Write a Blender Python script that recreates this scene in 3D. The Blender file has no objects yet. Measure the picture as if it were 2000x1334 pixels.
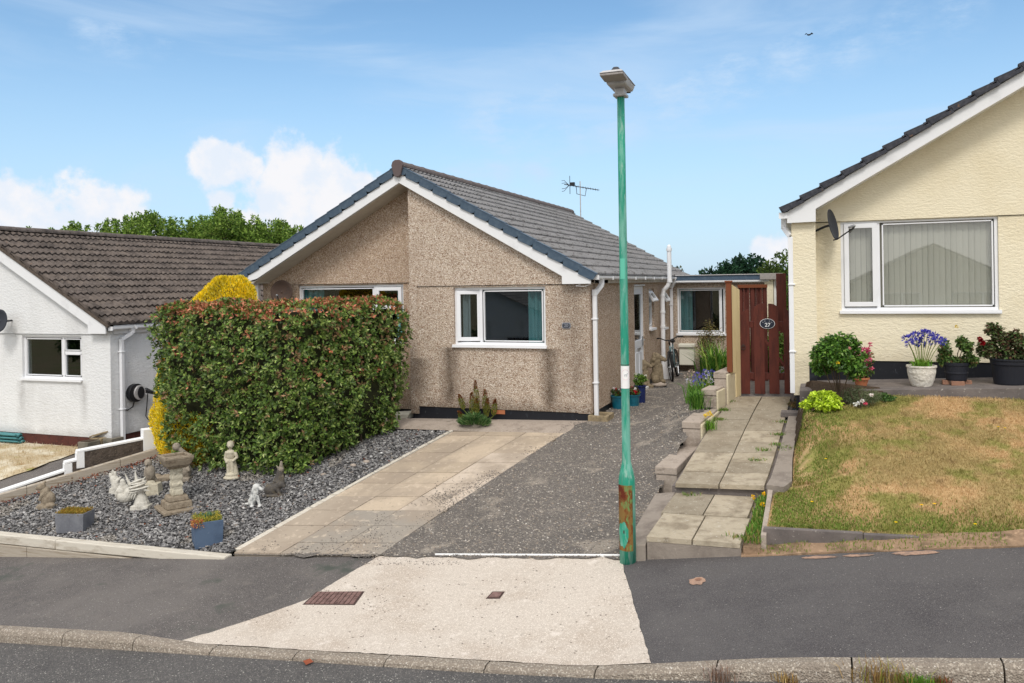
import bpy, bmesh, math, random
import numpy as np
import sys
from mathutils import Vector, Matrix, noise
R=math.radians
random.seed(7); rng=np.random.default_rng(7)
sc=bpy.context.scene; COL=sc.collection

# ---------------------------------------------------------------- camera
FPX=1600.0; CY=555.0; ROLL=math.atan(.0157); YAW=math.atan(600/1600); CAMH=2.28
CA,CB=3.549,-13.087
cam_d=bpy.data.cameras.new("camera"); cam=bpy.data.objects.new("camera",cam_d); COL.objects.link(cam)
cam.location=(CA,CB,CAMH); cam.rotation_euler=(R(90),ROLL,YAW)
cam_d.sensor_width=36; cam_d.lens=36*FPX/2000; cam_d.shift_y=-(667-CY)/2000
cam_d.clip_start=.05; cam_d.clip_end=3000
sc.camera=cam
_c,_s=math.cos(YAW),math.sin(YAW); _cr,_sr=math.cos(ROLL),math.sin(ROLL)
def ray(px,py):
    u=(px-1000)/FPX; v=-(py-CY)/FPX
    X=u*_cr+v*_sr; Z=-u*_sr+v*_cr
    return Vector((X*_c-_s, X*_s+_c, Z))
def at(px,py,a=None,b=None,z=None,d=None):
    "survey: the place point seen at a photo pixel, on a known plane of the place"
    r=ray(px,py)
    t=(a-CA)/r.x if a is not None else (b-CB)/r.y if b is not None else (z-CAMH)/r.z if z is not None else d
    return Vector((CA,CB,CAMH))+r*t

# ---------------------------------------------------------------- world and sun
SUN_EL=R(50); SUN_AZ=R(163)      # azimuth clockwise from +Y
w=bpy.data.worlds.new("World"); sc.world=w; w.use_nodes=True
nt=w.node_tree; nt.nodes.clear(); N=nt.nodes.new; L=nt.links.new
out=N('ShaderNodeOutputWorld'); bg=N('ShaderNodeBackground'); bg.inputs[1].default_value=.115
sky=N('ShaderNodeTexSky'); sky.sky_type='NISHITA'; sky.sun_disc=False
sky.sun_elevation=SUN_EL; sky.sun_rotation=SUN_AZ; sky.air_density=1.0; sky.dust_density=.6; sky.ozone_density=1.6
tc=N('ShaderNodeTexCoord')
def wmath(op,a,b=None):
    n=N('ShaderNodeMath'); n.operation=op; n.use_clamp=False
    for i,x in enumerate((a,b)):
        if x is None: continue
        if isinstance(x,(int,float)): n.inputs[i].default_value=x
        else: L(x,n.inputs[i])
    return n.outputs[0]
def wnoise(scale,detail,stretch=(1,1,1),rough=.6):
    m=N('ShaderNodeMapping'); m.inputs['Scale'].default_value=stretch; L(tc.outputs['Generated'],m.inputs[0])
    n=N('ShaderNodeTexNoise'); n.inputs['Scale'].default_value=scale; n.inputs['Detail'].default_value=detail; n.inputs['Roughness'].default_value=rough
    L(m.outputs[0],n.inputs['Vector']); return n.outputs['Fac']
def wramp(v,lo,hi):
    n=N('ShaderNodeMapRange'); n.interpolation_type='SMOOTHSTEP'; n.inputs[1].default_value=lo; n.inputs[2].default_value=hi; L(v,n.inputs[0]); return n.outputs[0]
blobs=[(565,345,.050),(600,325,.036),(590,390,.075),(535,400,.04),(480,440,.045),(645,365,.060),(670,400,.06),(438,398,.022),(425,318,.036),(470,316,.028),(392,320,.020),(500,325,.018),
       (700,358,.024),(20,420,.052),(70,420,.05),(110,440,.04),(-40,430,.06),(180,420,.042),(215,405,.034),(248,388,.024),(190,450,.04),(250,450,.04),(600,450,.07),(700,440,.06),(1490,495,.02),(1530,492,.024),(1560,500,.03)]
best=None
for px,py,rad in blobs:
    d=ray(px,py).normalized()
    n=N('ShaderNodeVectorMath'); n.operation='DISTANCE'; n.inputs[1].default_value=d; L(tc.outputs['Generated'],n.inputs[0])
    v=wmath('SUBTRACT',1.0,wmath('DIVIDE',n.outputs['Value'],rad))
    best=v if best is None else wmath('MAXIMUM',best,v)
edge=wmath('MULTIPLY',wmath('SUBTRACT',wnoise(26,6),.5),2.1)
cum=wramp(wmath('ADD',best,edge),-.02,.50)
shade=wramp(wnoise(22,5),.38,.62)
# high thin streaks
m=N('ShaderNodeMapping'); m.inputs['Rotation'].default_value=(0,R(-16),R(20)); m.inputs['Scale'].default_value=(1.1,1.1,6.5); L(tc.outputs['Generated'],m.inputs[0])
n=N('ShaderNodeTexNoise'); n.inputs['Scale'].default_value=2.3; n.inputs['Detail'].default_value=6; n.inputs['Roughness'].default_value=.55; n.inputs['Distortion'].default_value=.5; L(m.outputs[0],n.inputs['Vector'])
cir=wmath('MULTIPLY',wramp(n.outputs['Fac'],.46,.80),.55)
strk=None
for px,py,rad in ((980,250,.09),(1080,235,.085),(1200,215,.085),(1320,185,.08),(1430,150,.07),(1540,115,.06),(1650,85,.05),(1760,55,.045),(1870,25,.04),(900,330,.05),(960,340,.05),(1050,330,.04),(230,65,.04),(330,80,.035),(170,60,.03)):
    d=ray(px,py).normalized(); n=N('ShaderNodeVectorMath'); n.operation='DISTANCE'; n.inputs[1].default_value=d; L(tc.outputs['Generated'],n.inputs[0])
    v=wmath('MAXIMUM',wmath('SUBTRACT',1.0,wmath('DIVIDE',n.outputs['Value'],rad)),0.0); strk=v if strk is None else wmath('MAXIMUM',strk,v)
wsp=wmath('MULTIPLY',wramp(strk,.0,.9),wramp(wnoise(9,7,(1,1,2.6),.68),.36,.70))
cir=wmath('MAXIMUM',cir,wmath('MULTIPLY',wsp,.75))
# milky air low down
sep=N('ShaderNodeSeparateXYZ'); L(tc.outputs['Generated'],sep.inputs[0])
low=wmath('MULTIPLY',wmath('SUBTRACT',1.0,wramp(sep.outputs['Z'],-.02,.36)),.80)
def wmix(f,a,b):
    n=N('ShaderNodeMix'); n.data_type='RGBA'
    if isinstance(f,float): n.inputs[0].default_value=f
    else: L(f,n.inputs[0])
    for i,x in ((6,a),(7,b)):
        if isinstance(x,tuple): n.inputs[i].default_value=x
        else: L(x,n.inputs[i])
    return n.outputs[2]
SKYB=6.2
ccol=wmix(shade,(SKYB*.93,SKYB*.93,SKYB*.96,1),(SKYB*.80,SKYB*.87,SKYB*.97,1))
tint=N('ShaderNodeMix'); tint.data_type='RGBA'; tint.blend_type='MULTIPLY'; tint.inputs[0].default_value=1; L(sky.outputs[0],tint.inputs[6]); tint.inputs[7].default_value=(.80,.98,1.02,1)
base=wmix(low,tint.outputs[2],(SKYB*.54,SKYB*.71,SKYB*.93,1))
base=wmix(cir,base,(SKYB*.60,SKYB*.76,SKYB*.96,1))
base=wmix(cum,base,ccol)
# unseen bright cloud bank overhead and behind the street, added for soft neutral light
ovh=wmath('MAXIMUM',wramp(wmath('MULTIPLY',sep.outputs['Y'],-1.0),-.15,.45),wramp(sep.outputs['Z'],.42,.75))
ovh=wmath('MULTIPLY',ovh,wramp(wnoise(2.2,5),.28,.52))
base=wmix(wmath('MULTIPLY',ovh,.93),base,(8.2,8.0,7.7,1))
L(base,bg.inputs[0]); L(bg.outputs[0],out.inputs[0])
sd=bpy.data.lights.new("sun",'SUN'); sd.energy=1.3; sd.angle=R(16); sd.color=(1,.95,.88)
so=bpy.data.objects.new("sun",sd); COL.objects.link(so)
sv=Vector((math.sin(SUN_AZ)*math.cos(SUN_EL),math.cos(SUN_AZ)*math.cos(SUN_EL),math.sin(SUN_EL)))
so.rotation_euler=sv.to_track_quat('Z','Y').to_euler(); so.location=(0,0,30)
vs=sc.view_settings; vs.view_transform='Standard'; vs.look='None'; vs.gamma=1; vs.exposure=.5

# ---------------------------------------------------------------- materials
def S(r,g,b):  # sRGB 0-255 -> linear
    f=lambda c:(c/255/12.92) if c/255<=.04045 else ((c/255+.055)/1.055)**2.4
    return (f(r),f(g),f(b),1)
def mat(name,base,rough=.8,layers=(),bump=(),spec=.3,metal=0,attr=None,attrmul=1,trans=0,coat=0,streaks=(),base_dirt=None):
    """layers: (kind,scale,lo,hi,colour[,stretch[,detail]]) mixed over base by a noise ramp; bump: (kind,scale,strength,dist[,stretch])"""
    m=bpy.data.materials.new(name); m.use_nodes=True; t=m.node_tree; t.nodes.clear(); N=t.nodes.new; L=t.links.new
    o=N('ShaderNodeOutputMaterial'); p=N('ShaderNodeBsdfPrincipled'); L(p.outputs[0],o.inputs[0])
    p.inputs['Roughness'].default_value=rough; p.inputs['Specular IOR Level'].default_value=spec; p.inputs['Metallic'].default_value=metal; p.inputs['Coat Weight'].default_value=coat
    g=N('ShaderNodeNewGeometry')
    def tex(kind,scale,stretch=None,detail=5):
        v=g.outputs['Position']
        if stretch:
            mp=N('ShaderNodeMapping'); mp.inputs['Scale'].default_value=stretch; L(v,mp.inputs[0]); v=mp.outputs[0]
        if kind=='noise':
            n=N('ShaderNodeTexNoise'); n.inputs['Scale'].default_value=scale; n.inputs['Detail'].default_value=detail; n.inputs['Roughness'].default_value=.62; L(v,n.inputs['Vector']); return n.outputs['Fac']
        n=N('ShaderNodeTexVoronoi'); n.inputs['Scale'].default_value=scale; L(v,n.inputs['Vector'])
        if kind=='cell':
            s=N('ShaderNodeSeparateColor'); L(n.outputs['Color'],s.inputs[0]); return s.outputs[0]
        if kind=='edge': n.feature='DISTANCE_TO_EDGE'
        return n.outputs['Distance']
    if attr:
        a=N('ShaderNodeAttribute'); a.attribute_name=attr; col=a.outputs['Color']
    else:
        c=N('ShaderNodeRGB'); c.outputs[0].default_value=tuple(base[:3])+(1,); col=c.outputs[0]
    for ly in layers:
        kind,scale,lo,hi,colr=ly[:5]; st=ly[5] if len(ly)>5 else None; de=ly[6] if len(ly)>6 else 5; amt=ly[7] if len(ly)>7 else 1
        f=tex(kind,scale,st,de)
        mr=N('ShaderNodeMapRange'); mr.inputs[1].default_value=lo; mr.inputs[2].default_value=hi; mr.inputs[4].default_value=amt; L(f,mr.inputs[0])
        mx=N('ShaderNodeMix'); mx.data_type='RGBA'; L(mr.outputs[0],mx.inputs[0]); L(col,mx.inputs[6]); mx.inputs[7].default_value=tuple(colr[:3])+(1,); col=mx.outputs[2]
    def mth(op,*a,clamp=False):
        n=N('ShaderNodeMath'); n.operation=op; n.use_clamp=clamp
        for i,x in enumerate(a):
            if isinstance(x,(int,float)): n.inputs[i].default_value=x
            else: L(x,n.inputs[i])
        return n.outputs[0]
    if streaks or base_dirt:
        sp=N('ShaderNodeSeparateXYZ'); L(g.outputs['Position'],sp.inputs[0]); wob=tex('noise',5,(1,1,.5)); X_=mth('ADD',sp.outputs[0],mth('MULTIPLY',mth('SUBTRACT',wob,.5),.22)); Z_=sp.outputs[2]; msk=None
        for x0,hw,zt,zb,am in streaks:
            a1=mth('SUBTRACT',1,mth('DIVIDE',mth('ABSOLUTE',mth('SUBTRACT',X_,x0)),hw),clamp=True); z1=mth('DIVIDE',mth('SUBTRACT',zt,Z_),.03,clamp=True); z2=mth('DIVIDE',mth('SUBTRACT',Z_,zb),.7,clamp=True)
            v=mth('MULTIPLY',mth('MULTIPLY',mth('MULTIPLY',a1,z1),z2),am); msk=v if msk is None else mth('MAXIMUM',msk,v)
        if base_dirt:
            zb,hh,am=base_dirt; v=mth('MULTIPLY',mth('SUBTRACT',1,mth('DIVIDE',mth('SUBTRACT',Z_,zb),mth('MULTIPLY',wob,hh*2)),clamp=True),am); msk=v if msk is None else mth('MAXIMUM',msk,v)
        msk=mth('MULTIPLY',msk,mth('ADD',tex('noise',3.5,(1,1,.6)),.35),clamp=True)
        mx=N('ShaderNodeMix'); mx.data_type='RGBA'; mx.blend_type='MULTIPLY'; L(msk,mx.inputs[0]); L(col,mx.inputs[6]); mx.inputs[7].default_value=(.34,.32,.30,1); col=mx.outputs[2]
    L(col,p.inputs['Base Color'])
    nrm=None
    for bp in bump:
        kind,scale,stren,dist=bp[:4]; st=bp[4] if len(bp)>4 else None
        f=tex(kind,scale,st)
        b=N('ShaderNodeBump'); b.inputs['Strength'].default_value=stren; b.inputs['Distance'].default_value=dist; L(f,b.inputs['Height'])
        if nrm: L(nrm,b.inputs['Normal'])
        nrm=b.outputs[0]
    if nrm: L(nrm,p.inputs['Normal'])
    if trans:
        tl=N('ShaderNodeBsdfTranslucent'); L(col,tl.inputs[0]); ms=N('ShaderNodeMixShader'); ms.inputs[0].default_value=trans
        L(p.outputs[0],ms.inputs[1]); L(tl.outputs[0],ms.inputs[2]); L(ms.outputs[0],o.inputs[0])
    return m
def glassmat(name,tint=(.75,.8,.82),refl=1.0,rough=.01,ior=2.0):
    m=bpy.data.materials.new(name); m.use_nodes=True; t=m.node_tree; t.nodes.clear(); N=t.nodes.new; L=t.links.new
    o=N('ShaderNodeOutputMaterial'); tr=N('ShaderNodeBsdfTransparent'); tr.inputs[0].default_value=tuple(tint)+(1,)
    gl=N('ShaderNodeBsdfGlossy'); gl.inputs['Roughness'].default_value=rough; gl.inputs[0].default_value=(refl,refl,refl,1)
    fr=N('ShaderNodeFresnel'); ms=N('ShaderNodeMixShader')
    ge=N('ShaderNodeNewGeometry'); mi=N('ShaderNodeMapRange'); mi.inputs[3].default_value=ior; mi.inputs[4].default_value=1/ior; L(ge.outputs['Backfacing'],mi.inputs[0]); L(mi.outputs[0],fr.inputs[0])
    L(fr.outputs[0],ms.inputs[0]); L(tr.outputs[0],ms.inputs[1]); L(gl.outputs[0],ms.inputs[2]); L(ms.outputs[0],o.inputs[0]); return m
M={}
M['dash']=mat('pebbledash',S(184,166,149),.9,
  [('cell',55,.5,.95,S(208,192,174)),('cell',70,.62,.98,S(128,100,78)),('cell',85,.8,.9,S(226,216,204)),('noise',1.1,.5,.8,S(160,140,124),None,5,.6)],
  [('F1',60,.9,.012)],streaks=[(-2.56,.24,1.2,-.3,1.15),(-.70,.26,1.2,-.3,1.15),(-3.15,.35,1.0,-.2,.9),(-.25,.45,2.3,.0,.6)],base_dirt=(.13,.25,.9))
M['dashplain']=mat('pebbledash_side',S(180,157,136),.9,
  [('cell',55,.5,.95,S(203,182,160)),('cell',70,.62,.98,S(128,98,75)),('cell',85,.82,.92,S(220,206,192)),('noise',1.1,.5,.8,S(160,138,120),None,5,.5)],[('F1',60,.9,.012)])
M['stain']=None
M['white_render']=mat('white_rough_render',S(226,227,228),.85,[('noise',1.0,.55,.85,S(205,205,205),(1,1,.4))],[('noise',16,.5,.035,(1,1,1.8)),('noise',60,.3,.01)],streaks=[(-12.05,.14,.44,-.6,.45),(-10.30,.14,.44,-.6,.45)],base_dirt=(-.66,.18,.5))
M['cream_render']=mat('cream_rough_render',S(232,222,196),.85,[('noise',.7,.5,.8,S(214,199,164),None,4,.8)],[('noise',17,.5,.032,(1,1,2.0)),('noise',70,.3,.008)],base_dirt=(1.0,.25,.35))
M['upvc']=mat('white_upvc',S(232,233,236),.35,[('noise',2.0,.6,.9,S(215,215,216))],spec=.4)
M['upvc_old']=mat('weathered_white_board',S(205,198,190),.5,[('noise',6,.5,.75,S(160,148,135))])
M['barge']=mat('white_painted_board',S(228,229,231),.45,[('noise',3,.58,.8,S(208,208,210))])
M['soffit']=mat('beige_soffit_board',S(198,192,180),.6,[('noise',5,.5,.8,S(180,172,160))])
M['glass']=glassmat('window_glass',(.72,.76,.77),1.0,ior=1.7)
M['glass_c']=glassmat('clear_glass',(.97,.98,.98),1.0,ior=1.6)
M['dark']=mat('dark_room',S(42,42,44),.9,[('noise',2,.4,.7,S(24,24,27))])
M['edging2']=mat('grey_worn_concrete',S(146,136,126),.9,[('noise',4,.46,.68,S(120,110,102),None,6),('noise',14,.6,.7,S(172,162,150),None,5,.6)],[('noise',50,.6,.012)])
M['curtain']=mat('teal_curtain',S(140,200,200),.85,[('noise',3,.4,.7,S(104,172,176),(6,6,.5))],trans=.2)
M['lace']=mat('white_net_curtain',S(170,180,185),.8)
M['blind']=mat('vertical_blind',S(190,188,176),.75,trans=.2)
M['tile']=mat('grey_concrete_tile',S(126,125,126),.78,[('noise',3,.4,.75,S(112,111,112)),('noise',40,.5,.8,S(142,140,138)),('cell',4.5,.6,.95,S(104,104,106),None,5,.35),('cell',30,.86,.9,S(80,78,76))],[('noise',90,.35,.006)])
M['tileold']=mat('weathered_brown_tile',S(97,88,83),.85,[('noise',9,.42,.66,S(66,58,53)),('noise',60,.52,.75,S(128,118,110)),('noise',5,.66,.72,S(48,43,40)),('noise',14,.70,.74,S(165,105,62)),('noise',30,.68,.71,S(176,170,162)),('noise',2.2,.52,.66,S(62,56,53),None,5,.8),('cell',5,.55,.9,S(122,110,101),None,5,.35)],[('noise',70,.5,.012)])
M['tiledark']=mat('slate_blue_tile',S(52,54,62),.7,[('noise',20,.45,.75,S(78,78,84)),('noise',9,.66,.72,S(120,92,70))],[('noise',60,.4,.008)])
M['verge']=mat('blue_grey_verge_cap',S(62,80,98),.5,[('noise',12,.45,.8,S(86,102,116))],spec=.4)
M['ridge']=mat('brown_grey_ridge_tile',S(98,88,86),.8,[('noise',10,.4,.8,S(120,110,104))])
M['ridge_end']=mat('ridge_end_cap',S(96,84,84),.6)
M['black_plinth']=mat('black_bitumen_paint',S(22,24,31),.45,[('noise',8,.6,.75,S(50,53,60)),('noise',30,.68,.72,S(85,88,90),(1,1,.2))],spec=.4)
M['brick_plinth']=mat('maroon_painted_plinth',S(86,48,42),.8,[('noise',9,.5,.75,S(64,38,34)),('noise',20,.62,.68,S(130,62,48)),('noise',16,.70,.73,S(190,185,180))],[('noise',20,.4,.02)])
M['asphalt_new']=mat('dark_new_asphalt',S(86,83,83),.88,[('noise',.6,.45,.62,S(68,65,67),None,5,.9),('noise',3,.55,.7,S(92,89,88),None,6,.6),('cell',230,.55,.95,S(108,104,103)),('noise',1.6,.62,.8,S(92,88,86)),('cell',170,.994,.997,S(160,156,150))],[('F1',160,.5,.006)])
M['asphalt_mid']=mat('grey_footway_asphalt',S(104,99,96),.88,[('noise',.6,.45,.6,S(82,78,77),None,5,.9),('noise',4,.56,.7,S(114,108,102),None,6,.6),('cell',210,.55,.95,S(128,122,118)),('noise',2.2,.55,.8,S(110,104,100)),('cell',140,.99,.993,S(180,176,168)),('noise',1.1,.60,.68,S(78,82,76))],[('F1',140,.6,.008)])
M['road']=mat('road_asphalt',S(126,122,119),.88,[('noise',.6,.45,.6,S(104,101,99),None,6,.9),('cell',110,.55,.95,S(156,150,143)),('noise',3,.58,.7,S(92,89,88),None,6,.5),('cell',130,.0,.3,S(66,65,66),None,5,.7),('cell',110,.985,.99,S(190,186,178))],[('F1',90,.9,.012)])
M['concrete']=mat('pale_crossing_concrete',S(194,183,171),.9,[('noise',1.2,.48,.62,S(178,164,150),None,6,.9),('noise',45,.5,.75,S(172,160,148)),('noise',6,.60,.72,S(158,148,138),None,6,.6),('cell',150,.7,.98,S(226,216,204)),('cell',60,.992,.995,S(130,120,110)),('noise',5,.62,.74,S(222,212,202))],[('noise',120,.5,.006)])
M['kerb']=mat('weathered_kerb_concrete',S(184,173,158),.9,[('cell',85,.6,.98,S(208,200,187)),('cell',95,.0,.35,S(142,131,119)),('noise',3,.56,.72,S(132,121,110),None,6,.8),('cell',110,.985,.99,S(205,198,188))],[('F1',70,.9,.012)])
M['gravel']=mat('driveway_gravel_bed',S(146,138,129),.92,[('cell',55,.5,.95,S(158,149,140)),('cell',70,.0,.35,S(112,106,101)),('noise',.9,.50,.60,S(104,99,95),None,6,.9),('noise',1.9,.55,.64,S(176,165,151),None,6,.6),('cell',120,.98,.985,S(196,190,182))],[('F1',60,.9,.016),('F1',120,.7,.008)])
M['stone']=mat('gravel_pebble',(1,1,1,1),.85,[('noise',120,.45,.8,S(90,85,80),None,3,.35)],attr='Col')
M['slate']=mat('slate_chip',(1,1,1,1),.62,[('noise',60,.5,.8,S(70,72,78),None,3,.4)],attr='Col',spec=.35)
M['slatebed']=mat('slate_bed',S(62,61,61),.9,[('cell',30,.4,.9,S(104,103,103))],[('F1',28,1,.03)])
M['paving']=mat('sandy_paving_slab',(1,1,1,1),.85,[('noise',1.5,.44,.62,S(154,140,125),None,6,.75),('noise',30,.52,.8,S(160,148,132),None,5,.5),('noise',9,.56,.66,S(206,190,170),None,6,.5),('noise',14,.62,.7,S(120,110,98),None,6,.5)],[('noise',12,.35,.02),('noise',60,.3,.006)],attr='Col')
M['pathslab']=mat('lichened_path_slab',(1,1,1,1),.9,[('noise',2.5,.45,.62,S(136,124,106),None,6,.8),('noise',10,.5,.75,S(120,108,92),None,5,.6),('noise',24,.60,.68,S(196,189,175),None,4,.6),('noise',40,.66,.70,S(218,212,200),None,4,.6)],[('noise',40,.6,.012)],attr='Col')
M['coping']=mat('grey_pink_concrete_block',S(168,155,143),.88,[('noise',4,.48,.7,S(142,130,119)),('noise',35,.5,.75,S(186,174,162)),('noise',7,.60,.68,S(118,108,98),None,6,.7)],[('noise',50,.6,.012)])
M['darkconc']=mat('dark_rough_concrete',S(92,82,74),.92,[('noise',12,.45,.75,S(60,53,48)),('noise',30,.6,.72,S(140,128,112))],[('noise',30,.8,.03)])
M['vergesoil']=mat('dry_verge_soil',S(150,124,100),.95,[('noise',6,.45,.65,S(112,94,74)),('noise',14,.55,.7,S(180,150,122))],[('noise',40,.6,.02)])
M['porch']=mat('grey_porch_concrete',S(118,110,106),.9,[('noise',5,.4,.7,S(96,90,88)),('noise',30,.64,.68,S(176,170,162))],[('noise',60,.5,.008)])
M['timber']=mat('weathered_sleeper_timber',S(172,162,148),.85,[('noise',5,.5,.7,S(138,122,102),(.5,.5,14)),('noise',14,.55,.7,S(190,182,170),(.3,.3,9)),('noise',3.2,.66,.7,S(105,78,52))],[('noise',10,.5,.01,(.6,.6,14))])
M['timbertop']=mat('bleached_timber_top',S(206,199,186),.85,[('noise',5,.5,.7,S(165,154,138),(.6,9,2))],[('noise',10,.5,.01,(.6,12,2))])
M['white_paint']=mat('white_masonry_paint',S(236,236,236),.7,[('noise',6,.6,.8,S(205,204,202))],[('noise',30,.3,.01)])
M['grass']=mat('lawn_grass',S(174,154,106),.95,[('noise',.9,.42,.54,S(206,174,130),None,6),('noise',1.5,.49,.58,S(138,144,70),None,6,.8),('noise',5,.55,.68,S(138,110,78),None,6,.6),('noise',2.5,.6,.7,S(116,132,56),None,6,.7),('noise',60,.4,.8,S(190,165,110),None,3,.4)],trans=.15)
M['grassgreen']=mat('green_verge_grass',S(112,134,56),.95,[('noise',2,.5,.65,S(128,120,60)),('noise',30,.4,.8,S(140,150,70),None,3,.4)],trans=.15)
M['drygrass']=mat('dry_straw_grass',S(188,170,138),.95,[('noise',2,.46,.58,S(214,204,182)),('noise',3,.58,.7,S(150,115,70)),('noise',2.4,.62,.7,S(140,140,70))],trans=.1)
M['ground']=mat('earth_ground',S(110,98,74),.95,[('noise',.5,.4,.7,S(88,96,50))],[('noise',6,.4,.05)])
M['soil']=mat('dark_soil',S(66,52,40),.95,[('noise',30,.5,.8,S(100,84,66))],[('noise',40,.8,.02)])
M['sand']=mat('spilled_pink_sand',S(172,140,120),.95,[('noise',9,.42,.62,S(118,104,96),None,6,.9),('cell',160,.6,.95,S(140,118,104))])
M['green']=mat('faded_green_paint',S(38,146,120),.6,[('noise',4,.44,.60,S(112,174,156),(4,4,.5),6),('noise',9,.56,.66,S(146,180,166),(3,3,.5),6,.8),('noise',3,.58,.68,S(70,128,108),(3,3,.6),6,.7),('noise',50,.66,.72,S(34,104,88))],spec=.4)
M['rust']=mat('rusty_green_door',S(104,138,80),.7,[('noise',7,.40,.50,S(128,98,52),(2.5,2.5,1)),('noise',10,.50,.58,S(116,66,30),(3,3,1)),('noise',4,.56,.62,S(96,38,18))],[('noise',40,.5,.004)])
M['greenflat']=mat('light_green_patch',S(100,190,165),.6)
M['sticker']=mat('white_sticker',S(240,238,236),.5)
M['pinkline']=mat('faded_pink_print',S(232,205,208),.6)
M['greyline']=mat('faded_grey_print',S(190,192,192),.6)
M['lampgrey']=mat('lamp_grey_metal',S(188,186,186),.5,[('noise',12,.5,.8,S(165,162,162))],metal=.2)
M['lampunder']=mat('lamp_grey_underside',S(160,154,150),.6,[('noise',12,.5,.8,S(142,136,132))])
M['blackplastic']=mat('black_plastic',S(28,29,33),.45,spec=.4)
M['blackrubber']=mat('black_rubber',S(22,22,24),.7)
M['chrome']=mat('grey_steel',S(160,162,165),.35,metal=.8)
M['maroon']=mat('maroon_gate_stain',S(94,46,37),.7,[('noise',6,.45,.75,S(62,30,27),(2,2,.4)),('noise',30,.6,.75,S(112,56,44),(2,2,.2))],[('noise',12,.3,.006,(3,3,.3))])
M['orangewood']=mat('orange_stained_post',S(116,66,40),.7,[('noise',8,.45,.75,S(118,58,34),(2,2,.3))])
M['creamwood']=mat('cream_painted_board',S(226,208,164),.7,[('noise',5,.5,.8,S(206,186,142),(2,2,.3)),('noise',18,.74,.77,S(150,118,80))])
M['navy']=mat('navy_enamel_plaque',S(24,32,52),.35,spec=.5)
M['whitepaint']=mat('white_lettering',S(232,235,240),.5)
M['platebody']=mat('charcoal_slate_plate',S(62,64,70),.6)
M['plategrey']=mat('grey_figures',S(132,136,146),.6)
M['stat_grey']=mat('weathered_grey_stone',S(150,140,126),.9,[('noise',18,.45,.7,S(112,102,92)),('noise',45,.6,.7,S(188,178,164))],[('noise',60,.7,.01)])
M['stat_brown']=mat('weathered_brown_stone',S(150,137,119),.9,[('noise',16,.45,.7,S(112,98,82)),('noise',45,.6,.72,S(172,156,136))],[('noise',60,.8,.012)])
M['stat_white']=mat('pale_cast_stone',S(204,200,190),.85,[('noise',16,.48,.72,S(168,162,150)),('noise',45,.62,.72,S(224,221,213))],[('noise',60,.5,.008)])
M['stat_cream']=mat('cream_cast_stone',S(196,188,168),.88,[('noise',16,.48,.72,S(160,150,130)),('noise',45,.62,.72,S(216,208,190))],[('noise',60,.6,.01)])
M['stat_dark']=mat('dark_painted_stone',S(82,78,74),.8,[('noise',14,.45,.7,S(112,102,84)),('noise',40,.6,.7,S(58,56,56))],[('noise',60,.6,.01)])
M['stat_dog']=mat('grey_white_painted_stone',S(206,206,202),.8,[('noise',14,.5,.62,S(140,142,142))],[('noise',60,.6,.01)])
M['lion']=mat('lion_cast_stone',S(138,124,102),.9,[('noise',14,.45,.7,S(100,88,70)),('noise',40,.6,.7,S(170,156,132))],[('noise',45,.9,.015)])
M['plantergrey']=mat('grey_fibre_planter',S(122,124,130),.75,[('noise',5,.45,.7,S(96,98,106)),('noise',20,.6,.75,S(150,150,152))])
M['planterblue']=mat('blue_grey_fibre_planter',S(84,102,126),.7,[('noise',5,.45,.7,S(66,82,104)),('noise',20,.62,.75,S(108,124,144))])
M['turq']=mat('turquoise_glazed_pot',S(20,98,118),.3,[('noise',12,.5,.8,S(12,70,92))],spec=.6)
M['bluepot']=mat('blue_glazed_pot',S(24,40,92),.25,[('noise',10,.5,.8,S(18,26,56))],spec=.6)
M['terracotta']=mat('terracotta',S(176,110,76),.8)
M['blackpot']=mat('black_tub',S(34,36,44),.55)
M['whitepot']=mat('white_textured_pot',S(226,220,208),.75,[('noise',14,.55,.7,S(186,178,164))],[('noise',18,1,.03)])
M['rustleaf']=mat('red_brown_leaf',S(138,74,50),.8)
M['brick']=mat('old_brick',S(150,112,92),.9,[('noise',20,.5,.7,S(120,90,76))])
M['doorpanel']=mat('white_door',S(226,229,236),.4)
M['meter']=mat('cream_white_box',S(224,222,208),.5,[('noise',5,.55,.8,S(196,192,178))])
M['iron']=mat('rusty_brown_iron',S(132,104,98),.75,[('noise',20,.45,.7,S(84,64,60)),('noise',50,.6,.7,S(132,108,100))],[('noise',80,.5,.004)])
M['iron_dark']=mat('dark_iron_gap',S(74,58,54),.9)
M['leaf']=mat('leaf',(1,1,1,1),.45,attr='Col',spec=.4,trans=.22)
M['leafmatt']=mat('foliage_leaf',(1,1,1,1),.7,attr='Col',spec=.2,trans=.25)
M['petal']=mat('petal',(1,1,1,1),.7,attr='Col',spec=.2,trans=.3)
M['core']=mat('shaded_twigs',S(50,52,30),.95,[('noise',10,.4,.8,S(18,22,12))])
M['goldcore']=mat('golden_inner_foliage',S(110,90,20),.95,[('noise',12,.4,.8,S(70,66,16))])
M['bark']=mat('bark',S(84,70,56),.95,[('noise',10,.4,.8,S(56,46,38),(1,1,.3))],[('noise',20,.8,.03)])
M['frame_teal']=mat('bicycle_paint',S(96,120,124),.35,spec=.5)
M['wood_box']=mat('weathered_wooden_box',S(150,134,106),.85,[('noise',8,.5,.7,S(110,98,80))])
M['conc_box']=mat('mossy_concrete_box',S(122,116,104),.9,[('noise',8,.5,.7,S(90,88,78))])
M['tealsheet']=mat('teal_sheet',S(78,134,138),.6,[('noise',8,.5,.7,S(52,96,100))])
M['birdblack']=mat('dark_feathers',S(40,46,60),.8)
M['dishbrown']=mat('brown_rusty_dish',S(74,57,48),.6,[('noise',8,.5,.7,S(60,48,42))])
M['dishdark']=mat('dark_grey_dish',S(46,50,58),.55)
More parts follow.
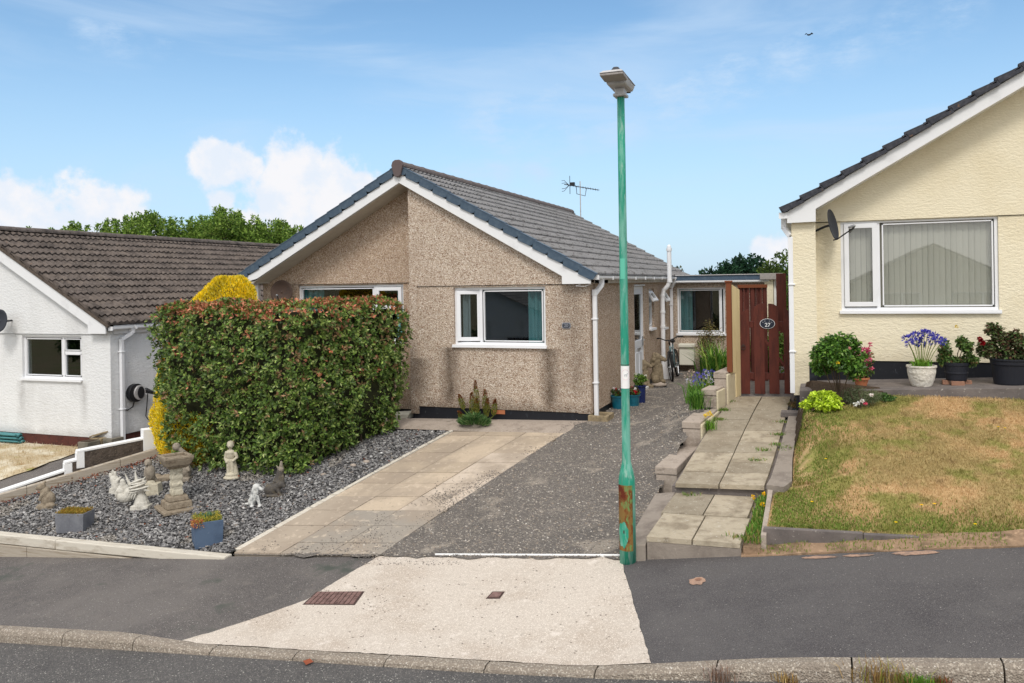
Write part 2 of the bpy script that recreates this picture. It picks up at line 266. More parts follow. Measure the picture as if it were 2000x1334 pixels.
M['stone_dead']=mat('dead_leaf',(1,1,1,1),.8,attr='Col')

# ---------------------------------------------------------------- helpers
def tag(o,label=None,cat=None,group=None,kind=None):
    if label: o['label']=label
    if cat: o['category']=cat
    if group: o['group']=group
    if kind: o['kind']=kind
    return o
def thing(name,label,cat,loc,group=None):
    o=bpy.data.objects.new(name,None); COL.objects.link(o); o.location=loc; o.empty_display_size=.2
    return tag(o,label,cat,group)
def rootloc(p):
    v=Vector((0,0,0))
    while p is not None: v+=Vector(p.location); p=p.parent
    return v
TMP=bpy.data.scenes.new('workbench')
def tmpdg():
    with bpy.context.temp_override(scene=TMP,view_layer=TMP.view_layers[0]):
        dg=bpy.context.evaluated_depsgraph_get(); dg.update(); return dg
class MB:
    def __init__(s): s.v=[]; s.f=[]
    def add(s,vs,fs):
        n=len(s.v); s.v+= [tuple(v) for v in vs]; s.f+=[tuple(i+n for i in f) for f in fs]; return s
    def poly(s,pts): return s.add(pts,[tuple(range(len(pts)))])
    def box(s,c,size,ax=None,rz=0,taper=1.0):
        c=Vector(c); hx,hy,hz=[x/2 for x in size]
        if ax: X,Y,Z=[Vector(a) for a in ax]
        else: X=Vector((math.cos(rz),math.sin(rz),0)); Y=Vector((-math.sin(rz),math.cos(rz),0)); Z=Vector((0,0,1))
        vs=[]
        for k in (-1,1):
            q=1 if k<0 else taper
            for i,j in ((-1,-1),(1,-1),(1,1),(-1,1)): vs.append(c+X*hx*i*q+Y*hy*j*q+Z*hz*k)
        return s.add(vs,[(3,2,1,0),(4,5,6,7),(0,1,5,4),(1,2,6,5),(2,3,7,6),(3,0,4,7)])
    def hexa(s,p): # 8 points: bottom 4 ccw, top 4
        return s.add(p,[(3,2,1,0),(4,5,6,7),(0,1,5,4),(1,2,6,5),(2,3,7,6),(3,0,4,7)])
    def beam(s,p0,p1,w,h,up=(0,0,1)):
        p0=Vector(p0);p1=Vector(p1); X=(p1-p0); l=X.length; X.normalize(); up=Vector(up); Y=up.cross(X).normalized(); Z=X.cross(Y)
        return s.box((p0+p1)/2,(l,w,h),(X,Y,Z))
    def prism(s,pts,vec):
        vec=Vector(vec); n=len(pts); vs=[Vector(p) for p in pts]+[Vector(p)+vec for p in pts]
        return s.add(vs,[tuple(range(n)),tuple(range(2*n-1,n-1,-1))]+[(i,i+n,(i+1)%n+n,(i+1)%n) for i in range(n)])
    def tube(s,pts,rad,n=8,caps=True):
        pts=[Vector(p) for p in pts]; rad=rad if isinstance(rad,(list,tuple)) else [rad]*len(pts)
        prev=None; rings=[]
        for i,p in enumerate(pts):
            d=(pts[min(i+1,len(pts)-1)]-pts[max(i-1,0)]).normalized()
            ref=Vector((0,0,1)) if abs(d.z)<.9 else Vector((1,0,0))
            if prev is not None and prev.cross(d).length>1e-6: x=(prev-d*prev.dot(d)).normalized()
            else: x=ref.cross(d).normalized()
            prev=x; y=d.cross(x); rings.append([p+(x*math.cos(2*math.pi*k/n)+y*math.sin(2*math.pi*k/n))*rad[i] for k in range(n)])
        vs=[v for r in rings for v in r]; fs=[]
        for i in range(len(pts)-1):
            for k in range(n): fs.append((i*n+k,i*n+(k+1)%n,(i+1)*n+(k+1)%n,(i+1)*n+k))
        if caps: fs+= [tuple(range(n-1,-1,-1)),tuple((len(pts)-1)*n+k for k in range(n))]
        return s.add(vs,fs)
    def lathe(s,prof,c,n=24,sx=1,sy=1,rz=0):
        c=Vector(c); vs=[]; fs=[]
        for r,z in prof:
            for k in range(n):
                t=2*math.pi*k/n+rz; vs.append(c+Vector((r*math.cos(t)*sx,r*math.sin(t)*sy,z)))
        for i in range(len(prof)-1):
            for k in range(n): fs.append((i*n+k,i*n+(k+1)%n,(i+1)*n+(k+1)%n,(i+1)*n+k))
        fs.append(tuple(range(n-1,-1,-1))); fs.append(tuple((len(prof)-1)*n+k for k in range(n)))
        return s.add(vs,fs)
    def ball(s,c,r,seg=10,rings=7,rot=None):
        r=(r,r,r) if isinstance(r,(int,float)) else r; c=Vector(c); vs=[];fs=[]
        for i in range(rings+1):
            ph=math.pi*i/rings
            for k in range(seg):
                t=2*math.pi*k/seg; v=Vector((r[0]*math.sin(ph)*math.cos(t),r[1]*math.sin(ph)*math.sin(t),-r[2]*math.cos(ph)))
                if rot: v=rot@v
                vs.append(c+v)
        for i in range(rings):
            for k in range(seg): fs.append((i*seg+k,i*seg+(k+1)%seg,(i+1)*seg+(k+1)%seg,(i+1)*seg+k))
        return s.add(vs,fs)
    def cone(s,p0,r0,p1,r1,n=12):
        p0=Vector(p0);p1=Vector(p1)
        s.ball(p0,r0,n,8); s.ball(p1,r1,n,8)
        return s.tube([p0,p1],[r0,r1],n)
    def build(s,name,m,parent=None,smooth=False,bevel=0,voxel=0,disp=0,subs=0):
        o0=rootloc(parent); me=bpy.data.meshes.new(name)
        me.from_pydata([(v[0]-o0.x,v[1]-o0.y,v[2]-o0.z) for v in s.v],[],s.f); me.update()
        o=bpy.data.objects.new(name,me); COL.objects.link(o)
        if parent: o.parent=parent
        me.materials.append(M[m] if isinstance(m,str) else m)
        bm=bmesh.new(); bm.from_mesh(me); bmesh.ops.recalc_face_normals(bm,faces=bm.faces); bm.to_mesh(me); bm.free()
        if voxel:
            r=o.modifiers.new('r','REMESH'); r.mode='VOXEL'; r.voxel_size=voxel; r.use_smooth_shade=True
            sm=o.modifiers.new('s','SMOOTH'); sm.iterations=3; sm.factor=.5
            COL.objects.unlink(o); o.parent=None; TMP.collection.objects.link(o); dg=tmpdg(); me2=bpy.data.meshes.new_from_object(o.evaluated_get(dg)); o.modifiers.clear(); o.data=me2; me2.name=name; TMP.collection.objects.unlink(o); COL.objects.link(o); o.parent=parent
            if disp:
                nv=len(me2.vertices); co=np.empty(nv*3,dtype=np.float32); me2.vertices.foreach_get('co',co); co=co.reshape(-1,3)
                no=np.array([tuple(x.vector) for x in me2.vertex_normals]); kk=np.array([noise.noise(p*38)*.6+noise.noise(p*85)*.4 for p in (Vector(c)+o0 for c in co)])
                me2.vertices.foreach_set('co',(co+no*(kk*disp)[:,None]).astype(np.float32).ravel())
            for p in me2.polygons: p.use_smooth=True
            me2.update(); return o
        if bevel:
            b=o.modifiers.new('bevel','BEVEL'); b.width=bevel; b.segments=2; b.limit_method='ANGLE'; b.angle_limit=R(40)
        if smooth:
            for p in me.polygons: p.use_smooth=True
        return o
def one(name,m,mb,label,cat,group=None,kind=None,**k):
    o=mb.build(name,m,None,**k); return tag(o,label,cat,group,kind)
def npmesh(name,V,F,m,parent=None,col=None,smooth=False):
    "V (n,3), F (k,3|4) int arrays, col (n,3|4)"
    o0=rootloc(parent); V=np.asarray(V,dtype=np.float32)-np.array(o0,dtype=np.float32); F=np.asarray(F,dtype=np.int32)
    me=bpy.data.meshes.new(name); me.vertices.add(len(V)); me.vertices.foreach_set('co',V.ravel())
    k=F.shape[1]; me.loops.add(F.size); me.loops.foreach_set('vertex_index',F.ravel()); me.polygons.add(len(F))
    me.polygons.foreach_set('loop_start',np.arange(0,F.size,k,dtype=np.int32)); me.polygons.foreach_set('loop_total',np.full(len(F),k,dtype=np.int32))
    me.update(calc_edges=True)
    if col is not None:
        c=np.ones((len(V),4),dtype=np.float32); c[:,:3]=np.asarray(col)[:,:3]
        a=me.color_attributes.new('Col','FLOAT_COLOR','POINT'); a.data.foreach_set('color',c.ravel())
    me.materials.append(M[m] if isinstance(m,str) else m)
    o=bpy.data.objects.new(name,me); COL.objects.link(o)
    if parent: o.parent=parent
    me.polygons.foreach_set('use_smooth',np.full(len(F),bool(smooth),dtype=bool))
    return o
def nrmz(a): return a/np.maximum(np.linalg.norm(a,axis=1,keepdims=True),1e-9)
def leafgeo(P,Nn,ln,wd,col,up=None,fold=.25):
    """rhombic folded leaves. P positions, Nn leaf plane normals, ln lengths, wd widths, col (n,3)"""
    n=len(P); T=nrmz(np.cross(Nn,rng.normal(size=(n,3))) if up is None else up-Nn*np.sum(up*Nn,axis=1,keepdims=True)); B=np.cross(Nn,T)
    ln=np.broadcast_to(ln,(n,))[:,None]; wd=np.broadcast_to(wd,(n,))[:,None]
    v0=P; v1=P+T*ln*.5+B*wd*.5+Nn*wd*fold; v2=P+T*ln; v3=P+T*ln*.5-B*wd*.5+Nn*wd*fold
    V=np.stack([v0,v1,v2,v3],1).reshape(-1,3); i=np.arange(n)*4
    F=np.concatenate([np.stack([i,i+1,i+2],1),np.stack([i,i+2,i+3],1)]); C=np.repeat(col,4,axis=0)
    return V,F,C
def leaves(name,P,Nn,ln,wd,col,m='leaf',parent=None,up=None,fold=.25):
    V,F,C=leafgeo(P,Nn,ln,wd,col,up,fold); return npmesh(name,V,F,m,parent,C)
def pick(n,cols,wts,jit=.15):
    c=np.array([S(*x)[:3] for x in cols]); w_=np.array(wts,float); w_/=w_.sum(); k=rng.choice(len(cols),n,p=w_)
    return c[k]*np.exp(rng.normal(0,jit,size=(n,1)))
def join(*L_):
    V=[];F=[];C=[];o=0
    for v,f,c in L_: V.append(v);F.append(f+o);C.append(c);o+=len(v)
    return np.concatenate(V),np.concatenate(F),np.concatenate(C)
def blades(P,h,wd,col,lean=.5,bend=.3,dirs=None):
    "grass blades: tapering 2-segment strips (3 tris)"
    n=len(P); a=rng.uniform(0,2*np.pi,n); D=np.stack([np.cos(a),np.sin(a),np.zeros(n)],1) if dirs is None else dirs
    W=np.stack([-D[:,1],D[:,0],np.zeros(n)],1); h=np.broadcast_to(h,(n,))[:,None]; wd=np.broadcast_to(wd,(n,))[:,None]; ln=rng.uniform(.2,1,(n,1))*lean
    Z=np.array([[0,0,1.]])
    mid=P+Z*h*.6+D*h*ln*.35; tip=P+Z*h*(1-bend*ln)+D*h*ln
    V=np.stack([P-W*wd/2,P+W*wd/2,mid-W*wd*.4,mid+W*wd*.4,tip],1).reshape(-1,3); i=np.arange(n)*5
    F=np.concatenate([np.stack([i,i+1,i+3],1),np.stack([i,i+3,i+2],1),np.stack([i+2,i+3,i+4],1)]); return V,F,np.repeat(col,5,axis=0)
def ico(P,r,col,flat=.6):
    "small irregular stones: squashed octahedra"
    n=len(P); base=np.array([[1,0,0],[0,1,0],[-1,0,0],[0,-1,0],[0,0,1],[0,0,-1.]]); f=np.array([[0,1,4],[1,2,4],[2,3,4],[3,0,4],[1,0,5],[2,1,5],[3,2,5],[0,3,5]])
    a=rng.uniform(0,np.pi,n); s=rng.uniform(.6,1.3,(n,6,1)); B=base[None]*s; x=B[...,0]*np.cos(a)[:,None]-B[...,1]*np.sin(a)[:,None]; y=B[...,0]*np.sin(a)[:,None]+B[...,1]*np.cos(a)[:,None]
    V=np.stack([x,y*.75,B[...,2]*flat],2)*np.broadcast_to(r,(n,))[:,None,None]+P[:,None]
    F=(f[None]+(np.arange(n)*6)[:,None,None]).reshape(-1,3); return V.reshape(-1,3),F,np.repeat(col,6,axis=0)
def chips(P,r,col,tilt=.35,Nn=None):
    "flat slate chips: tilted irregular 5-sided plates"
    n=len(P); k=5; a=np.linspace(0,2*np.pi,k,endpoint=False)[None]+rng.uniform(-.3,.3,(n,k))+rng.uniform(0,6.3,(n,1)); rad=rng.uniform(.6,1.25,(n,k))*np.broadcast_to(r,(n,))[:,None]
    Nv=nrmz(rng.normal(0,tilt,(n,3))+np.array([[0,0,1.]])); X=nrmz(np.cross(Nv,rng.normal(size=(n,3)))); Y=np.cross(Nv,X)
    el=rng.uniform(.45,.9,(n,1)); th=rng.uniform(.12,.3,(n,1))*np.broadcast_to(r,(n,))[:,None]
    ring=P[:,None]+X[:,None]*(np.cos(a)*rad)[...,None]+Y[:,None]*(np.sin(a)*rad*el)[...,None]
    top=ring+(Nv*th)[:,None]; bot=ring-(Nv*th)[:,None]*1.0
    V=np.concatenate([top,bot],1).reshape(-1,3); i=(np.arange(n)*10)[:,None]
    F=[np.concatenate([i,i+1,i+2],1),np.concatenate([i,i+2,i+3],1),np.concatenate([i,i+3,i+4],1)]
    for q in range(k):
        r2=(q+1)%k; F+=[np.concatenate([i+q,i+5+q,i+5+r2],1),np.concatenate([i+q,i+5+r2,i+r2],1)]
    return V,np.concatenate(F),np.repeat(col,10,axis=0)
def inpoly(P,poly):
    x,y=P[:,0],P[:,1]; c=np.zeros(len(P),bool); n=len(poly)
    for i in range(n):
        x0,y0=poly[i][:2]; x1,y1=poly[(i+1)%n][:2]
        c^=((y0>y)!=(y1>y))&(x<(x1-x0)*(y-y0)/((y1-y0) or 1e-9)+x0)
    return c
def scatter(poly,n):
    p=np.array([q[:2] for q in poly]); lo,hi=p.min(0),p.max(0); out=[]
    tot=0
    while tot<n:
        q=rng.uniform(lo,hi,(n*2,2)); q=q[inpoly(q,poly)]; out.append(q); tot+=len(q)
        if len(q)==0: break
    return np.concatenate(out)[:n]
def textmesh(name,txt,size,origin,U,Zv,Nv,m,parent,ext=.002,bold=True,align='CENTER'):
    cu=bpy.data.curves.new(name,'FONT'); cu.body=txt; cu.size=size; cu.align_x=align; cu.align_y='CENTER'; cu.extrude=ext; cu.offset=size*.015 if bold else 0
    o=bpy.data.objects.new(name,cu); TMP.collection.objects.link(o); dg=tmpdg(); me=bpy.data.meshes.new_from_object(o.evaluated_get(dg)); bpy.data.objects.remove(o)
    U=Vector(U);Zv=Vector(Zv);Nv=Vector(Nv); mt=Matrix((U,Zv,Nv)).transposed().to_4x4(); mt.translation=Vector(origin)-rootloc(parent); me.transform(mt)
    me.materials.append(M[m]); o=bpy.data.objects.new(name,me); COL.objects.link(o)
    if parent: o.parent=parent
    return o

# ---------------------------------------------------------------- heights of the ground
def sm(x): x=min(1,max(0,x)); return x*x*(3-2*x)
def zs(a): return -.56+(.093 if a<1.69 else .14)*(a-1.69)
def dip(a): return sm((a+3.0)/1.3)*(1-sm((a-1.7)/1.8))
def hb(a): return min(0,.03*a)
def Hpath(a,b): return -.12+.54*(max(0,b+3.2)/4)**1.35+.04*(a-2)
PORCHZ=.70
def H(a,b):
    if b<-4.9: return zs(a)+(b+4.9)*.035-.075*dip(a)*sm((-4.9-b)/2.05)
    if b>-.35: base=hb(a)
    else:
        t=(b+4.9)/4.55; base=(1-t)*max(zs(a),-1.065+.018*(a+3.36))+t*hb(a)
    return base+.30*sm((a-.7)/1.1)*sm((b+2.8)/2.6)
def Hleft(a,b):
    t=max(0,min(1,(b+4.9)/2.6)); return (1-t)*(zs(a)+.1)+t*(-.86)
def Hlawn(a,b):
    left=Hpath(3.0,b)-.02 if b>-3.2 else -.14+.02*(b+3.2)
    right=-.10+(b+4.6)*.222
    t=sm((b+4.3)/2.5); return left+(right-left)*sm((a-(3.0+.20*t))/(1.9-1.72*t))
def gnd(px,py,h=H,off=0):
    r=ray(px,py); o=Vector((CA,CB,CAMH)); t=3.0
    while t<80:
        p=o+r*t
        if p.z<h(p.x,p.y)+off: break
        t+=.01
    return Vector((p.x,p.y,h(p.x,p.y)+off))
def G(*pts,h=H): return [gnd(x,y,h) for x,y in pts]
def jag(poly,amp=.03,step=.12):
    out=[]; n=len(poly)
    for i in range(n):
        p,q=Vector(poly[i][:2]),Vector(poly[(i+1)%n][:2]); l=(q-p).length; k=max(1,int(l/step))
        d=(q-p).normalized() if l else Vector((1,0)); nn=Vector((-d.y,d.x))
        for j in range(k):
            s=p+(q-p)*j/k; am=0 if j==0 else amp*(noise.noise(Vector((s.x*5,s.y*5,0)))+.6*noise.noise(Vector((s.x*17,s.y*17,3))))
            out.append((s.x+nn.x*am,s.y+nn.y*am))
    return out
def patch(name,poly,h,off,m,grid=.3,parent=None,skirt=0):
    bm=bmesh.new(); vs=[bm.verts.new((p[0],p[1],0)) for p in poly]; bm.faces.new(vs)
    xs=[p[0] for p in poly]; ys=[p[1] for p in poly]
    for ax,lo,hi in ((0,min(xs),max(xs)),(1,min(ys),max(ys))):
        g=math.floor(lo/grid)*grid+grid
        while g<hi:
            co=Vector((0,0,0)); co[ax]=g+1e-4; no=Vector((0,0,0)); no[ax]=1
            bmesh.ops.bisect_plane(bm,geom=bm.verts[:]+bm.edges[:]+bm.faces[:],plane_co=co,plane_no=no); g+=grid
    for v in bm.verts: v.co.z=h(v.co.x,v.co.y)+off
    if skirt:
        ed=[e for e in bm.edges if e.is_boundary]; r=bmesh.ops.extrude_edge_only(bm,edges=ed)
        for v in [g for g in r['geom'] if isinstance(g,bmesh.types.BMVert)]: v.co.z-=skirt
    bmesh.ops.recalc_face_normals(bm,faces=bm.faces)
    up=sum(f.normal.z*f.calc_area() for f in bm.faces)
    if up<0: bmesh.ops.reverse_faces(bm,faces=bm.faces)
    o0=rootloc(parent)
    for v in bm.verts: v.co-=o0
    me=bpy.data.meshes.new(name); bm.to_mesh(me); bm.free(); me.materials.append(M[m]); o=bpy.data.objects.new(name,me); COL.objects.link(o)
    if parent: o.parent=parent
    return o
def struct(o,kind='structure'): o['kind']=kind; return o
# ================================================================ GROUND
KB=-6.96
# one sheet to the horizon
def Hbase(a,b):
    a2=max(-22,min(14,a))
    z=zs(a2)-.5 if b<-3 else (zs(a2)-.5)*(1-sm((b+3)/3))+min(-.4,-.86+.0*a2 if a2<-7 else -.4)*sm((b+3)/3)
    z=min(z,-.45)
    if b>25: z-=min(6,(b-25)*.05)
    return z-.25
xs=sorted(set([-1500,-600,-250,-120,-60,-35]+list(np.arange(-24,16,1.0))+[20,35,60,120,250,600,1500]))
ys=sorted(set([-1500,-500,-150,-60,-30,-20]+list(np.arange(-15,16,1.0))+[20,25,35,60,120,250,600,1500]))
V=[(x,y,Hbase(x,y)) for y in ys for x in xs]; nx=len(xs)
F=[(j*nx+i,j*nx+i+1,(j+1)*nx+i+1,(j+1)*nx+i) for j in range(len(ys)-1) for i in range(nx-1)]
struct(npmesh('ground',V,F,'ground'))
# road
def zroad(a,b): return zs(a)-.187+(b+7.0)*.0-(.02*sm((-7-b)/3))
struct(patch('road',[(-60,-7.03),(-60,-12.5),(40,-12.5),(40,-7.03)],zroad,0,'road',1.0))
struct(patch('far_footway',[(-60,-12.5),(-60,-15.0),(40,-15.0),(40,-12.5)],lambda a,b:zs(a)-.1,0,'asphalt_mid',1.0,skirt=.15))
# kerb: individual stones in a battered profile
mb=MB(); a=-18.0; kerbrng=random.Random(3)
while a<14:
    ln=.905; g=.006
    for seg in range(3):
        a0=a+g+(ln-2*g)*seg/3; a1=a+g+(ln-2*g)*(seg+1)/3; pr=[]
        for aa in (a0,a1):
            up=.118*(1-dip(aa))+.028*dip(aa); zt=H(aa,KB)+kerbrng.uniform(-.001,.001); zr=zt-up
            w=.115; pr.append([(aa,KB+.012,zt-.12),(aa,KB+.012,zt),(aa,KB-w*.62,zt+.002),(aa,KB-w*.86,zt-.014),(aa,KB-w,zt-.036*(up/.118)-.006),(aa,KB-w-.018,zr-.05)])
        n=len(pr[0]); mb.add(pr[0]+pr[1],[tuple(range(n)),tuple(range(2*n-1,n-1,-1))]+[(i,i+n,(i+1)%n+n,(i+1)%n) for i in range(n)])
    a+=ln
struct(mb.build('kerb','kerb'))
# footways
cross=G((738,1087),(1212,1088))+[gnd(1277,1283)]+[gnd(370,1243)]
cTL,cTR,cBR,cBL=[tuple(p[:2]) for p in cross]
cBL=(cBL[0],KB+.012); cBR=(cBR[0],KB+.012)
mid=gnd(600,1172); mid=(mid.x,mid.y)
def Hfoot(a,b): return H(a,min(b,-4.901))
struct(patch('left_footway',jag([(-40,-4.88),(-40,KB+.012),cBL,mid,cTL,(cTL[0],-4.82),(-3.4,-4.86)],.006,.3),Hfoot,0,'asphalt_mid',.35))
struct(patch('right_footway',[cTR,cBR,(30,KB+.012),(30,-4.72),(1.75,-4.72)],H,0,'asphalt_new',.35))
struct(patch('concrete_crossing',jag([cTL,mid,cBL,cBR,cTR],.016,.06),H,.004,'concrete',.3))
# pale edging strip at the top of the crossing
e0=gnd(850,1087); e1=gnd(1212,1089)
struct(MB().beam((e0.x,e0.y,H(e0.x,e0.y)+.016),(e1.x,e1.y,H(e1.x,e1.y)+.018),.022,.03).build('edging_strip','white_paint',bevel=.006))
# drive: gravel bed, paving, concrete apron
drive=[(e0.x-.6,-4.85),(1.75,-4.85),(1.75,-2.7),(1.75,-1.2),(1.9,.1),(2.1,.8),(2.2,1.2),(3.5,8.9),(0,8.9),(0,0),(-.0,-.02),(-.35,-.02)]
gpoly=G((540,1088),(640,1077),(720,1062),(786,1044),(836,1024),(866,1006),(890,990),(880,977),(904,961),(940,950),(975,926),(1100,850),(1146,826))
drivepoly=[(p.x,p.y) for p in gpoly]+[(-.02,.0),(0,.05),(0,8.9),(3.5,8.9),(2.5,2.0),(2.05,.4),(1.9,-.2),(1.72,-1.2),(1.66,-2.6),(1.70,-3.2),(1.76,-4.86)]
struct(patch('gravel_drive',jag(drivepoly,.075,.07),H,.018,'gravel',.25))
apron=[(p.x,p.y) for p in G((700,836),(775,838),(860,841),(1100,850),(1150,824))]+[(0,.02),(-7,.02),(-7,-.9)]
struct(patch('concrete_apron',apron,H,.006,'paving_bed' if 0 else 'coping',.25))
# paving slabs: one structure, joints between
def linea(i,b): return (-2.13+.64*i)+(b+.8)*(.285-.012*i)
rows=[-.80,-.98,-1.33,-1.71,-2.08,-2.47,-2.84,-3.27,-3.69,-4.12,-4.56,-4.83]
VV=[];FF=[];CC=[]
for r in range(len(rows)-1):
    for i in range(3):
        b1,b0=rows[r]-.006,rows[r+1]+.006; j=.007; dz=random.uniform(-.004,.004)
        pts=[(linea(i,b0)+j,b0),(linea(i+1,b0)-j,b0),(linea(i+1,b1)-j,b1),(linea(i,b1)+j,b1)]
        base=np.array(S(*random.choice([(176,160,140),(168,152,134),(186,169,149),(160,146,128),(190,173,152)]))[:3])
        if r>2 and i==2: base=np.array(S(198,183,167)[:3])
        if r>=8 and i>=1: base=np.array(S(150,142,132)[:3])
        if r>=7 and i==0: base=np.array(S(168,154,138)[:3])
        n=len(VV); top=[(x,y,H(x,y)+.022+dz) for x,y in pts]; bot=[(x,y,H(x,y)-.04) for x,y in pts]
        VV+=top+bot; FF+=[(n,n+1,n+2,n+3)]+[(n+q,n+4+q,n+4+(q+1)%4,n+(q+1)%4) for q in range(4)]; CC+=[base]*8
pav=npmesh('paving',VV,FF,'paving',None,np.array(CC)); struct(pav)
struct(patch('paving_bed',[(linea(0,-.8),-.78),(linea(3,-.8),-.78),(linea(3,-4.84),-4.84),(linea(0,-4.84),-4.84)],H,.004,'gravel',.3))
# pebbles scattered over the gravel
P2=scatter(drivepoly,32000); P2=P2[(P2[:,1]<6)]
dist=np.hypot(P2[:,0]-CA,P2[:,1]-CB); P2=P2[rng.random(len(P2))<np.clip(1.6-dist/14,.25,1)]
P=np.array([(x,y,H(x,y)+.02) for x,y in P2]); r=rng.uniform(.006,.017,len(P))
cols=pick(len(P),[(156,148,138),(132,125,118),(176,167,156),(104,99,96),(150,136,122),(204,197,188)],[4,5,2,3,2,.5])
extra=[]
# strays kicked onto slabs and the crossing
for px0,px1,py0,py1,k in ((1240,1260,1000,1085,120),(700,900,1086,1105,240),(560,760,1140,1200,70),(900,1200,1086,1092,60),(850,1000,935,1000,220),(400,1250,1100,1270,60)):
    for _ in range(k):
        p=gnd(random.uniform(px0,px1),random.uniform(py0,py1)); extra.append((p.x,p.y,p.z+.028 if p.y>-4.85 else p.z+.008))
edgeL=[(p.x,p.y) for p in gpoly]
for _ in range(3000):
    i=random.randrange(len(edgeL)-1); t=random.random(); x=edgeL[i][0]*(1-t)+edgeL[i+1][0]*t; y=edgeL[i][1]*(1-t)+edgeL[i+1][1]*t
    wgt=.10+.42*sm((-2.9-y)/1.4); x-=abs(random.gauss(0,wgt)); y+=random.gauss(0,.08); y=max(y,-4.86)
    if noise.noise(Vector((x*2.6,y*2.6,4)))+.35<random.random()*.9: continue
    if x>linea(0,y): extra.append((x,y,H(x,y)+.027))
E2=np.array(extra); rE=rng.uniform(.005,.012,len(E2)); cE=pick(len(E2),[(112,106,101),(138,130,122),(160,150,140)],[3,4,2])
V,F,C=join(ico(P,r,cols),ico(E2,rE,cE)); struct(npmesh('gravel',V,F,'stone',None,C),'stuff')

# ---------------------------------------------------------------- slate garden
T0=gnd(-60,1003); T1=gnd(292,897)
dT=Vector((T1.x-T0.x,T1.y-T0.y)).normalized()
Lf=Vector((T0.x,T0.y))+dT*((-4.88-T0.y)/dT.y)
Tend=Vector((T1.x,T1.y))+dT*.9
slate=[(Lf.x,Lf.y),(-3.36,-4.80),(linea(0,-.8)-.02,-.80),(-2.2,-.80),(-3.2,-.78),(-7.0,-.78),(Tend.x,Tend.y)]
struct(patch('slate_bed',slate,H,.0,'slatebed',.3))
nC=27000; P2=scatter(slate,nC); 
P=np.array([(x,y,H(x,y)) for x,y in P2]); P[:,2]+=rng.uniform(.004,.03,len(P))
tone=np.array([noise.noise(Vector((x*1.2,y*1.2,5))) for x,y in P2])
cols=pick(len(P),[(140,138,137),(118,116,116),(162,160,158),(94,92,93),(142,132,123),(184,181,178)],[5,5,3,3,.8,.6],.12)
hit=tone>.33; cols[hit]=cols[hit]*.6+np.array(S(165,155,140)[:3])*.4
V,F,C=chips(P,rng.uniform(.011,.029,len(P)),cols,.42)
# dead leaves against the timber and a few pale pebbles
nL=420; t=rng.random(nL); off=np.abs(rng.normal(0,.10,nL))+.05
Lx=Lf.x+(Tend.x-Lf.x)*t+off*.95; Ly=Lf.y+(Tend.y-Lf.y)*t-off*.2
Pl=np.array([(x,y,H(x,y)+.035) for x,y in zip(Lx,Ly)])
Pm=scatter(slate,160); Pm=np.array([(x,y,H(x,y)+.04) for x,y in Pm]); Pl=np.concatenate([Pl,Pm])
Nl=nrmz(rng.normal(0,.5,(len(Pl),3))+np.array([[0,0,1]])); cl=pick(len(Pl),[(126,70,50),(104,56,42),(150,92,64),(84,52,42)],[4,3,2,2])
dead=leafgeo(Pl,Nl,rng.uniform(.03,.06,len(Pl)),rng.uniform(.018,.032,len(Pl)),cl)
struct(npmesh('slate_chippings',V,F,'slate',None,C),'stuff')
V,F,C=dead; o=npmesh('dead_leaves',V,F,'stone_dead',None,C); struct(o,'stuff')
Ps=[gnd(x,y) for x,y in ((716,905),(690,912),(632,930),(605,938),(745,886),(560,955),(595,960))]
for i,(p,s_) in enumerate(zip(Ps,(.06,.055,.05,.03,.025,.02,.02))):
    o=MB().ball((p.x,p.y,p.z+s_*.4),(s_,s_*.75,s_*.5),9,6).build('garden_stone','coping' if i<3 else 'white_paint',smooth=True)
    tag(o,['pale rounded stone lying on slate nearest the paving edge','flat buff stone on slate just right of the hedge foot','flat buff stone on slate under the hedge corner','small white pebble on slate below the hedge','small white pebble farthest back by the wooden edging','tiny white pebble left of the dark animal figures','tiny white pebble on slate right of the badger figure'][i],'stone','loose stones on the slate')
# timber edging beside the paving
e0=gnd(445,1075); e1=gnd(880,843)
mb=MB(); k=7
for i in range(k):
    p=e0.lerp(e1,i/k); q=e0.lerp(e1,(i+1)/k-.004)
    mb.beam((linea(0,p.y)-.045,p.y,H(p.x,p.y)-.005),(linea(0,q.y)-.045,q.y,H(q.x,q.y)-.005),.06 if i>2 else .09,.08)
one('timber_edging','timbertop',mb,'long weathered timber edging between slate chippings and sandy paving','edging',bevel=.008)
# front sleepers: two courses, growing taller to the left
def ztop(a): return -1.0+(a+3.36)*.021
mb=MB()
root=thing('sleeper_wall','low retaining wall of bleached timber sleepers along the footway','retaining wall',(-5,-4.95,zs(-5)))
def sleeper(a0,a1,z0a,z0b,z1a,z1b,b0=-4.97,b1=-4.83): return MB().hexa([(a0,b0,z0a),(a1,b0,z0b),(a1,b1,z0b),(a0,b1,z0a),(a0,b0,z1a),(a1,b0,z1b),(a1,b1,z1b),(a0,b1,z1a)])
A0=-10.2; m1=-6.1
sleeper(A0,m1-.004,ztop(A0)-.13,ztop(m1)-.125,ztop(A0),ztop(m1)).build('sleeper','timbertop',root,bevel=.012)
sleeper(m1+.004,-3.30,ztop(m1)-.13,ztop(-3.3)-.10,ztop(m1)-.002,ztop(-3.3)+.0).build('sleeper','timbertop',root,bevel=.012)
sleeper(A0,-6.63,zs(A0)-.1,zs(-6.63)-.1,ztop(A0)-.134,ztop(-6.63)-.134,-4.975,-4.84).build('sleeper','timber',root,bevel=.01)
sleeper(-6.62,-4.6,zs(-6.6)-.1,zs(-4.6)-.1,ztop(-6.6)-.134,ztop(-4.6)-.134,-4.975,-4.84).build('sleeper','timber',root,bevel=.01)
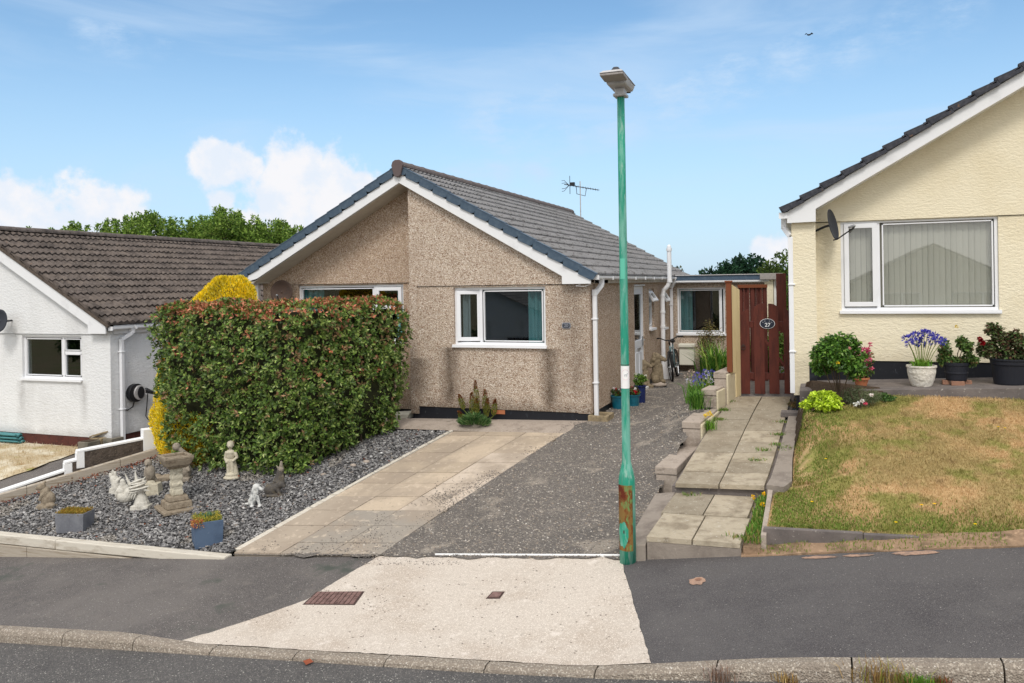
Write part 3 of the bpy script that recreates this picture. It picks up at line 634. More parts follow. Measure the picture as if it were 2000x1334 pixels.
# left timber edging, and neighbour's wall of dark concrete with white painted top
q0=Vector((Lf.x,Lf.y)); q1=Vector((Tend.x,Tend.y)); nrm=Vector((-dT.y,dT.x)); 
if nrm.x>0: nrm=-nrm
def onl(t,off,z=0): p=q0+dT*t+nrm*off; return Vector((p.x,p.y,z))
Lt=(q1-q0).length
def slz(t,off=0): p=onl(t,off); return H(max(p.x,-8.5),p.y)
mb=MB()
for i in range(3):
    t0=Lt*i/3; t1=Lt*(i+1)/3-.004
    p=[onl(t0,.0,slz(t0)-.1),onl(t1,.0,slz(t1)-.1),onl(t1,.10,slz(t1)-.1),onl(t0,.10,slz(t0)-.1),onl(t0,.0,slz(t0)+.145),onl(t1,.0,slz(t1)+.145),onl(t1,.10,slz(t1)+.145),onl(t0,.10,slz(t0)+.145)]
    mb.hexa(p)
one('timber_kerb','timber',mb,'long grey timber board edging at the left of the slate garden','edging',bevel=.01)
wroot=thing('boundary_wall','low stepped boundary wall, dark rough concrete with white painted coping','wall',onl(2.5,.3,slz(2.5)))
def tof(px,py,off):   # distance along the line where the photo pixel's ray crosses the vertical plane of the line
    r=ray(px,py); o=Vector((CA,CB,CAMH)); base=q0+nrm*off
    n2=Vector((nrm.x,nrm.y)); t=((base-Vector((o.x,o.y))).dot(n2))/(Vector((r.x,r.y)).dot(n2)); p=o+r*t
    return (Vector((p.x,p.y))-base).dot(dT),p.z
OFF=.24
pts=[tof(x,y,OFF) for x,y in ((0,952),(60,930),(128,917),(132,902),(152,896),(155,880),(220,866),(287,853))]
def wallseg(t0,t1,z0,z1,low,o0,o1): return [onl(t0,o0,low(t0)),onl(t1,o0,low(t1)),onl(t1,o1,low(t1)),onl(t0,o1,low(t0)),onl(t0,o0,z0),onl(t1,o0,z1),onl(t1,o1,z1),onl(t0,o1,z0)]
low=lambda t: slz(t)-.15
mw=MB(); md=MB(); th=.14
(ta,za),(tb,zb),(tc,zc),(td,zd),(te,ze),(tf,zf),(tg,zg),(th_,zh)=pts
t_st=-.5
za0=za-(zb-za)/(tb-ta)*(ta-t_st)
segs=[(t_st,tc,za0,zc),(tc,te,zd,ze),(te,th_+.1,zf,zh),(th_+.1,th_+1.3,zh,zh+.10)]
for t0,t1,z0,z1 in segs:
    md.hexa(wallseg(t0,t1,z0-.035,z1-.035,low,OFF,OFF+th))
    mw.hexa(wallseg(t0-.012,t1,z0,z1,lambda t,z0=z0,z1=z1,t0=t0,t1=t1: z0+(z1-z0)*(t-t0)/(t1-t0)-.036,OFF-.01,OFF+th+.012))
# white painted step ends and pier
for t_,z0,z1 in ((tc,zc-.0,zd),(te,ze,zf)): mw.hexa(wallseg(t_-.02,t_+.10,z1-.03,z1-.03,lambda t,z0=z0: z0-.16,OFF-.008,OFF+th+.01))
tp=tof(278,840,OFF+.05)[0]; zp=tof(278,832,OFF+.05)[1]
mw.hexa(wallseg(tp,tp+.26,zp-.06,zp-.06,low,OFF-.02,OFF+th+.05))
md.build('concrete_wall','darkconc',wroot,bevel=.006); mw.build('painted_coping','white_paint',wroot,bevel=.006)
struct(patch('wall_side_soil',[(q0.x-.02,q0.y),(q1.x,q1.y),(q1.x-.3,q1.y),(q0.x-.3,q0.y)],lambda a,b:H(max(a,-8.4),b)+.01,.03,'soil',.4))

# ---------------------------------------------------------------- left neighbour's ground
lp=[(-40,-4.86),(Lf.x-.2,-4.86),(Tend.x-.35,Tend.y),(-7.1,9),(-40,9)]
struct(patch('left_drive',lp,Hleft,-.02,'asphalt_mid',.5))
dg=[(p.x,p.y) for p in G((-260,948),(0,938),(60,918),(118,896),(150,884),(215,868),h=Hleft)]+[(-9.65,-.70),(-40,-.70)]
struct(patch('dry_lawn',jag(dg,.05,.2),Hleft,.0,'drygrass',.4))
P2=scatter([p for p in dg if p[0]>-20]+[(-18,-.7),(-18,-3.5)],6000); P=np.array([(x,y,Hleft(x,y)) for x,y in P2]); V,F,C=blades(P,rng.uniform(.02,.07,len(P)),.008,np.ones((len(P),3)))
struct(npmesh('straw_grass',V,F,'drygrass'),'stuff')

# ---------------------------------------------------------------- neighbour's path with two flights
proot=None
# lower platform
zl=lambda a,b:-.285+.02*(a-2.3)+(b+4.85)*.03
LP=dict(a0=1.86,a1=2.79,b0=-4.86,b1=-3.22)
def slabset(name,quads,h,m,tones,th=.05,over=0):
    VV=[];FF=[];CC=[]
    for q in quads:
        base=np.array(S(*random.choice(tones))[:3]); n=len(VV); dz=random.uniform(-.004,.004)
        VV+=[(x,y,h(x,y)+dz) for x,y in q]+[(x,y,h(x,y)-th) for x,y in q]; FF+=[(n,n+1,n+2,n+3),(n+7,n+6,n+5,n+4)]+[(n+i,n+4+i,n+4+(i+1)%4,n+(i+1)%4) for i in range(4)]; CC+=[base]*8
    return npmesh(name,VV,FF,m,None,np.array(CC))
tones=[(168,156,136),(158,147,129),(176,164,144),(150,140,123)]
qs=[]
brow=[-4.87,-4.05,-3.24]; ac=[1.87,2.33,2.80]
for i in range(2):
    for j in range(2): qs.append([(ac[i]+.008,brow[j]+.006),(ac[i+1]-.008,brow[j]+.006),(ac[i+1]+.03-.008,brow[j+1]-.006),(ac[i]+.03+.008,brow[j+1]-.006)])
struct(slabset('lower_path',qs,zl,'pathslab',tones))
struct(MB().hexa([(1.88,-4.86,-.75),(2.80,-4.86,-.7),(2.84,-3.2,-.7),(1.93,-3.2,-.7),(1.88,-4.86,-.345),(2.80,-4.86,-.33),(2.84,-3.2,-.28),(1.93,-3.2,-.29)]).build('lower_path_base','edging2'))
# upper path: left edge follows the blocks
pl=[(1.90,-3.25),(1.92,-2.4),(1.98,-1.2),(2.10,-.1),(2.27,.9)]
def lefta(b):
    for (a0,b0),(a1,b1) in zip(pl,pl[1:]):
        if b<=b1: return a0+(a1-a0)*(b-b0)/(b1-b0)
    return pl[-1][0]
def righta(b): return 2.93+(b+3.25)*.045
rb=[-3.27,-2.75,-2.35,-1.95,-1.5,-1.0,-.5,.05,.62]
qs=[]
for b0,b1 in zip(rb,rb[1:]):
    for k in range(2):
        f=lambda b,k: lefta(b)+(righta(b)-lefta(b))*k/2
        qs.append([(f(b0,k)+.008,b0+.004),(f(b0,k+1)-.008,b0+.004),(f(b1,k+1)-.008,b1-.004),(f(b1,k)+.008,b1-.004)])
struct(slabset('upper_path',qs,Hpath,'pathslab',tones))
struct(patch('upper_path_base',[(1.86,-3.22),(2.95,-3.22),(3.15,.6),(3.3,9),(2.2,9),(2.25,.9),(2.0,-.2)],lambda a,b:Hpath(a,min(b,1.0)),-.045,'porch',.4,skirt=.3))
# left-hand side slope strip below the blocks by the drive
struct(MB().hexa([(1.60,-4.9,-.72),(1.87,-4.9,-.7),(1.91,-3.24,-.6),(1.66,-3.24,-.6),(1.64,-4.88,-.42),(1.865,-4.88,-.37),(1.90,-3.24,-.235),(1.66,-3.24,-.27)]).build('concrete_ramp','edging2',bevel=.01))
# right-hand concrete strip
struct(patch('path_edging',[(2.95,-3.30),(3.14,-3.38),(3.22,-3.1),(3.20,-2.2),(3.22,-1.2),(3.26,-.35),(3.10,-.35),(2.98,-3.0)],lambda a,b:Hpath(a,b)+.012,.01,'edging2',.3,skirt=.2))
struct(MB().hexa([(2.98,-4.78,-.6),(3.03,-4.78,-.6),(3.02,-3.36,-.4),(2.97,-3.36,-.4),(2.98,-4.78,-.20),(3.03,-4.78,-.20),(3.02,-3.36,-.10),(2.97,-3.36,-.10)]).build('slate_edging','coping'))
# weeds strip between platform and edging
wp=[(2.82,-4.86),(2.98,-4.86),(2.97,-3.3),(2.86,-3.3)]
struct(patch('weed_strip',wp,zl,-.03,'vergesoil',.3,skirt=.12))
# ---- stepped garden wall: blocks on the drive side, cream rendered face to the path
sw=thing('stepped_wall','low stepped garden wall with grey block caps and cream render face','wall',(1.8,-1.2,.1))
steps=[((1.54,1.82),(-2.62,-1.20),-.085,.005),((1.665,1.93),(-1.20,-.10),.265,.035),((1.80,2.03),(-.10,.22),.60,.02),((1.95,2.15),(.22,.76),.83,.03)]
caps=MB(); rend=MB()
nxt=[(1.62,1.90),(1.76,2.05),(1.88,2.11),(2.08,2.28)]
for k,((a0,a1),(b0,b1),z,rise) in enumerate(steps):
    (c0,c1)=nxt[k]; zb=-.6 if k==0 else -.3
    caps.hexa([(a0,b0,z-.10),(a1,b0,z-.10),(c1,b1,z+rise-.10),(c0,b1,z+rise-.10),(a0,b0,z),(a1,b0,z),(c1,b1,z+rise),(c0,b1,z+rise)])
    rend.hexa([(a0+.012,b0+.012,zb),(a1-.004,b0+.012,zb),(c1-.004,b1,zb),(c0+.012,b1,zb),(a0+.012,b0+.012,z-.104),(a1-.004,b0+.012,z-.104),(c1-.004,b1,z+rise-.104),(c0+.012,b1,z+rise-.104)])
caps.build('cap_block','coping',sw,bevel=.012); rend.build('block_wall','coping',sw,bevel=.008)
rf=MB()
for k,((a0,a1),(b0,b1),z,rise) in enumerate(steps):
    if k==0: continue
    (c0,c1)=nxt[k]; rf.hexa([(a1-.003,b0+.0,-.3),(a1+.03,b0,-.3),(c1+.03,b1,-.3),(c1-.003,b1,-.3),(a1-.003,b0,z-.03),(a1+.028,b0,z-.035),(c1+.028,b1,z+rise-.035),(c1-.003,b1,z+rise-.03)])
rf.build('rendered_face','cream_render',sw,bevel=.01)

# ---------------------------------------------------------------- lawn
lawn=[(3.03,-4.62),(3.03,-3.42),(3.23,-3.15),(3.21,-2.2),(3.23,-1.2),(3.4,-1.0),(30,-1.0),(30,-4.62)]
struct(patch('lawn',lawn,Hlawn,0,'grass',.25,skirt=.15))
vis=[(3.03,-4.64),(3.03,-3.42),(3.23,-3.15),(3.21,-2.2),(3.23,-1.35),(3.6,-.98),(7.2,-.98),(7.2,-4.64)]
P2=scatter(vis,110000); P2=P2[~inpoly(P2,[(3.0,-1.75),(3.0,-.4),(4.3,-.7),(4.35,-1.15),(3.75,-1.5),(3.45,-1.75)])]; P=np.array([(x,y,Hlawn(x,y)) for x,y in P2])
V,F,C=blades(P,rng.uniform(.012,.038,len(P)),.006,np.ones((len(P),3)),lean=.9)
struct(npmesh('lawn_grass',V,F,'grass'),'stuff')
# greener fringe and tufts
tuft=[]
for _ in range(15000):
    e=random.random()
    if e<.35: tuft.append((3.05+abs(random.gauss(0,.38)),random.uniform(-4.6,-3.2)))
    elif e<.6: tuft.append((3.24+abs(random.gauss(0,.32)),random.uniform(-3.2,-1.4)))
    else: tuft.append((random.uniform(3.1,7),-4.6+abs(random.gauss(0,.25))))
P=np.array([(x,y,Hlawn(x,y)) for x,y in tuft]); V,F,C=blades(P,rng.uniform(.02,.05,len(P)),.008,np.ones((len(P),3)),lean=.9)
struct(npmesh('lawn_fringe',V,F,'grassgreen'),'stuff')
for i,(x,y) in enumerate(((1613,905),(1586,990),(1750,1031),(1905,1035),(1800,997),(1825,995),(1950,843),(1963,845))):
    p=gnd(x,y,Hlawn); root=thing('dandelion',['yellow dandelion in the lawn below the lime green plant','yellow dandelion in the bright green lawn corner','yellow dandelion just above the front lawn kerb','yellow dandelion at the lawn front near the right photo edge','yellow dandelion left of a close pair in the lower lawn','yellow dandelion right of a close pair in the lower lawn','yellow dandelion left of a close pair in the upper lawn','yellow dandelion right of a close pair in the upper lawn'][i],'flower',p,'yellow dandelions in the lawn')
    MB().tube([p,(p.x,p.y,p.z+.05)],.003,5).build('stem','grassgreen',root)
    n=12; a=np.linspace(0,6.28,n,endpoint=False); D=np.stack([np.cos(a),np.sin(a),np.full(n,.35)],1); V,F,C=leafgeo(np.tile(np.array([[p.x,p.y,p.z+.05]]),(n,1)),nrmz(np.cross(D,np.stack([-np.sin(a),np.cos(a),0*a],1))),.02,.011,pick(n,[(250,215,20)],[1]),up=D)
    npmesh('flower_head',V,F,'petal',root,C)
# lawn front kerb and verge strip
kz=lambda a:Hlawn(a,-4.62)+.015
mb=MB(); aa=3.0
for a0,a1 in ((3.0,3.9),(3.905,4.38)):
    dz=-.01 if a0>3.9 else 0
    mb.hexa([(a0,-4.70,kz(a0)-.25),(a1,-4.70,kz(a1)-.25),(a1,-4.63,kz(a1)-.25),(a0,-4.63,kz(a0)-.25),(a0,-4.70,kz(a0)+dz),(a1,-4.70,kz(a1)+dz),(a1,-4.63,kz(a1)+dz),(a0,-4.63,kz(a0)+dz)])
one('lawn_kerb','porch',mb,'dark concrete edging kerb along the front of the lawn','kerb',bevel=.006)
vz=lambda a,b:zs(a)+.015+max(0,b+4.88)/.24*.06+.02*noise.noise(Vector((a*4,b*4,0)))
struct(patch('verge_strip',jag([(2.8,-4.88),(30,-4.88),(30,-4.64),(2.8,-4.64)],.02,.15),vz,0,'vergesoil',.15,skirt=.08))
P2=scatter([(2.85,-4.87),(7.5,-4.87),(7.5,-4.66),(2.85,-4.66)],1600); P=np.array([(x,y,vz(x,y)) for x,y in P2 if noise.noise(Vector((x*3,0,0)))>-.25])
V,F,C=blades(P,rng.uniform(.015,.04,len(P)),.007,np.ones((len(P),3)),lean=.8); struct(npmesh('verge_grass',V,F,'grassgreen'),'stuff')
for i,(x,y,sx,sy,l) in enumerate(((1600,1078,.15,.035,'long'),(1675,1078,.13,.03,'mid'),(1785,1072,.19,.05,'wide'))):
    p=gnd(x,y); p.y=-4.97+i*.012; th_=[(math.cos(t)*sx*(1+.5*noise.noise(Vector((t*2.5,i*3,0))))+p.x,math.sin(t)*sy*(1+.8*noise.noise(Vector((t*2.5,i*3,4))))+p.y) for t in np.linspace(0,6.28,28,endpoint=False)]
    struct(patch('spilled_sand',th_,H,.006,'sand',.1),'stuff')
p=gnd(1362,1136)
hole=[(p.x+math.cos(t)*.075*(1+.35*noise.noise(Vector((t*2,9,0)))),p.y+math.sin(t)*.085*(1+.35*noise.noise(Vector((t*2,3,1))))) for t in np.linspace(0,6.28,30,endpoint=False)]
struct(patch('sandy_patch_in_footway',hole,H,.006,'sand',.1),'stuff')
hole2=[(p.x+.005+(x-p.x)*.42,p.y+.03+(y-p.y)*.35) for x,y in hole]; struct(patch('pothole',hole2,H,.010,'brick',.1))
# bed soil below rose
struct(patch('flower_bed',jag([(3.22,-1.75),(3.20,-.55),(4.3,-.8),(4.35,-1.15),(3.75,-1.5),(3.45,-1.75)],.04,.15),lambda a,b:Hlawn(a,b),.045,'soil',.15))
# porch slab in front of right house
pf=at(1560,765,b=-.95); 
struct(MB().hexa([(3.27,-.95,.3),(12,-.95,.3),(12,.2,.3),(3.27,.2,.3),(3.27,-.95,.73),(12,-.95,1.104),(12,.2,1.115),(3.27,.2,.742)]).build('porch_slab','porch',bevel=.01))
# ================================================================ BUILDINGS
def wall(name,m,parent,O,U,Nv,u0,u1,bot,top,holes=(),th=.22,cuts=()):
    "wall slab with rectangular openings; bot/top are functions of u; holes (u0,u1,z0,z1)"
    O=Vector(O);U=Vector(U);Nv=Vector(Nv)
    us=sorted(set([u0,u1]+[x for h in holes for x in h[:2] if u0<x<u1]+[c for c in cuts if u0<c<u1]))
    mb=MB(); P=lambda u,n,z: O+U*u+Nv*n+Vector((0,0,z))
    def slab(a,b,z0a,z0b,z1a,z1b):
        for n,fl in ((0,0),(-th,1)):
            q=[P(a,n,z0a),P(b,n,z0b),P(b,n,z1b),P(a,n,z1a)]; mb.poly(q if not fl else q[::-1])
    for a,b in zip(us,us[1:]):
        mid=(a+b)/2; hs=sorted([h for h in holes if h[0]<mid<h[1]],key=lambda h:h[2])
        za,zb=bot(a),bot(b)
        for h in hs:
            slab(a,b,za,zb,h[2],h[2]); za=zb=h[3]
        slab(a,b,za,zb,top(a),top(b))
    for a,b,c,d in holes:
        mb.poly([P(a,0,c),P(b,0,c),P(b,-th,c),P(a,-th,c)]); mb.poly([P(a,0,d),P(a,-th,d),P(b,-th,d),P(b,0,d)])
        mb.poly([P(a,0,c),P(a,-th,c),P(a,-th,d),P(a,0,d)]); mb.poly([P(b,0,c),P(b,0,d),P(b,-th,d),P(b,-th,c)])
    for a in (u0,u1): mb.poly([P(a,0,bot(a)),P(a,-th,bot(a)),P(a,-th,top(a)),P(a,0,top(a))])
    for a,b in zip(us,us[1:]): mb.poly([P(a,0,top(a)),P(b,0,top(b)),P(b,-th,top(b)),P(a,-th,top(a))])
    o0=rootloc(parent); me=bpy.data.meshes.new(name); me.from_pydata([tuple(Vector(v)-o0) for v in mb.v],[],mb.f); me.materials.append(M[m]); me.update()
    o=bpy.data.objects.new(name,me); COL.objects.link(o); o.parent=parent; return o
def window(parent,O,U,Nv,w,h,lights,sill=True,rec=.05,ft=.045,curtains=(),name='window',blinds=False,gl='glass',roomd=1.2,deep=None,lintel=False):
    """O bottom-left corner of the opening on the wall face. lights: (u0,u1,z0,z1,kind,angle)"""
    O=Vector(O);U=Vector(U);Nv=Vector(Nv);Z=Vector((0,0,1)); T=lambda u,n,z:O+U*u+Nv*n+Z*z
    ax=(U,Nv,Z); fb=MB(); D=.06; nc=-rec-D/2
    def bar(mb,u0,u1,z0,z1,n=nc,d=D): mb.box(T((u0+u1)/2,n,(z0+z1)/2),(u1-u0,d,z1-z0),ax)
    bar(fb,0,w,0,ft); bar(fb,0,w,h-ft,h); bar(fb,0,ft,ft,h-ft); bar(fb,w-ft,w,ft,h-ft)
    done=[]
    for u0,u1,z0,z1,kind,ang in lights:
        if u1<w-.08 and (round(u1,2),) not in done:
            bar(fb,u1,u1+.05,ft,h-ft); done.append((round(u1,2),))
        if z1<h-.08: bar(fb,u0,u1,z1,z1+.05)
    fo=fb.build(name,'upvc',parent,bevel=.004)
    for u0,u1,z0,z1,kind,ang in lights:
        if kind=='fixed':
            bd=MB(); bar(bd,u0,u1,z0,z0+.018,nc+.01,.05); bar(bd,u0,u1,z1-.018,z1,nc+.01,.05); bar(bd,u0,u0+.018,z0,z1,nc+.01,.05); bar(bd,u1-.018,u1,z0,z1,nc+.01,.05)
            bd.build('glazing_bead','upvc',fo); g=MB(); g.box(T((u0+u1)/2,nc,(z0+z1)/2),(u1-u0-.02,.006,z1-z0-.02),ax); g.build('pane',gl,fo)
        else:
            s=.055; sb=MB(); ov=.012
            piv=T(u0 if kind=='side' else (u0+u1)/2,nc+D/2+.02,z1 if kind=='top' else z0)
            R_=Matrix.Rotation(ang,3,Z if kind=='side' else U)
            def bar2(mb,a,b,c,d,dd=.05):
                mb.box(T((a+b)/2,nc+D/2+.01,(c+d)/2),(b-a,dd,d-c),ax)
            bar2(sb,u0-ov,u1+ov,z0-ov,z0+s); bar2(sb,u0-ov,u1+ov,z1-s,z1+ov); bar2(sb,u0-ov,u0+s,z0+s,z1-s); bar2(sb,u1-s,u1+ov,z0+s,z1-s)
            gb=MB(); bar2(gb,u0+s-.01,u1-s+.01,z0+s-.01,z1-s+.01,.006)
            for mbx in (sb,gb): mbx.v=[tuple(piv+R_@(Vector(v)-piv)) for v in mbx.v]
            sb.build('sash','upvc',fo,bevel=.004); gb.build('pane',gl,fo)
    if sill:
        sb=MB(); sb.box(T(w/2,-rec/2+.012,-.012),(w+.05,rec+.075,.035),ax); sb.box(T(w/2,.045,-.03),(w+.05,.012,.03),ax); sb.build('sill','upvc',fo,bevel=.003)
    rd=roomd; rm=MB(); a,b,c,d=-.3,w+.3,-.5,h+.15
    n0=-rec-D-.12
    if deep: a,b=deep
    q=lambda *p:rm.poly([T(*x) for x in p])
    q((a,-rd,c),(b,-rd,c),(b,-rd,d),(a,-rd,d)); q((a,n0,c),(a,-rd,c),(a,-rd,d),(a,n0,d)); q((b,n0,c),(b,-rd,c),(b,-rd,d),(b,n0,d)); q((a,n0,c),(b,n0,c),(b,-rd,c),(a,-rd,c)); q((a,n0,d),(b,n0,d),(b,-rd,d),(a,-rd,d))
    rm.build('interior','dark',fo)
    for u0,u1,m in curtains:
        cb=MB(); n=max(6,int((u1-u0)/.022)); top=[];bt=[]
        for i in range(n+1):
            u=u0+(u1-u0)*i/n; k=-.15+.028*math.sin(i*1.25)+.012*math.sin(i*.43); top.append(T(u,k,h+.05)); bt.append(T(u+.0,k*1.04,-.1))
        for i in range(n): cb.poly([bt[i],bt[i+1],top[i+1],top[i]])
        cb.build('curtain',m,fo,smooth=True)
    if blinds:
        cb=MB(); u=.02; i=0
        while u<w:
            an=R(14+6*math.sin(i*1.7)); bx_,dn=.037*math.cos(an),.037*math.sin(an)
            cb.poly([T(u-bx_,-.125-dn,.05),T(u+bx_,-.125+dn,.05),T(u+bx_,-.125+dn,h),T(u-bx_,-.125-dn,h)]); u+=.075; i+=1
        cb.build('vertical_blind','blind',fo)
    return fo
def tiled(name,m,parent,E0,along,length,up,slen,gauge=.3,period=.165,amp=.02,lift=.022,prof='roll',jit=.0,nper=8):
    E0=Vector(E0);al=Vector(along).normalized();up=Vector(up).normalized(); n=al.cross(up); n=n if n.z>0 else -n
    nxp=int(length/period*nper)+1; xs_=np.linspace(0,length,nxp); ph=(xs_/period)%1.0
    if prof=='roll': pr=amp*np.clip(np.cos((ph-.5)*2*np.pi)*1.6-.6,0,1)**.8
    elif prof=='wave': pr=amp*(.5+.5*np.cos(ph*2*np.pi))
    else: pr=np.zeros_like(ph)
    nc=int(math.ceil(slen/gauge)); V=[];F=[]; A=np.array(al);U_=np.array(up);N_=np.array(n);O=np.array(E0)
    tid=(xs_/(period*2)).astype(int)
    for c in range(nc):
        s0=c*gauge; s1=min((c+1)*gauge+.03,slen+.02)
        jn=rng.normal(0,jit,(tid.max()+1,)) if jit else np.zeros(tid.max()+1); js=rng.normal(0,jit*1.2,(tid.max()+1,)) if jit else jn
        for s,hh,pf in ((s0,-.004,0),(s0,lift,1),(s1,0,1)):
            S_=s+(js[tid] if s==s0 else 0)
            hgt=hh+pr*pf+(jn[tid] if (pf and s==s0) else 0)
            if not pf: hgt=hgt+pr*.15
            V.append(O+A*xs_[:,None]+U_*np.broadcast_to(S_,xs_.shape)[:,None]+N_*hgt[:,None])
        base=(c*3)*nxp; i=np.arange(nxp-1)
        for r in (0,1): F.append(np.stack([base+r*nxp+i,base+r*nxp+i+1,base+(r+1)*nxp+i+1,base+(r+1)*nxp+i],1))
        # close the tile ends at the verges
        for e in (0,nxp-1): F.append(np.array([[base+e,base+nxp+e,base+2*nxp+e,base+2*nxp+e]])[:, :4])
    V=np.concatenate(V);F=np.concatenate(F)
    return npmesh(name,V,F[:, :4],m,parent)
def gutter(mb,p0,p1,r=.055,n=8):
    p0=Vector(p0);p1=Vector(p1); d=(p1-p0).normalized(); s=Vector((0,0,1)).cross(d).normalized()
    prof=[(-r,0),(-r*.92,-r*.75),(-r*.4,-r*1.15),(r*.4,-r*1.15),(r*.92,-r*.75),(r,0),(r*.85,0),(r*.75,-r*.6),(r*.3,-r),(-r*.3,-r),(-r*.75,-r*.6),(-r*.85,0)]
    mb.prism([p0+s*x+Vector((0,0,z)) for x,z in prof],p1-p0)
def pipe_brackets(mb,p,zz,w=.1):
    for z in zz: mb.box((p[0],p[1],z),(w,w,.022))

# ---------------------------------------------------------------- MAIN BUNGALOW
mh=thing('bungalow','pebbledash bungalow with grey tiled roof, white gable boards and black plinth','house',(0,0,0))
AP=-3.43; ZR=4.40; ZE=2.405; EA=.12; LEN=10.6
topR=lambda a: ZR-.12-(a-AP)*(ZR-ZE)/(EA-AP) if a>AP else ZR-.12-(AP-a)*(ZR-ZE-.07)/(EA-AP)
pl_top=lambda a: .13+.012*a
# front walls
wall('front_wall','dash',mh,(0,0,0),(1,0,0),(0,-1,0),-3.31,-.003,lambda a:.13+.0*a,lambda a:2.262,[(-2.455,-.765,1.235,2.235)])
gb=wall('gable_wall','dash',mh,(0,-.022,0),(1,0,0),(0,-1,0),-3.31,-.004,lambda a:2.27,lambda a:max(2.271,topR(a)-.10))
wall('recessed_wall','dashplain',mh,(0,.42,0),(1,0,0),(0,-1,0),-6.797,-3.25,lambda a:0,lambda a:2.33,[(-5.98,-3.67,1.25,2.315)])
wall('recessed_gable','dashplain',mh,(0,.40,0),(1,0,0),(0,-1,0),-6.796,-3.2,lambda a:2.338,lambda a:topR(a)-.05,cuts=(AP,))
MB().box((-3.42,.21,2.0),(.2,.46,5.0)).v
wall('return_wall','dash',mh,(-3.315,0,0),(0,1,0),(-1,0,0),-.02,.45,lambda u:.0,lambda u:topR(-3.31)-.1,th=.15)
wall('side_wall','dashplain',mh,(0,0,0),(0,1,0),(1,0,0),.003,LEN-.103,lambda u:.12,lambda u:2.36,[(3.47,4.46,.02,2.20),(5.02,5.62,1.235,2.13),(6.60,7.22,1.16,2.12)])
wall('left_side_wall','dashplain',mh,(-6.8,0,0),(0,1,0),(-1,0,0),.423,LEN-.103,lambda u:-.2,lambda u:2.4)
wall('rear_wall','dashplain',mh,(0,LEN-.1,0),(1,0,0),(0,1,0),-6.797,-.003,lambda u:-.2,lambda a:topR(a)-.06,cuts=(AP,))
pb=MB(); pb.box((-1.66,.10,-.09),(3.26,.16,.44)); pb.box((-.10,LEN/2,-.1),(.16,LEN-.3,.44)); pb.box((-5,.50,-.12),(3.6,.14,.44)); pb.box((-3.26,.25,-.11),(.1,.4,.42)); pb.build('plinth','black_plinth',mh)
ab=MB(); ab.box((-1.64,.02,.085),(.22,.03,.07)); ab.build('air_brick','terracotta',mh,bevel=.003)
# roof
upR=Vector((AP-EA,0,ZR-ZE)); tiled('roof','tile',mh,(EA,-.12,ZE),(0,1,0),LEN+.12,upR,upR.length-.05,period=.165,amp=.026,lift=.036,jit=.0012)
EL=-6.98; ZEL=2.49; upL=Vector((AP-EL,0,ZR-ZEL)); tiled('roof','tile',mh,(EL,-.12,ZEL),(0,1,0),LEN+.12,upL,upL.length-.05,period=.165,amp=.022,lift=.024)
rb_=MB()
nr=24
for i in range(nr):
    b0=-.16+(LEN+.2)*i/nr; b1=b0+(LEN+.2)/nr-.012; pts=[]
    for k in range(9):
        t=math.pi*k/8; pts.append((AP+.125*math.cos(t),b0,ZR+.0+.105*math.sin(t)))
    pts+=[(AP-.09,b0,ZR-.03),(AP+.09,b0,ZR-.03)]
    rb_.prism(pts,(0,b1-b0,0)); 
    if i: rb_.prism([(AP+.132*math.cos(math.pi*k/8),b0-.02,ZR+.112*math.sin(math.pi*k/8)) for k in range(9)],(0,.045,0))
rb_.build('ridge_tiles','ridge',mh)
MB().prism([(AP+x,-.20,ZR+z) for x,z in ((-.115,.02),(-.09,.09),(-.04,.118),(.04,.118),(.09,.09),(.115,.02),(.065,-.16),(.03,-.185),(-.03,-.185),(-.065,-.16))],(0,.07,0)).build('ridge_end','ridge_end',mh,bevel=.01)
# verge caps
for side in (1,-1):
    vc=MB()
    E=Vector((EA,0,ZE)) if side>0 else Vector((EL,0,ZEL)); u=(Vector((AP,0,ZR))-E); L_=u.length; u.normalize(); nn=Vector((0,1,0)).cross(u); nn=nn if nn.z>0 else -nn
    k=0; s=-.03
    while s<L_-.10:
        s1=min(s+.325,L_-.06); p0=E+u*s+nn*.042; p1=E+u*s1+nn*.028
        for b0,dep in ((-.155,.02),):
            # side face with rounded lower corner
            bot=-.135
            prof=[p0, p1, p1+nn*bot+u*-.05, p0+nn*bot+u*.05, p0+nn*(bot*.75)+u*.008]
            vc.prism([Vector((q.x,b0-(.004 if k%1==0 else 0),q.z)) for q in prof],(0,.022,0))
            vc.beam(Vector((p0.x,b0+.045,p0.z)),Vector((p1.x,b0+.045,p1.z)),.11,.018,up=nn)
            # collar overlapping the next cap
            c0=E+u*(s-.008)+nn*.048; c1=E+u*(s+.018)+nn*.048
            vc.prism([Vector((q.x,b0-.006,q.z)) for q in (c0,c1,c1+nn*(bot*1.02)+u*.02,c0+nn*(bot*.8)+u*.01)],(0,.012,0))
        s+=.30; k+=1
    vc.build('verge_caps','verge',mh,bevel=.003)
bb=MB(); bz=lambda a:ZR-.11-(a-AP)*(ZR-ZE)/(EA-AP)
bb.prism([(AP,-.13,bz(AP)),(.06,-.13,bz(.06)),(.06,-.13,2.268),(-.43,-.13,2.268),(-.43,-.13,2.40),(AP,-.13,4.115)],(0,.03,0))
bzl=lambda a:ZR-.11-(AP-a)*(ZR-ZEL)/(AP-EL)
bb.prism([(AP-.002,-.13,bzl(AP)),(AP-.002,-.13,4.115),(-6.52,-.13,2.46),(-6.93,-.13,2.36),(-6.93,-.13,bzl(-6.93))],(0,.03,0))
bb.build('bargeboard','barge',mh,bevel=.003)
sf=MB()
nn=20   # soffit boards under the left verge
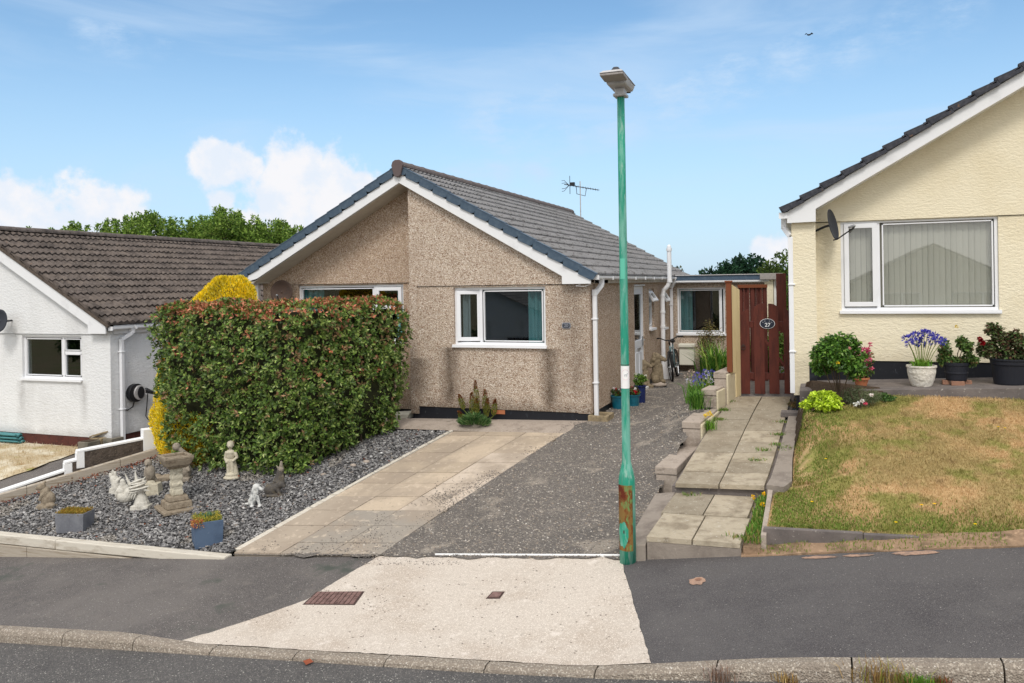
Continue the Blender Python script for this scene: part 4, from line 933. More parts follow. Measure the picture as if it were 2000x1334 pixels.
for i in range(nn):
    a0=-6.62+(AP+6.62)*i/nn+.003; a1=-6.62+(AP+6.62)*(i+1)/nn; zf=lambda a: bzl(a)-.185
    sf.hexa([(a0,-.10,zf(a0)),(a1,-.10,zf(a1)),(a1,.42,zf(a1)),(a0,.42,zf(a0)),(a0,-.10,zf(a0)+.01),(a1,-.10,zf(a1)+.01),(a1,.42,zf(a1)+.01),(a0,.42,zf(a0)+.01)])
sf.hexa([(-6.98,-.10,2.37),(-6.62,-.10,2.37),(-6.62,.42,2.37),(-6.98,.42,2.37),(-6.98,-.10,2.38),(-6.62,-.10,2.42),(-6.62,.42,2.42),(-6.98,.42,2.38)])
sf.build('soffit','soffit',mh)
fs=MB(); fs.box((.062,LEN/2+.0,2.335),(.02,LEN-.2,.125)); fs.box((.03,LEN/2,2.278),(.07,LEN-.2,.012)); fs.box((.066,.55,2.30),(.012,.9,.06)); fs.build('fascia','upvc_old',mh,bevel=.002)
fs=MB(); fs.box((-6.93,LEN/2,2.42),(.02,LEN-.2,.15)); fs.box((-6.85,.32,1.2),(.075,.075,2.3)); fs.build('left_fascia','upvc',mh)
gm=MB(); gutter(gm,(.135,-.07,2.395),(.135,7.85,2.395)); gm.box((.135,-.075,2.37),(.11,.012,.075))
for y in np.arange(.9,7.8,.95): gm.box((.10,y,2.345),(.10,.03,.03)); gm.box((.135,y,2.36),(.125,.035,.06))
gm.build('gutter','upvc',mh)
dp=MB(); dp.box((.135,.30,2.30),(.075,.075,.12)); dp.beam((.135,.30,2.25),(.055,.14,2.10),.068,.068); dp.box((.055,.14,1.10),(.068,.068,2.06)); dp.box((.055,.14,2.12),(.078,.078,.10))
pipe_brackets(dp,(.05,.14),(.62,1.68),.10); dp.build('downpipe','upvc',mh,bevel=.004)
dp=MB(); dp.box((.135,7.60,2.30),(.075,.075,.12)); dp.beam((.135,7.6,2.25),(.06,7.62,2.12),.068,.068); dp.box((.06,7.62,1.05),(.068,.068,2.1)); pipe_brackets(dp,(.05,7.62),(.6,1.7),.10); dp.build('downpipe','upvc',mh,bevel=.004)
sp_=MB(); pu=at(1308,520,b=6.2); x=pu.x; sp_.tube([(.10,6.15,.0),(.10,6.15,1.95),(.13,6.15,2.08),(x-.05,6.15,2.17),(x,6.15,2.28),(x,6.15,3.02)],.052,14); sp_.tube([(x,6.15,3.0),(x,6.15,3.06)],.066,14); sp_.ball((x,6.15,3.08),(.05,.05,.07))
for z in (.5,1.2,1.55,1.93): sp_.tube([(.10,6.15,z),(.10,6.15,z+.05)],.064,14)
sp_.tube([(x,6.15,2.26),(x,6.15,2.33)],.064,14); sp_.build('soil_pipe','upvc',mh,smooth=False)
cb=MB(); cb.tube([(-.12,-.105,2.262),(-.2,-.11,2.235),(-.05,-.10,2.225),(.06,-.09,2.26)],.004,5); cb.build('cable','upvc',mh)
# windows
window(mh,(-2.455,0,1.235),(1,0,0),(0,-1,0),1.69,1.0,[(.06,.47,.075,.935,'side',R(9)),(.545,1.63,.06,.94,'fixed',0)],curtains=[(.10,.26,'lace'),(1.33,1.66,'curtain')],roomd=1.8)
window(mh,(-5.98,.42,1.25),(1,0,0),(0,-1,0),2.31,1.065,[(.055,1.655,.06,1.005,'fixed',0),(1.73,2.245,.62,1.0,'top',R(0))],curtains=[(.05,.5,'curtain'),(2.1,2.28,'curtain')],roomd=1.8)
window(mh,(0,5.02,1.235),(0,1,0),(1,0,0),.60,.895,[(.06,.54,.06,.52,'fixed',0),(.06,.54,.59,.83,'top',R(-33))],roomd=.9)
window(mh,(0,6.60,1.16),(0,1,0),(1,0,0),.62,.96,[(.06,.56,.06,.55,'fixed',0),(.06,.56,.62,.89,'top',R(-33))],roomd=.9)
# door
df=MB()
for y in (3.50,4.43): df.box((-.06,y,1.10),(.08,.06,2.18))
df.box((-.06,3.965,2.165),(.08,.87,.06)); df.box((.0,3.965,2.215),(.05,1.05,.03)); df.box((.03,3.965,.03),(.16,.95,.06))
dof=df.build('door_frame','upvc',mh,bevel=.003)
dr=MB(); dr.box((-.05,3.965,.50),(.045,.87,.86)); dr.box((-.05,3.965,2.08),(.045,.87,.11)); dr.box((-.05,3.57,1.50),(.045,.08,1.10)); dr.box((-.05,4.36,1.50),(.045,.08,1.10)); dr.box((-.05,3.965,.99),(.05,.87,.14))
for y in (3.78,4.15): dr.box((-.024,y,.50),(.012,.28,.62))
do=dr.build('door','doorpanel',mh,bevel=.004); g=MB(); g.box((-.05,3.965,1.54),(.008,.72,.98)); g.build('door_glass','glass',do)
h_=MB(); h_.box((-.01,4.33,1.02),(.03,.03,.2)); h_.tube([(-.0,4.33,1.05),(.04,4.33,1.05),(.04,4.21,1.05)],.009,6); h_.build('door_handle','chrome',do); MB().box((-.015,3.965,.88),(.02,.26,.04)).build('letter_plate','chrome',do)
rm=MB(); rm.box((-.9,3.965,1.2),(1.4,1.2,2.4)); rm.build('hallway','dark',mh)
# flat roofed extension at the rear right
XB=7.9
eL=at(1322,562,b=XB); eR=at(1417,652,b=XB); xr=at(1516,540,b=XB).x
wall('extension_wall','dash',mh,(0,XB,0),(1,0,0),(0,-1,0),.0,xr-.02,lambda a:.0,lambda a:2.27,[(eL.x,eR.x,eR.z+.0,eL.z)])
window(mh,(eL.x,XB,eR.z),(1,0,0),(0,-1,0),eR.x-eL.x,eL.z-eR.z,[(.06,eR.x-eL.x-.13,.06,eL.z-eR.z-.06,'fixed',0)],curtains=[(.04,.36,'curtain')],roomd=1.6)
fp0=at(1320,539,b=XB-.1); fr=MB(); fr.box((xr/2+.02,XB+1.2,2.355),(xr+.16,2.7,.13)); fr.build('flat_roof','verge',mh,bevel=.006)
fr=MB(); fr.box((xr/2+.02,XB+1.2,2.432),(xr+.2,2.76,.02)); fr.build('roof_trim','lampgrey',mh)
gm=MB(); gutter(gm,(.18,XB-.22,2.30),(xr-.15,XB-.22,2.29),.05); gm.build('gutter','upvc',mh)
fr=MB(); fr.box((xr-.16,XB-.14,1.2),(.20,.24,2.2)); fr.build('end_pillar','cream_render',mh); fr=MB(); fr.box((xr-.0,XB-.10,1.2),(.10,.22,2.2)); fr.build('white_pillar','white_paint',mh)
fr=MB(); fr.box((xr-.10,XB-.2,2.37),(.52,.36,.15)); fr.build('roof_end_cap','lampunder',mh,bevel=.008)
wall('extension_end','dash',mh,(xr,XB,0),(0,1,0),(1,0,0),.0,2.5,lambda a:.0,lambda a:2.27)

# water stains on the front wall below the sill corners come from the wall's own dirt texture
# ---------------------------------------------------------------- LEFT HOUSE
lh=thing('white_bungalow','white rendered bungalow with weathered brown tiled roof and maroon plinth','house',(-9.6,-.71,-.89))
LA=-13.1; LZR=3.60; LEA=-9.50; LZE=1.60; LL=12.0; ft_=lambda a: LZR-.10-abs(a-LA)*(LZR-LZE)/(LEA-LA)
wall('front_wall','white_render',lh,(0,-.71,0),(1,0,0),(0,-1,0),-16.597,-9.603,lambda a:-.655,lambda a:1.405,[(-12.0,-10.36,.49,1.375)])
wall('gable_wall','white_render',lh,(0,-.735,0),(1,0,0),(0,-1,0),-16.596,-9.604,lambda a:1.412,lambda a:max(1.413,ft_(a)-.10),cuts=(LA,))
wall('side_wall','white_render',lh,(-9.6,-.71,0),(0,1,0),(1,0,0),.003,LL-.1,lambda u:-.62,lambda u:1.5)
wall('rear_wall','white_render',lh,(0,LL-.8,0),(1,0,0),(0,1,0),-16.6,-9.6,lambda u:-.9,lambda a:ft_(a)-.06,cuts=(LA,))
wall('left_side_wall','white_render',lh,(-16.6,-.71,0),(0,1,0),(-1,0,0),.003,LL-.1,lambda u:-.9,lambda u:1.5)
pb=MB(); pb.box((-13.1,-.61,-.9),(6.96,.18,.50)); pb.box((-9.71,LL/2-.71,-.9),(.18,LL-.1,.54)); pb.build('plinth','brick_plinth',lh)
upR=Vector((LA-LEA,0,LZR-LZE)); tiled('roof','tileold',lh,(LEA,-.86,LZE),(0,1,0),LL+.2,upR,upR.length-.04,gauge=.3,period=.15,amp=.042,lift=.044,prof='wave',jit=.005)
upL=Vector((LA+16.7,0,LZR-LZE)); tiled('roof','tileold',lh,(-16.7,-.86,LZE),(0,1,0),LL+.2,upL,upL.length-.04,gauge=.3,period=.15,amp=.042,lift=.044,prof='wave',jit=.005)
rb_=MB()
for i in range(27):
    b0=-.9+(LL+.3)*i/27; rb_.prism([(LA+.12*math.cos(math.pi*k/8),b0,LZR+.02+.10*math.sin(math.pi*k/8)+(i%2)*.004) for k in range(9)],(0,(LL+.3)/27-.01,0))
rb_.build('ridge_tiles','tileold',lh)
bb=MB(); bz2=lambda a: LZR-.03-abs(a-LA)*(LZR-LZE)/(LEA-LA)
bb.prism([(LA,-.86,bz2(LA)),(-9.56,-.86,bz2(-9.56)),(-9.56,-.86,1.43),(-10.02,-.86,1.43),(-10.02,-.86,1.60),(LA,-.86,bz2(LA)-.27)],(0,.03,0))
bb.prism([(LA-.002,-.86,bz2(LA)),(LA-.002,-.86,bz2(LA)-.27),(-16.2,-.86,1.60),(-16.2,-.86,1.43),(-16.65,-.86,1.43),(-16.65,-.86,bz2(-16.65))],(0,.03,0)); bb.build('bargeboard','barge',lh,bevel=.003)
# bedding strip between board and tiles
bs=MB(); e=Vector((LEA,0,LZE)); t_=Vector((LA,0,LZR)); bs.beam((LEA+.02,-.86,LZE-.025),(LA,-.86,LZR-.02),.05,.05,up=(.49,0,.87)); bs.build('verge_bedding','darkconc',lh)
fs=MB(); fs.box((-9.565,LL/2-.7,1.50),(.02,LL-.1,.17)); fs.build('fascia','upvc',lh)
gm=MB(); gutter(gm,(-9.49,-.80,1.565),(-9.49,LL-1,1.565),.058); gm.box((-9.49,-.80,1.53),(.115,.015,.08))
for y in (-.2,.75,1.7): gm.box((-9.49,y,1.53),(.13,.04,.07))
gm.build('gutter','upvc',lh)
q=at(240,760,a=-9.53); dpb_=q.y
dp=MB(); dp.box((-9.49,dpb_+.22,1.48),(.075,.075,.14)); dp.beam((-9.49,dpb_+.22,1.42),(-9.545,dpb_,1.30),.068,.068); dp.box((-9.545,dpb_,.2),(.068,.068,2.2)); pipe_brackets(dp,(-9.55,dpb_),(1.05,-.1),.10); dp.build('downpipe','upvc',lh,bevel=.004)
window(lh,(-12.0,-.71,.49),(1,0,0),(0,-1,0),1.64,.885,[(.06,1.07,.06,.825,'fixed',0),(1.135,1.58,.06,.515,'fixed',0),(1.135,1.58,.58,.825,'fixed',0)],roomd=1.8)
# ---------------------------------------------------------------- RIGHT HOUSE
rh=thing('cream_bungalow','cream rendered bungalow with picture window and dark tiled roof','house',(3.3,-.2,.7))
PB=-.20; RB=.14
p=at(1595,600,b=PB); q=at(1548,600,b=PB); pz=at(1595,435,b=PB).z; plz=at(1595,707,b=PB).z; plb=at(1595,753,b=PB).z
PA0,PA1=q.x,p.x
bt=[at(x,y,b=PB-.08) for x,y in ((1537,413),(1593,408),(1537,436),(1593,433),(2000,168),(2000,128),(1530,410))]
RZ0=bt[0].z; slope=(bt[5].z-bt[6].z)/(bt[5].x-bt[6].x); RE=bt[6].x; ZEr=bt[6].z-.06; RAPX=RE+4.6; 
rtop=lambda a: ZEr+ (a-RE)*slope if a<RAPX else ZEr+(2*RAPX-RE-a)*slope
zbot=bt[3].z
wl=wall('corner_pier','cream_render',rh,(0,PB,0),(1,0,0),(0,-1,0),PA0+.003,PA1,lambda a:plz,lambda a:zbot+.1,th=.35)
w1=at(1641,432,b=RB); w2=at(1952,606,b=RB); bandz=at(1900,424,b=RB).z
wall('front_wall','cream_render',rh,(0,RB,0),(1,0,0),(0,-1,0),PA1-.1,12.5,lambda a:plz+.0,lambda a:bandz,[(w1.x,w2.x,w2.z,w1.z)])
wall('gable_wall','cream_render',rh,(0,RB-.022,0),(1,0,0),(0,-1,0),PA1-.3,12.5,lambda a:bandz+.01,lambda a:max(bandz+.02,rtop(a)-.12),cuts=(RAPX,))
wall('side_wall','cream_render',rh,(PA0,PB,0),(0,1,0),(-1,0,0),.003,10,lambda u:plz-.5,lambda u:zbot+.1)
pb=MB(); pb.box(((PA0+PA1)/2+.01,PB+.12,plz-.4),(PA1-PA0-.04,.20,.8)); pb.box(((PA1+12.5)/2,RB+.10,plz-.4),(12.5-PA1+.2,.16,.8)); pb.build('plinth','black_plinth',rh)
upv=Vector((RAPX-RE,0,(RAPX-RE)*slope)); tiled('roof','tiledark',rh,(RE-.02,PB-.15,ZEr+.02),(0,1,0),10.5,upv,upv.length,gauge=.325,period=.30,amp=.035,lift=.045,prof='wave',jit=.003)
uv2=Vector((-(RAPX-RE),0,(RAPX-RE)*slope)); tiled('roof','tiledark',rh,(2*RAPX-RE,PB-.15,ZEr+.02),(0,1,0),10.5,uv2,uv2.length,gauge=.325,period=.30,amp=.035,lift=.045,prof='wave')
# thick tile undersides seen at the verge
vt=MB(); un=upv.normalized(); nn=Vector((-un.z,0,un.x)); s=0
while s<upv.length:
    p0=Vector((RE,PB-.16,ZEr+.02))+un*(s-.0); p1=Vector((RE,PB-.16,ZEr+.02))+un*(s+.325)
    vt.prism([p0+nn*.062,p1+nn*.018,p1-nn*.03,p0-nn*.012],(0,.30,0)); s+=.325
vt.build('verge_tiles','tiledark',rh,bevel=.006)
bb=MB(); B=PB-.09; z_i=lambda a: bt[4].z+(a-bt[4].x)*(bt[4].z-bt[1].z)/(bt[4].x-bt[1].x)
bb.prism([(bt[0].x,B,rtop(bt[0].x)-.005),(RAPX,B,rtop(RAPX)-.005),(RAPX,B,z_i(RAPX)),(bt[1].x,B,z_i(bt[1].x)),(bt[1].x,B,zbot),(bt[0].x,B,bt[2].z)],(0,.03,0))
bb.build('bargeboard','barge',rh,bevel=.003)
sb=MB(); sb.prism([(bt[1].x,B+.03,z_i(bt[1].x)-.0),(RAPX,B+.03,z_i(RAPX)),(RAPX,B+.03,z_i(RAPX)+.02),(bt[1].x,B+.03,z_i(bt[1].x)+.02)],(0,RB-B-.03,0)); sb.prism([(bt[0].x,B+.03,zbot+.005),(bt[1].x,B+.03,zbot+.005),(bt[1].x,B+.03,zbot+.02),(bt[0].x,B+.03,zbot+.02)],(0,.2,0)); sb.build('soffit','upvc',rh)
gx=bt[0].x-.055; gz=bt[0].z-.0
gm=MB(); gutter(gm,(gx,PB-.1,gz-.02),(gx,9,gz-.02),.055); gm.box((gx,PB-.1,gz-.06),(.12,.012,.09)); gm.build('gutter','upvc',rh)
q=at(1550,600,b=PB+.05); dp=MB(); dx=q.x-.03; dp.box((gx,PB+.1,gz-.16),(.075,.075,.16)); dp.beam((gx,PB+.1,gz-.22),(dx,PB+.03,gz-.36),.068,.068); zb_=at(1552,768,b=PB).z; dp.box((dx,PB+.03,(gz-.38+zb_)/2),(.068,.068,gz-.38-zb_)); pipe_brackets(dp,(dx+.01,PB+.03),(zb_+.62,zb_+1.62),.10); dp.build('downpipe','upvc',rh,bevel=.004)
ww=w2.x-w1.x; hh=w1.z-w2.z; um=at(1716,500,b=RB).x-w1.x
window(rh,(w1.x,RB,w2.z),(1,0,0),(0,-1,0),ww,hh,[(.06,um-.03,.075,hh-.06,'side',0),(um+.05,ww-.06,.06,hh-.06,'fixed',0)],blinds=True,gl='glass_c',roomd=1.5,rec=.03)
# ================================================================ OBJECTS
RV=Vector((math.cos(YAW),math.sin(YAW),0)); AV=Vector((-math.sin(YAW),math.cos(YAW),0)); ROTZ=Matrix.Rotation(YAW,3,'Z')
def depth(p): return (p.x-CA)*AV.x+(p.y-CB)*AV.y
# ---------------------------------------------------------------- street lamp
LX,LY,LZ0=1.69,-4.90,-.575
lr=thing('street_lamp','green painted street lamp post with rusty door and grey lantern head','street lamp',(LX,LY,LZ0))
prof=[(.083,-.1),(.083,.83),(.081,.87),(.070,.93),(.050,1.01),(.043,1.05),(.0425,1.5),(.041,2.6),(.039,3.8),(.038,4.74)]
MB().lathe(prof,(LX,LY,LZ0),28).build('post','green',lr,smooth=True)
toc=Vector((CA-LX,CB-LY,0)).normalized(); ang0=math.atan2(toc.y,toc.x)
def curved(mb,r,a0,a1,z0,z1,th=.004,n=14):
    pts=[(math.cos(a0+(a1-a0)*i/n),math.sin(a0+(a1-a0)*i/n)) for i in range(n+1)]
    for (c0,s0),(c1,s1) in zip(pts,pts[1:]):
        q=lambda c,s,rr,z:(LX+c*rr,LY+s*rr,z); mb.hexa([q(c0,s0,r-.01,z0),q(c1,s1,r-.01,z0),q(c1,s1,r+th,z0),q(c0,s0,r+th,z0),q(c0,s0,r-.01,z1),q(c1,s1,r-.01,z1),q(c1,s1,r+th,z1),q(c0,s0,r+th,z1)])
    return mb
am=ang0-.30
d=curved(MB(),.083,am-.95,am+.95,LZ0+.15,LZ0+.81,.006); dd=d.build('access_door','rust',lr)
g=MB(); nn0=16
for i in range(nn0):
    u0,u1=-1+2*i/nn0,-1+2*(i+1)/nn0; hf=lambda u: .125*max(0.02,1-abs(u)**2.4)**.5+.012*math.sin(u*7)
    curved(g,.0895,am-.22+u0*.62,am-.22+u1*.62,LZ0+.31-min(hf(u0),hf(u1)),LZ0+.31+max(hf(u0),hf(u1)),.002,1)
g; g.build('fresh_paint_patch','green',dd)
k=MB(); kx=Vector((math.cos(am-.1),math.sin(am-.1),0)); k.box(Vector((LX,LY,LZ0+.345))+kx*.092,(.01,.008,.03)); k.build('keyhole','iron_dark',dd)
for nm,m,a0,a1,z0,z1,t in (('seam','iron_dark',am+.955,am+.99,LZ0+.15,LZ0+.81,.003),):
    curved(MB(),.083,a0,a1,z0,z1,t).build(nm,m,dd)
zs0=at(1222,712,b=LY).z; zs1=at(1222,758,b=LY).z
st=curved(MB(),.0425,ang0-1.7,ang0+1.7,zs1,zs0-.012,.0015).build('sticker','sticker',lr)
curved(MB(),.0425,ang0-3.14,ang0+3.14,zs0-.004,zs0+.002,.0025,24).build('tape_band','iron_dark',lr)
zc=(zs0+zs1)/2+.02; ring=[]
def onp(x,z,r=.0445): a=ang0+.1-x/.0445*-1; return (LX+math.cos(a)*r,LY+math.sin(a)*r,zc+z)
MB().tube([onp(.042*math.cos(t),.052*math.sin(t)) for t in np.linspace(0,2*math.pi,25)],.0022,5).build('printed_ring','pinkline',st)
mb=MB(); mb.tube([onp(x,z) for x,z in ((-.010,.0),(.012,.002))],.005,5); mb.tube([onp(x,z) for x,z in ((.012,.002),(.020,.014),(.026,.013))],.004,5)
for x in (-.010,-.006,.008,.012): mb.tube([onp(x,0),onp(x,-.018)],.0018,4)
mb.build('printed_dog','greyline',st)
zp0=at(1216,505,b=LY).z; zp1=at(1216,545,b=LY).z; curved(MB(),.0405,ang0-.9,ang0+.35,zp1,zp0,.002).build('pale_patch','greenflat',lr)
# lantern: bracket, tapering body pointing to the road, photocell dome
zt=LZ0+4.74; hb_=MB(); hb_.box((LX,LY,zt+.01),(.13,.15,.03)); hb_.box((LX,LY,zt+.06),(.10,.12,.10)); hb_.build('lantern_bracket','lampgrey',lr,bevel=.008)
W=.115
body=MB(); y0,y1=LY+.16,LY-.20; body.hexa([(LX-W*.8,y1,zt+.085),(LX+W*.8,y1,zt+.085),(LX+W*.8,y0,zt+.075),(LX-W*.8,y0,zt+.075),(LX-W,y1,zt+.15),(LX+W,y1,zt+.15),(LX+W,y0,zt+.13),(LX-W,y0,zt+.13)])
bd=body.build('lantern_body','lampgrey',lr,bevel=.012)
fr=MB(); fr.hexa([(LX-W,y1-.20,zt+.13),(LX+W,y1-.20,zt+.13),(LX+W,y1,zt+.112),(LX-W,y1,zt+.112),(LX-W,y1-.20,zt+.155),(LX+W,y1-.20,zt+.155),(LX+W,y1,zt+.155),(LX-W,y1,zt+.155)]); fr.build('lantern_front','lampunder',lr,bevel=.006)
tp=MB(); tp.hexa([(LX-W-.006,y1-.21,zt+.157),(LX+W+.006,y1-.21,zt+.157),(LX+W+.006,y0+.02,zt+.137),(LX-W-.006,y0+.02,zt+.137),(LX-W*.8,y1-.17,zt+.185),(LX+W*.8,y1-.17,zt+.185),(LX+W*.8,y0-.02,zt+.165),(LX-W*.8,y0-.02,zt+.165)]); tp.build('lantern_cover','lampgrey',lr,bevel=.006)
MB().lathe([(.05,0),(.052,.07),(.046,.10),(.028,.125),(.0,.13)],(LX+.0,LY-.20,zt+.125),16).build('photocell','platebody',lr,smooth=True)
mb=MB(); mb.box((LX+.04,y0+.03,zt+.10),(.04,.03,.05)); mb.build('lantern_catch','platebody',lr)

# ---------------------------------------------------------------- hedge
hg=thing('photinia_hedge','large clipped hedge with green and bronze leaves and red shoot tips','hedge',gnd(560,930))
path=[(-6.52,-1.2),(-6.68,-2.5),(-6.45,-2.68),(-4.0,-2.76),(-3.66,-2.5),(-3.04,-.85),(-3.2,-.5)]
seg=[Vector(q)-Vector(p) for p,q in zip(path,path[1:])]; sl=[s.length for s in seg]; TL_=sum(sl)
ctr=Vector((-5.0,-1.4))
def per(t):
    t*=TL_
    for p,s,l in zip(path,seg,sl):
        if t<=l: break
        t-=l
    q=Vector(p)+s*(min(t,l)/l); n=Vector((s.y,-s.x)).normalized(); n=n if n.dot(q-ctr)>0 else -n; return q,n
ZT=2.0
shP=[];shN=[];shT=[]
for _ in range(5900):
    q,n=per(random.random()); g0=H(q.x,q.y); f=random.random()**.92; z=g0+.06+(ZT-g0-.06)*f
    ins=.20*(1-f)**3+(.24 if q.x<-3.9 else .10)*max(0,(f-.86)/.14)**2+.11*noise.noise(Vector((q.x*2.4,q.y*2.4,z*2.4)))*2-random.random()**2*.16
    if f<.85 and noise.noise(Vector((q.x*3.5,q.y*3.5,z*3.5+7)))<-.5: continue
    if q.x<-6.2: ins+=.20*(1-f)
    if q.x>-3.7: ins+=.16*(1-f)**1.5
    if random.random()<.18: ins+=.1
    p=Vector((q.x,q.y,z))-Vector((n.x,n.y,0))*ins; shP.append(p); shN.append(Vector((n.x,n.y,.35)).normalized()); shT.append(f)
poly2=[Vector(p) for p in path]+[Vector((-5.6,-.6))]
SP=[per(i/120)[0] for i in range(121)]
def pdist(x,y): return min(math.hypot(q.x-x,q.y-y) for q in SP)
tops=scatter([tuple(p) for p in path]+[(-3.9,-.6),(-4.6,-1.9),(-5.7,-1.9)],1900)
for x,y in tops:
    dd_=min(1,max(0,pdist(x,y)/.35)); z=ZT+.02-(.13 if x<-3.9 else .05)*(1-dd_)**2+.035*noise.noise(Vector((x*2.5,y*2.5,1)))*2+random.uniform(-.05,.04); shP.append(Vector((x,y,z))); shN.append(Vector((random.uniform(-.3,.3),random.uniform(-.3,.3),1)).normalized()); shT.append(1.3)
k=6; n=len(shP); Pn=np.array(shP).repeat(k,0); Ax=np.array(shN).repeat(k,0); Tn=np.array(shT).repeat(k)
Ax=nrmz(Ax+rng.normal(0,.25,(n,3)).repeat(k,0))
rd=nrmz(np.cross(Ax,rng.normal(size=(n*k,3)))); dirn=nrmz(Ax*rng.uniform(.25,1.0,(n*k,1))+rd); nn_=nrmz(Ax-dirn*np.sum(Ax*dirn,1,keepdims=True)+rng.normal(0,.18,(n*k,3)))
col=pick(n*k,[(78,104,44),(100,128,54),(136,156,76),(56,76,36),(158,170,106)],[4.5,5,3.5,2.2,1.4],.23)
br=pick(n*k,[(146,116,80),(128,104,70),(158,124,94)],[3,3,2],.2); rd_=pick(n*k,[(196,118,90),(178,104,78),(206,142,108),(166,120,78)],[3,2.5,2.5,3],.14)
sh=rng.random(n).repeat(k); u=rng.random(n*k)
isb=(sh<np.clip(.05+.26*(Tn-.3),.05,.38))&(u<.75); col[isb]=br[isb]
isr=((Tn>1.2)&(sh<.62)&(u<.8))|((Tn>.90)&(Tn<1.2)&(sh<.34)&(u<.75))|((Tn>.5)&(Tn<=.9)&(sh<.03)&(u<.7)); col[isr]=rd_[isr]
Pn=Pn+dirn*.006
leaves('leaves',Pn,nn_,rng.uniform(.050,.082,n*k),rng.uniform(.024,.036,n*k),col,'leaf',hg,up=dirn,fold=.18)
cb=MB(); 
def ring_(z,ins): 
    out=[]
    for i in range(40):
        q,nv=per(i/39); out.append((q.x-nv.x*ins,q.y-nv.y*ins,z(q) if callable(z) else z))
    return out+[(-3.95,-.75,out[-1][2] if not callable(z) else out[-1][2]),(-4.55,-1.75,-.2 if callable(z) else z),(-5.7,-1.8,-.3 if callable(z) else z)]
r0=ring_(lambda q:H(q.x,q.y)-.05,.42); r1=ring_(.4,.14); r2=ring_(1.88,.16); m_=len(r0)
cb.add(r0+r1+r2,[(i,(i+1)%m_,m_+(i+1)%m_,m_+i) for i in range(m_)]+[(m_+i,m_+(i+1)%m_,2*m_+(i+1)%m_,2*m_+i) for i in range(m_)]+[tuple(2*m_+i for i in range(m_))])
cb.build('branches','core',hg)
tb=MB()
for i in range(14):
    tb=MB(); q,nv=per(.06+i*.066); x,y=q.x-nv.x*.35,q.y-nv.y*.35; tb.tube([(x,y,H(x,y)-.05),(x+random.uniform(-.05,.05),y,.2)],.018,6)
    tb.build('stem','bark',hg)

# ---------------------------------------------------------------- foliage builders
def conifer(name,label,c,rx,ry,zb,zt,n,cols,wts,ln=.05,wd=.016,m='leafmatt',core='goldcore',sharp=.75,bump_=.12,group=None,skew=(0,0),pw=.62):
    root=thing(name,label,'shrub',c,group); c=Vector(c)
    th_=rng.uniform(0,2*np.pi,n); f=rng.random(n); prof=lambda f: np.sin(np.pi*np.clip(f,0,1)**sharp*.98+.02)**pw
    rr=prof(f); z=zb+(zt-zb)*f
    nz=np.array([noise.noise(Vector((math.cos(t)*2.2+c.x,math.sin(t)*2.2,zz*2.4))) for t,zz in zip(th_,z)]); s=rr*(1+bump_*nz*2)-rng.random(n)**2*.12
    P=np.stack([c.x+np.cos(th_)*rx*s+skew[0]*(1-f),c.y+np.sin(th_)*ry*s+skew[1]*(1-f),z],1)
    out=nrmz(np.stack([np.cos(th_),np.sin(th_),(f-.45)*1.4],1)+rng.normal(0,.3,(n,3))); upv=nrmz(out*.6+np.array([[0,0,.9]])+rng.normal(0,.3,(n,3)))
    nn=nrmz(np.cross(upv,rng.normal(size=(n,3))))
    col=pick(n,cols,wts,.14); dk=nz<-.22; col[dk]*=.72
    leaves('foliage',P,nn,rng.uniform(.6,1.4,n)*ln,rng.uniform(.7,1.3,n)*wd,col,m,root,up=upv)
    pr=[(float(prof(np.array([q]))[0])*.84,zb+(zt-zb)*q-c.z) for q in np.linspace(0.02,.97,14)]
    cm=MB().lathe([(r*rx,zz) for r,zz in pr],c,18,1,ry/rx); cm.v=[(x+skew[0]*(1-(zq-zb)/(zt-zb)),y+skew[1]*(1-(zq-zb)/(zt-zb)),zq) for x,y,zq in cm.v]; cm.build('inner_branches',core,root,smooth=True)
    MB().tube([(c.x+skew[0],c.y+skew[1],c.z-.1),(c.x+skew[0]*.85,c.y+skew[1]*.85,zb+.4)],.05,8).build('trunk','bark',root)
    return root
cc=(-5.86,-1.70,H(-5.86,-1.70))
conifer('golden_conifer','tall golden yellow conifer squeezed behind the clipped hedge',cc,1.03,.56,-.62,2.47,60000,[(252,224,40),(242,210,30),(255,238,100),(206,186,34),(160,160,40)],[5,4,3,2,1.2],.045,.015,bump_=.10,sharp=.62,skew=(-.40,-.38),pw=.46)
p=gnd(345,918); conifer('low_golden_shrub','small low mustard yellow shrub at the foot of the golden conifer',(p.x,p.y+.25,p.z),.40,.36,p.z,p.z+.50,7000,[(206,164,40),(190,150,36),(168,140,40),(216,180,70)],[4,3,2,2],.035,.012,sharp=.6)
def clump(c,rad,n,bias=.5):
    v=nrmz(rng.normal(size=(n,3))); r=rng.random(n)**bias; P=np.array(c)[None]+v*r[:,None]*np.array(rad)[None]; return P,v
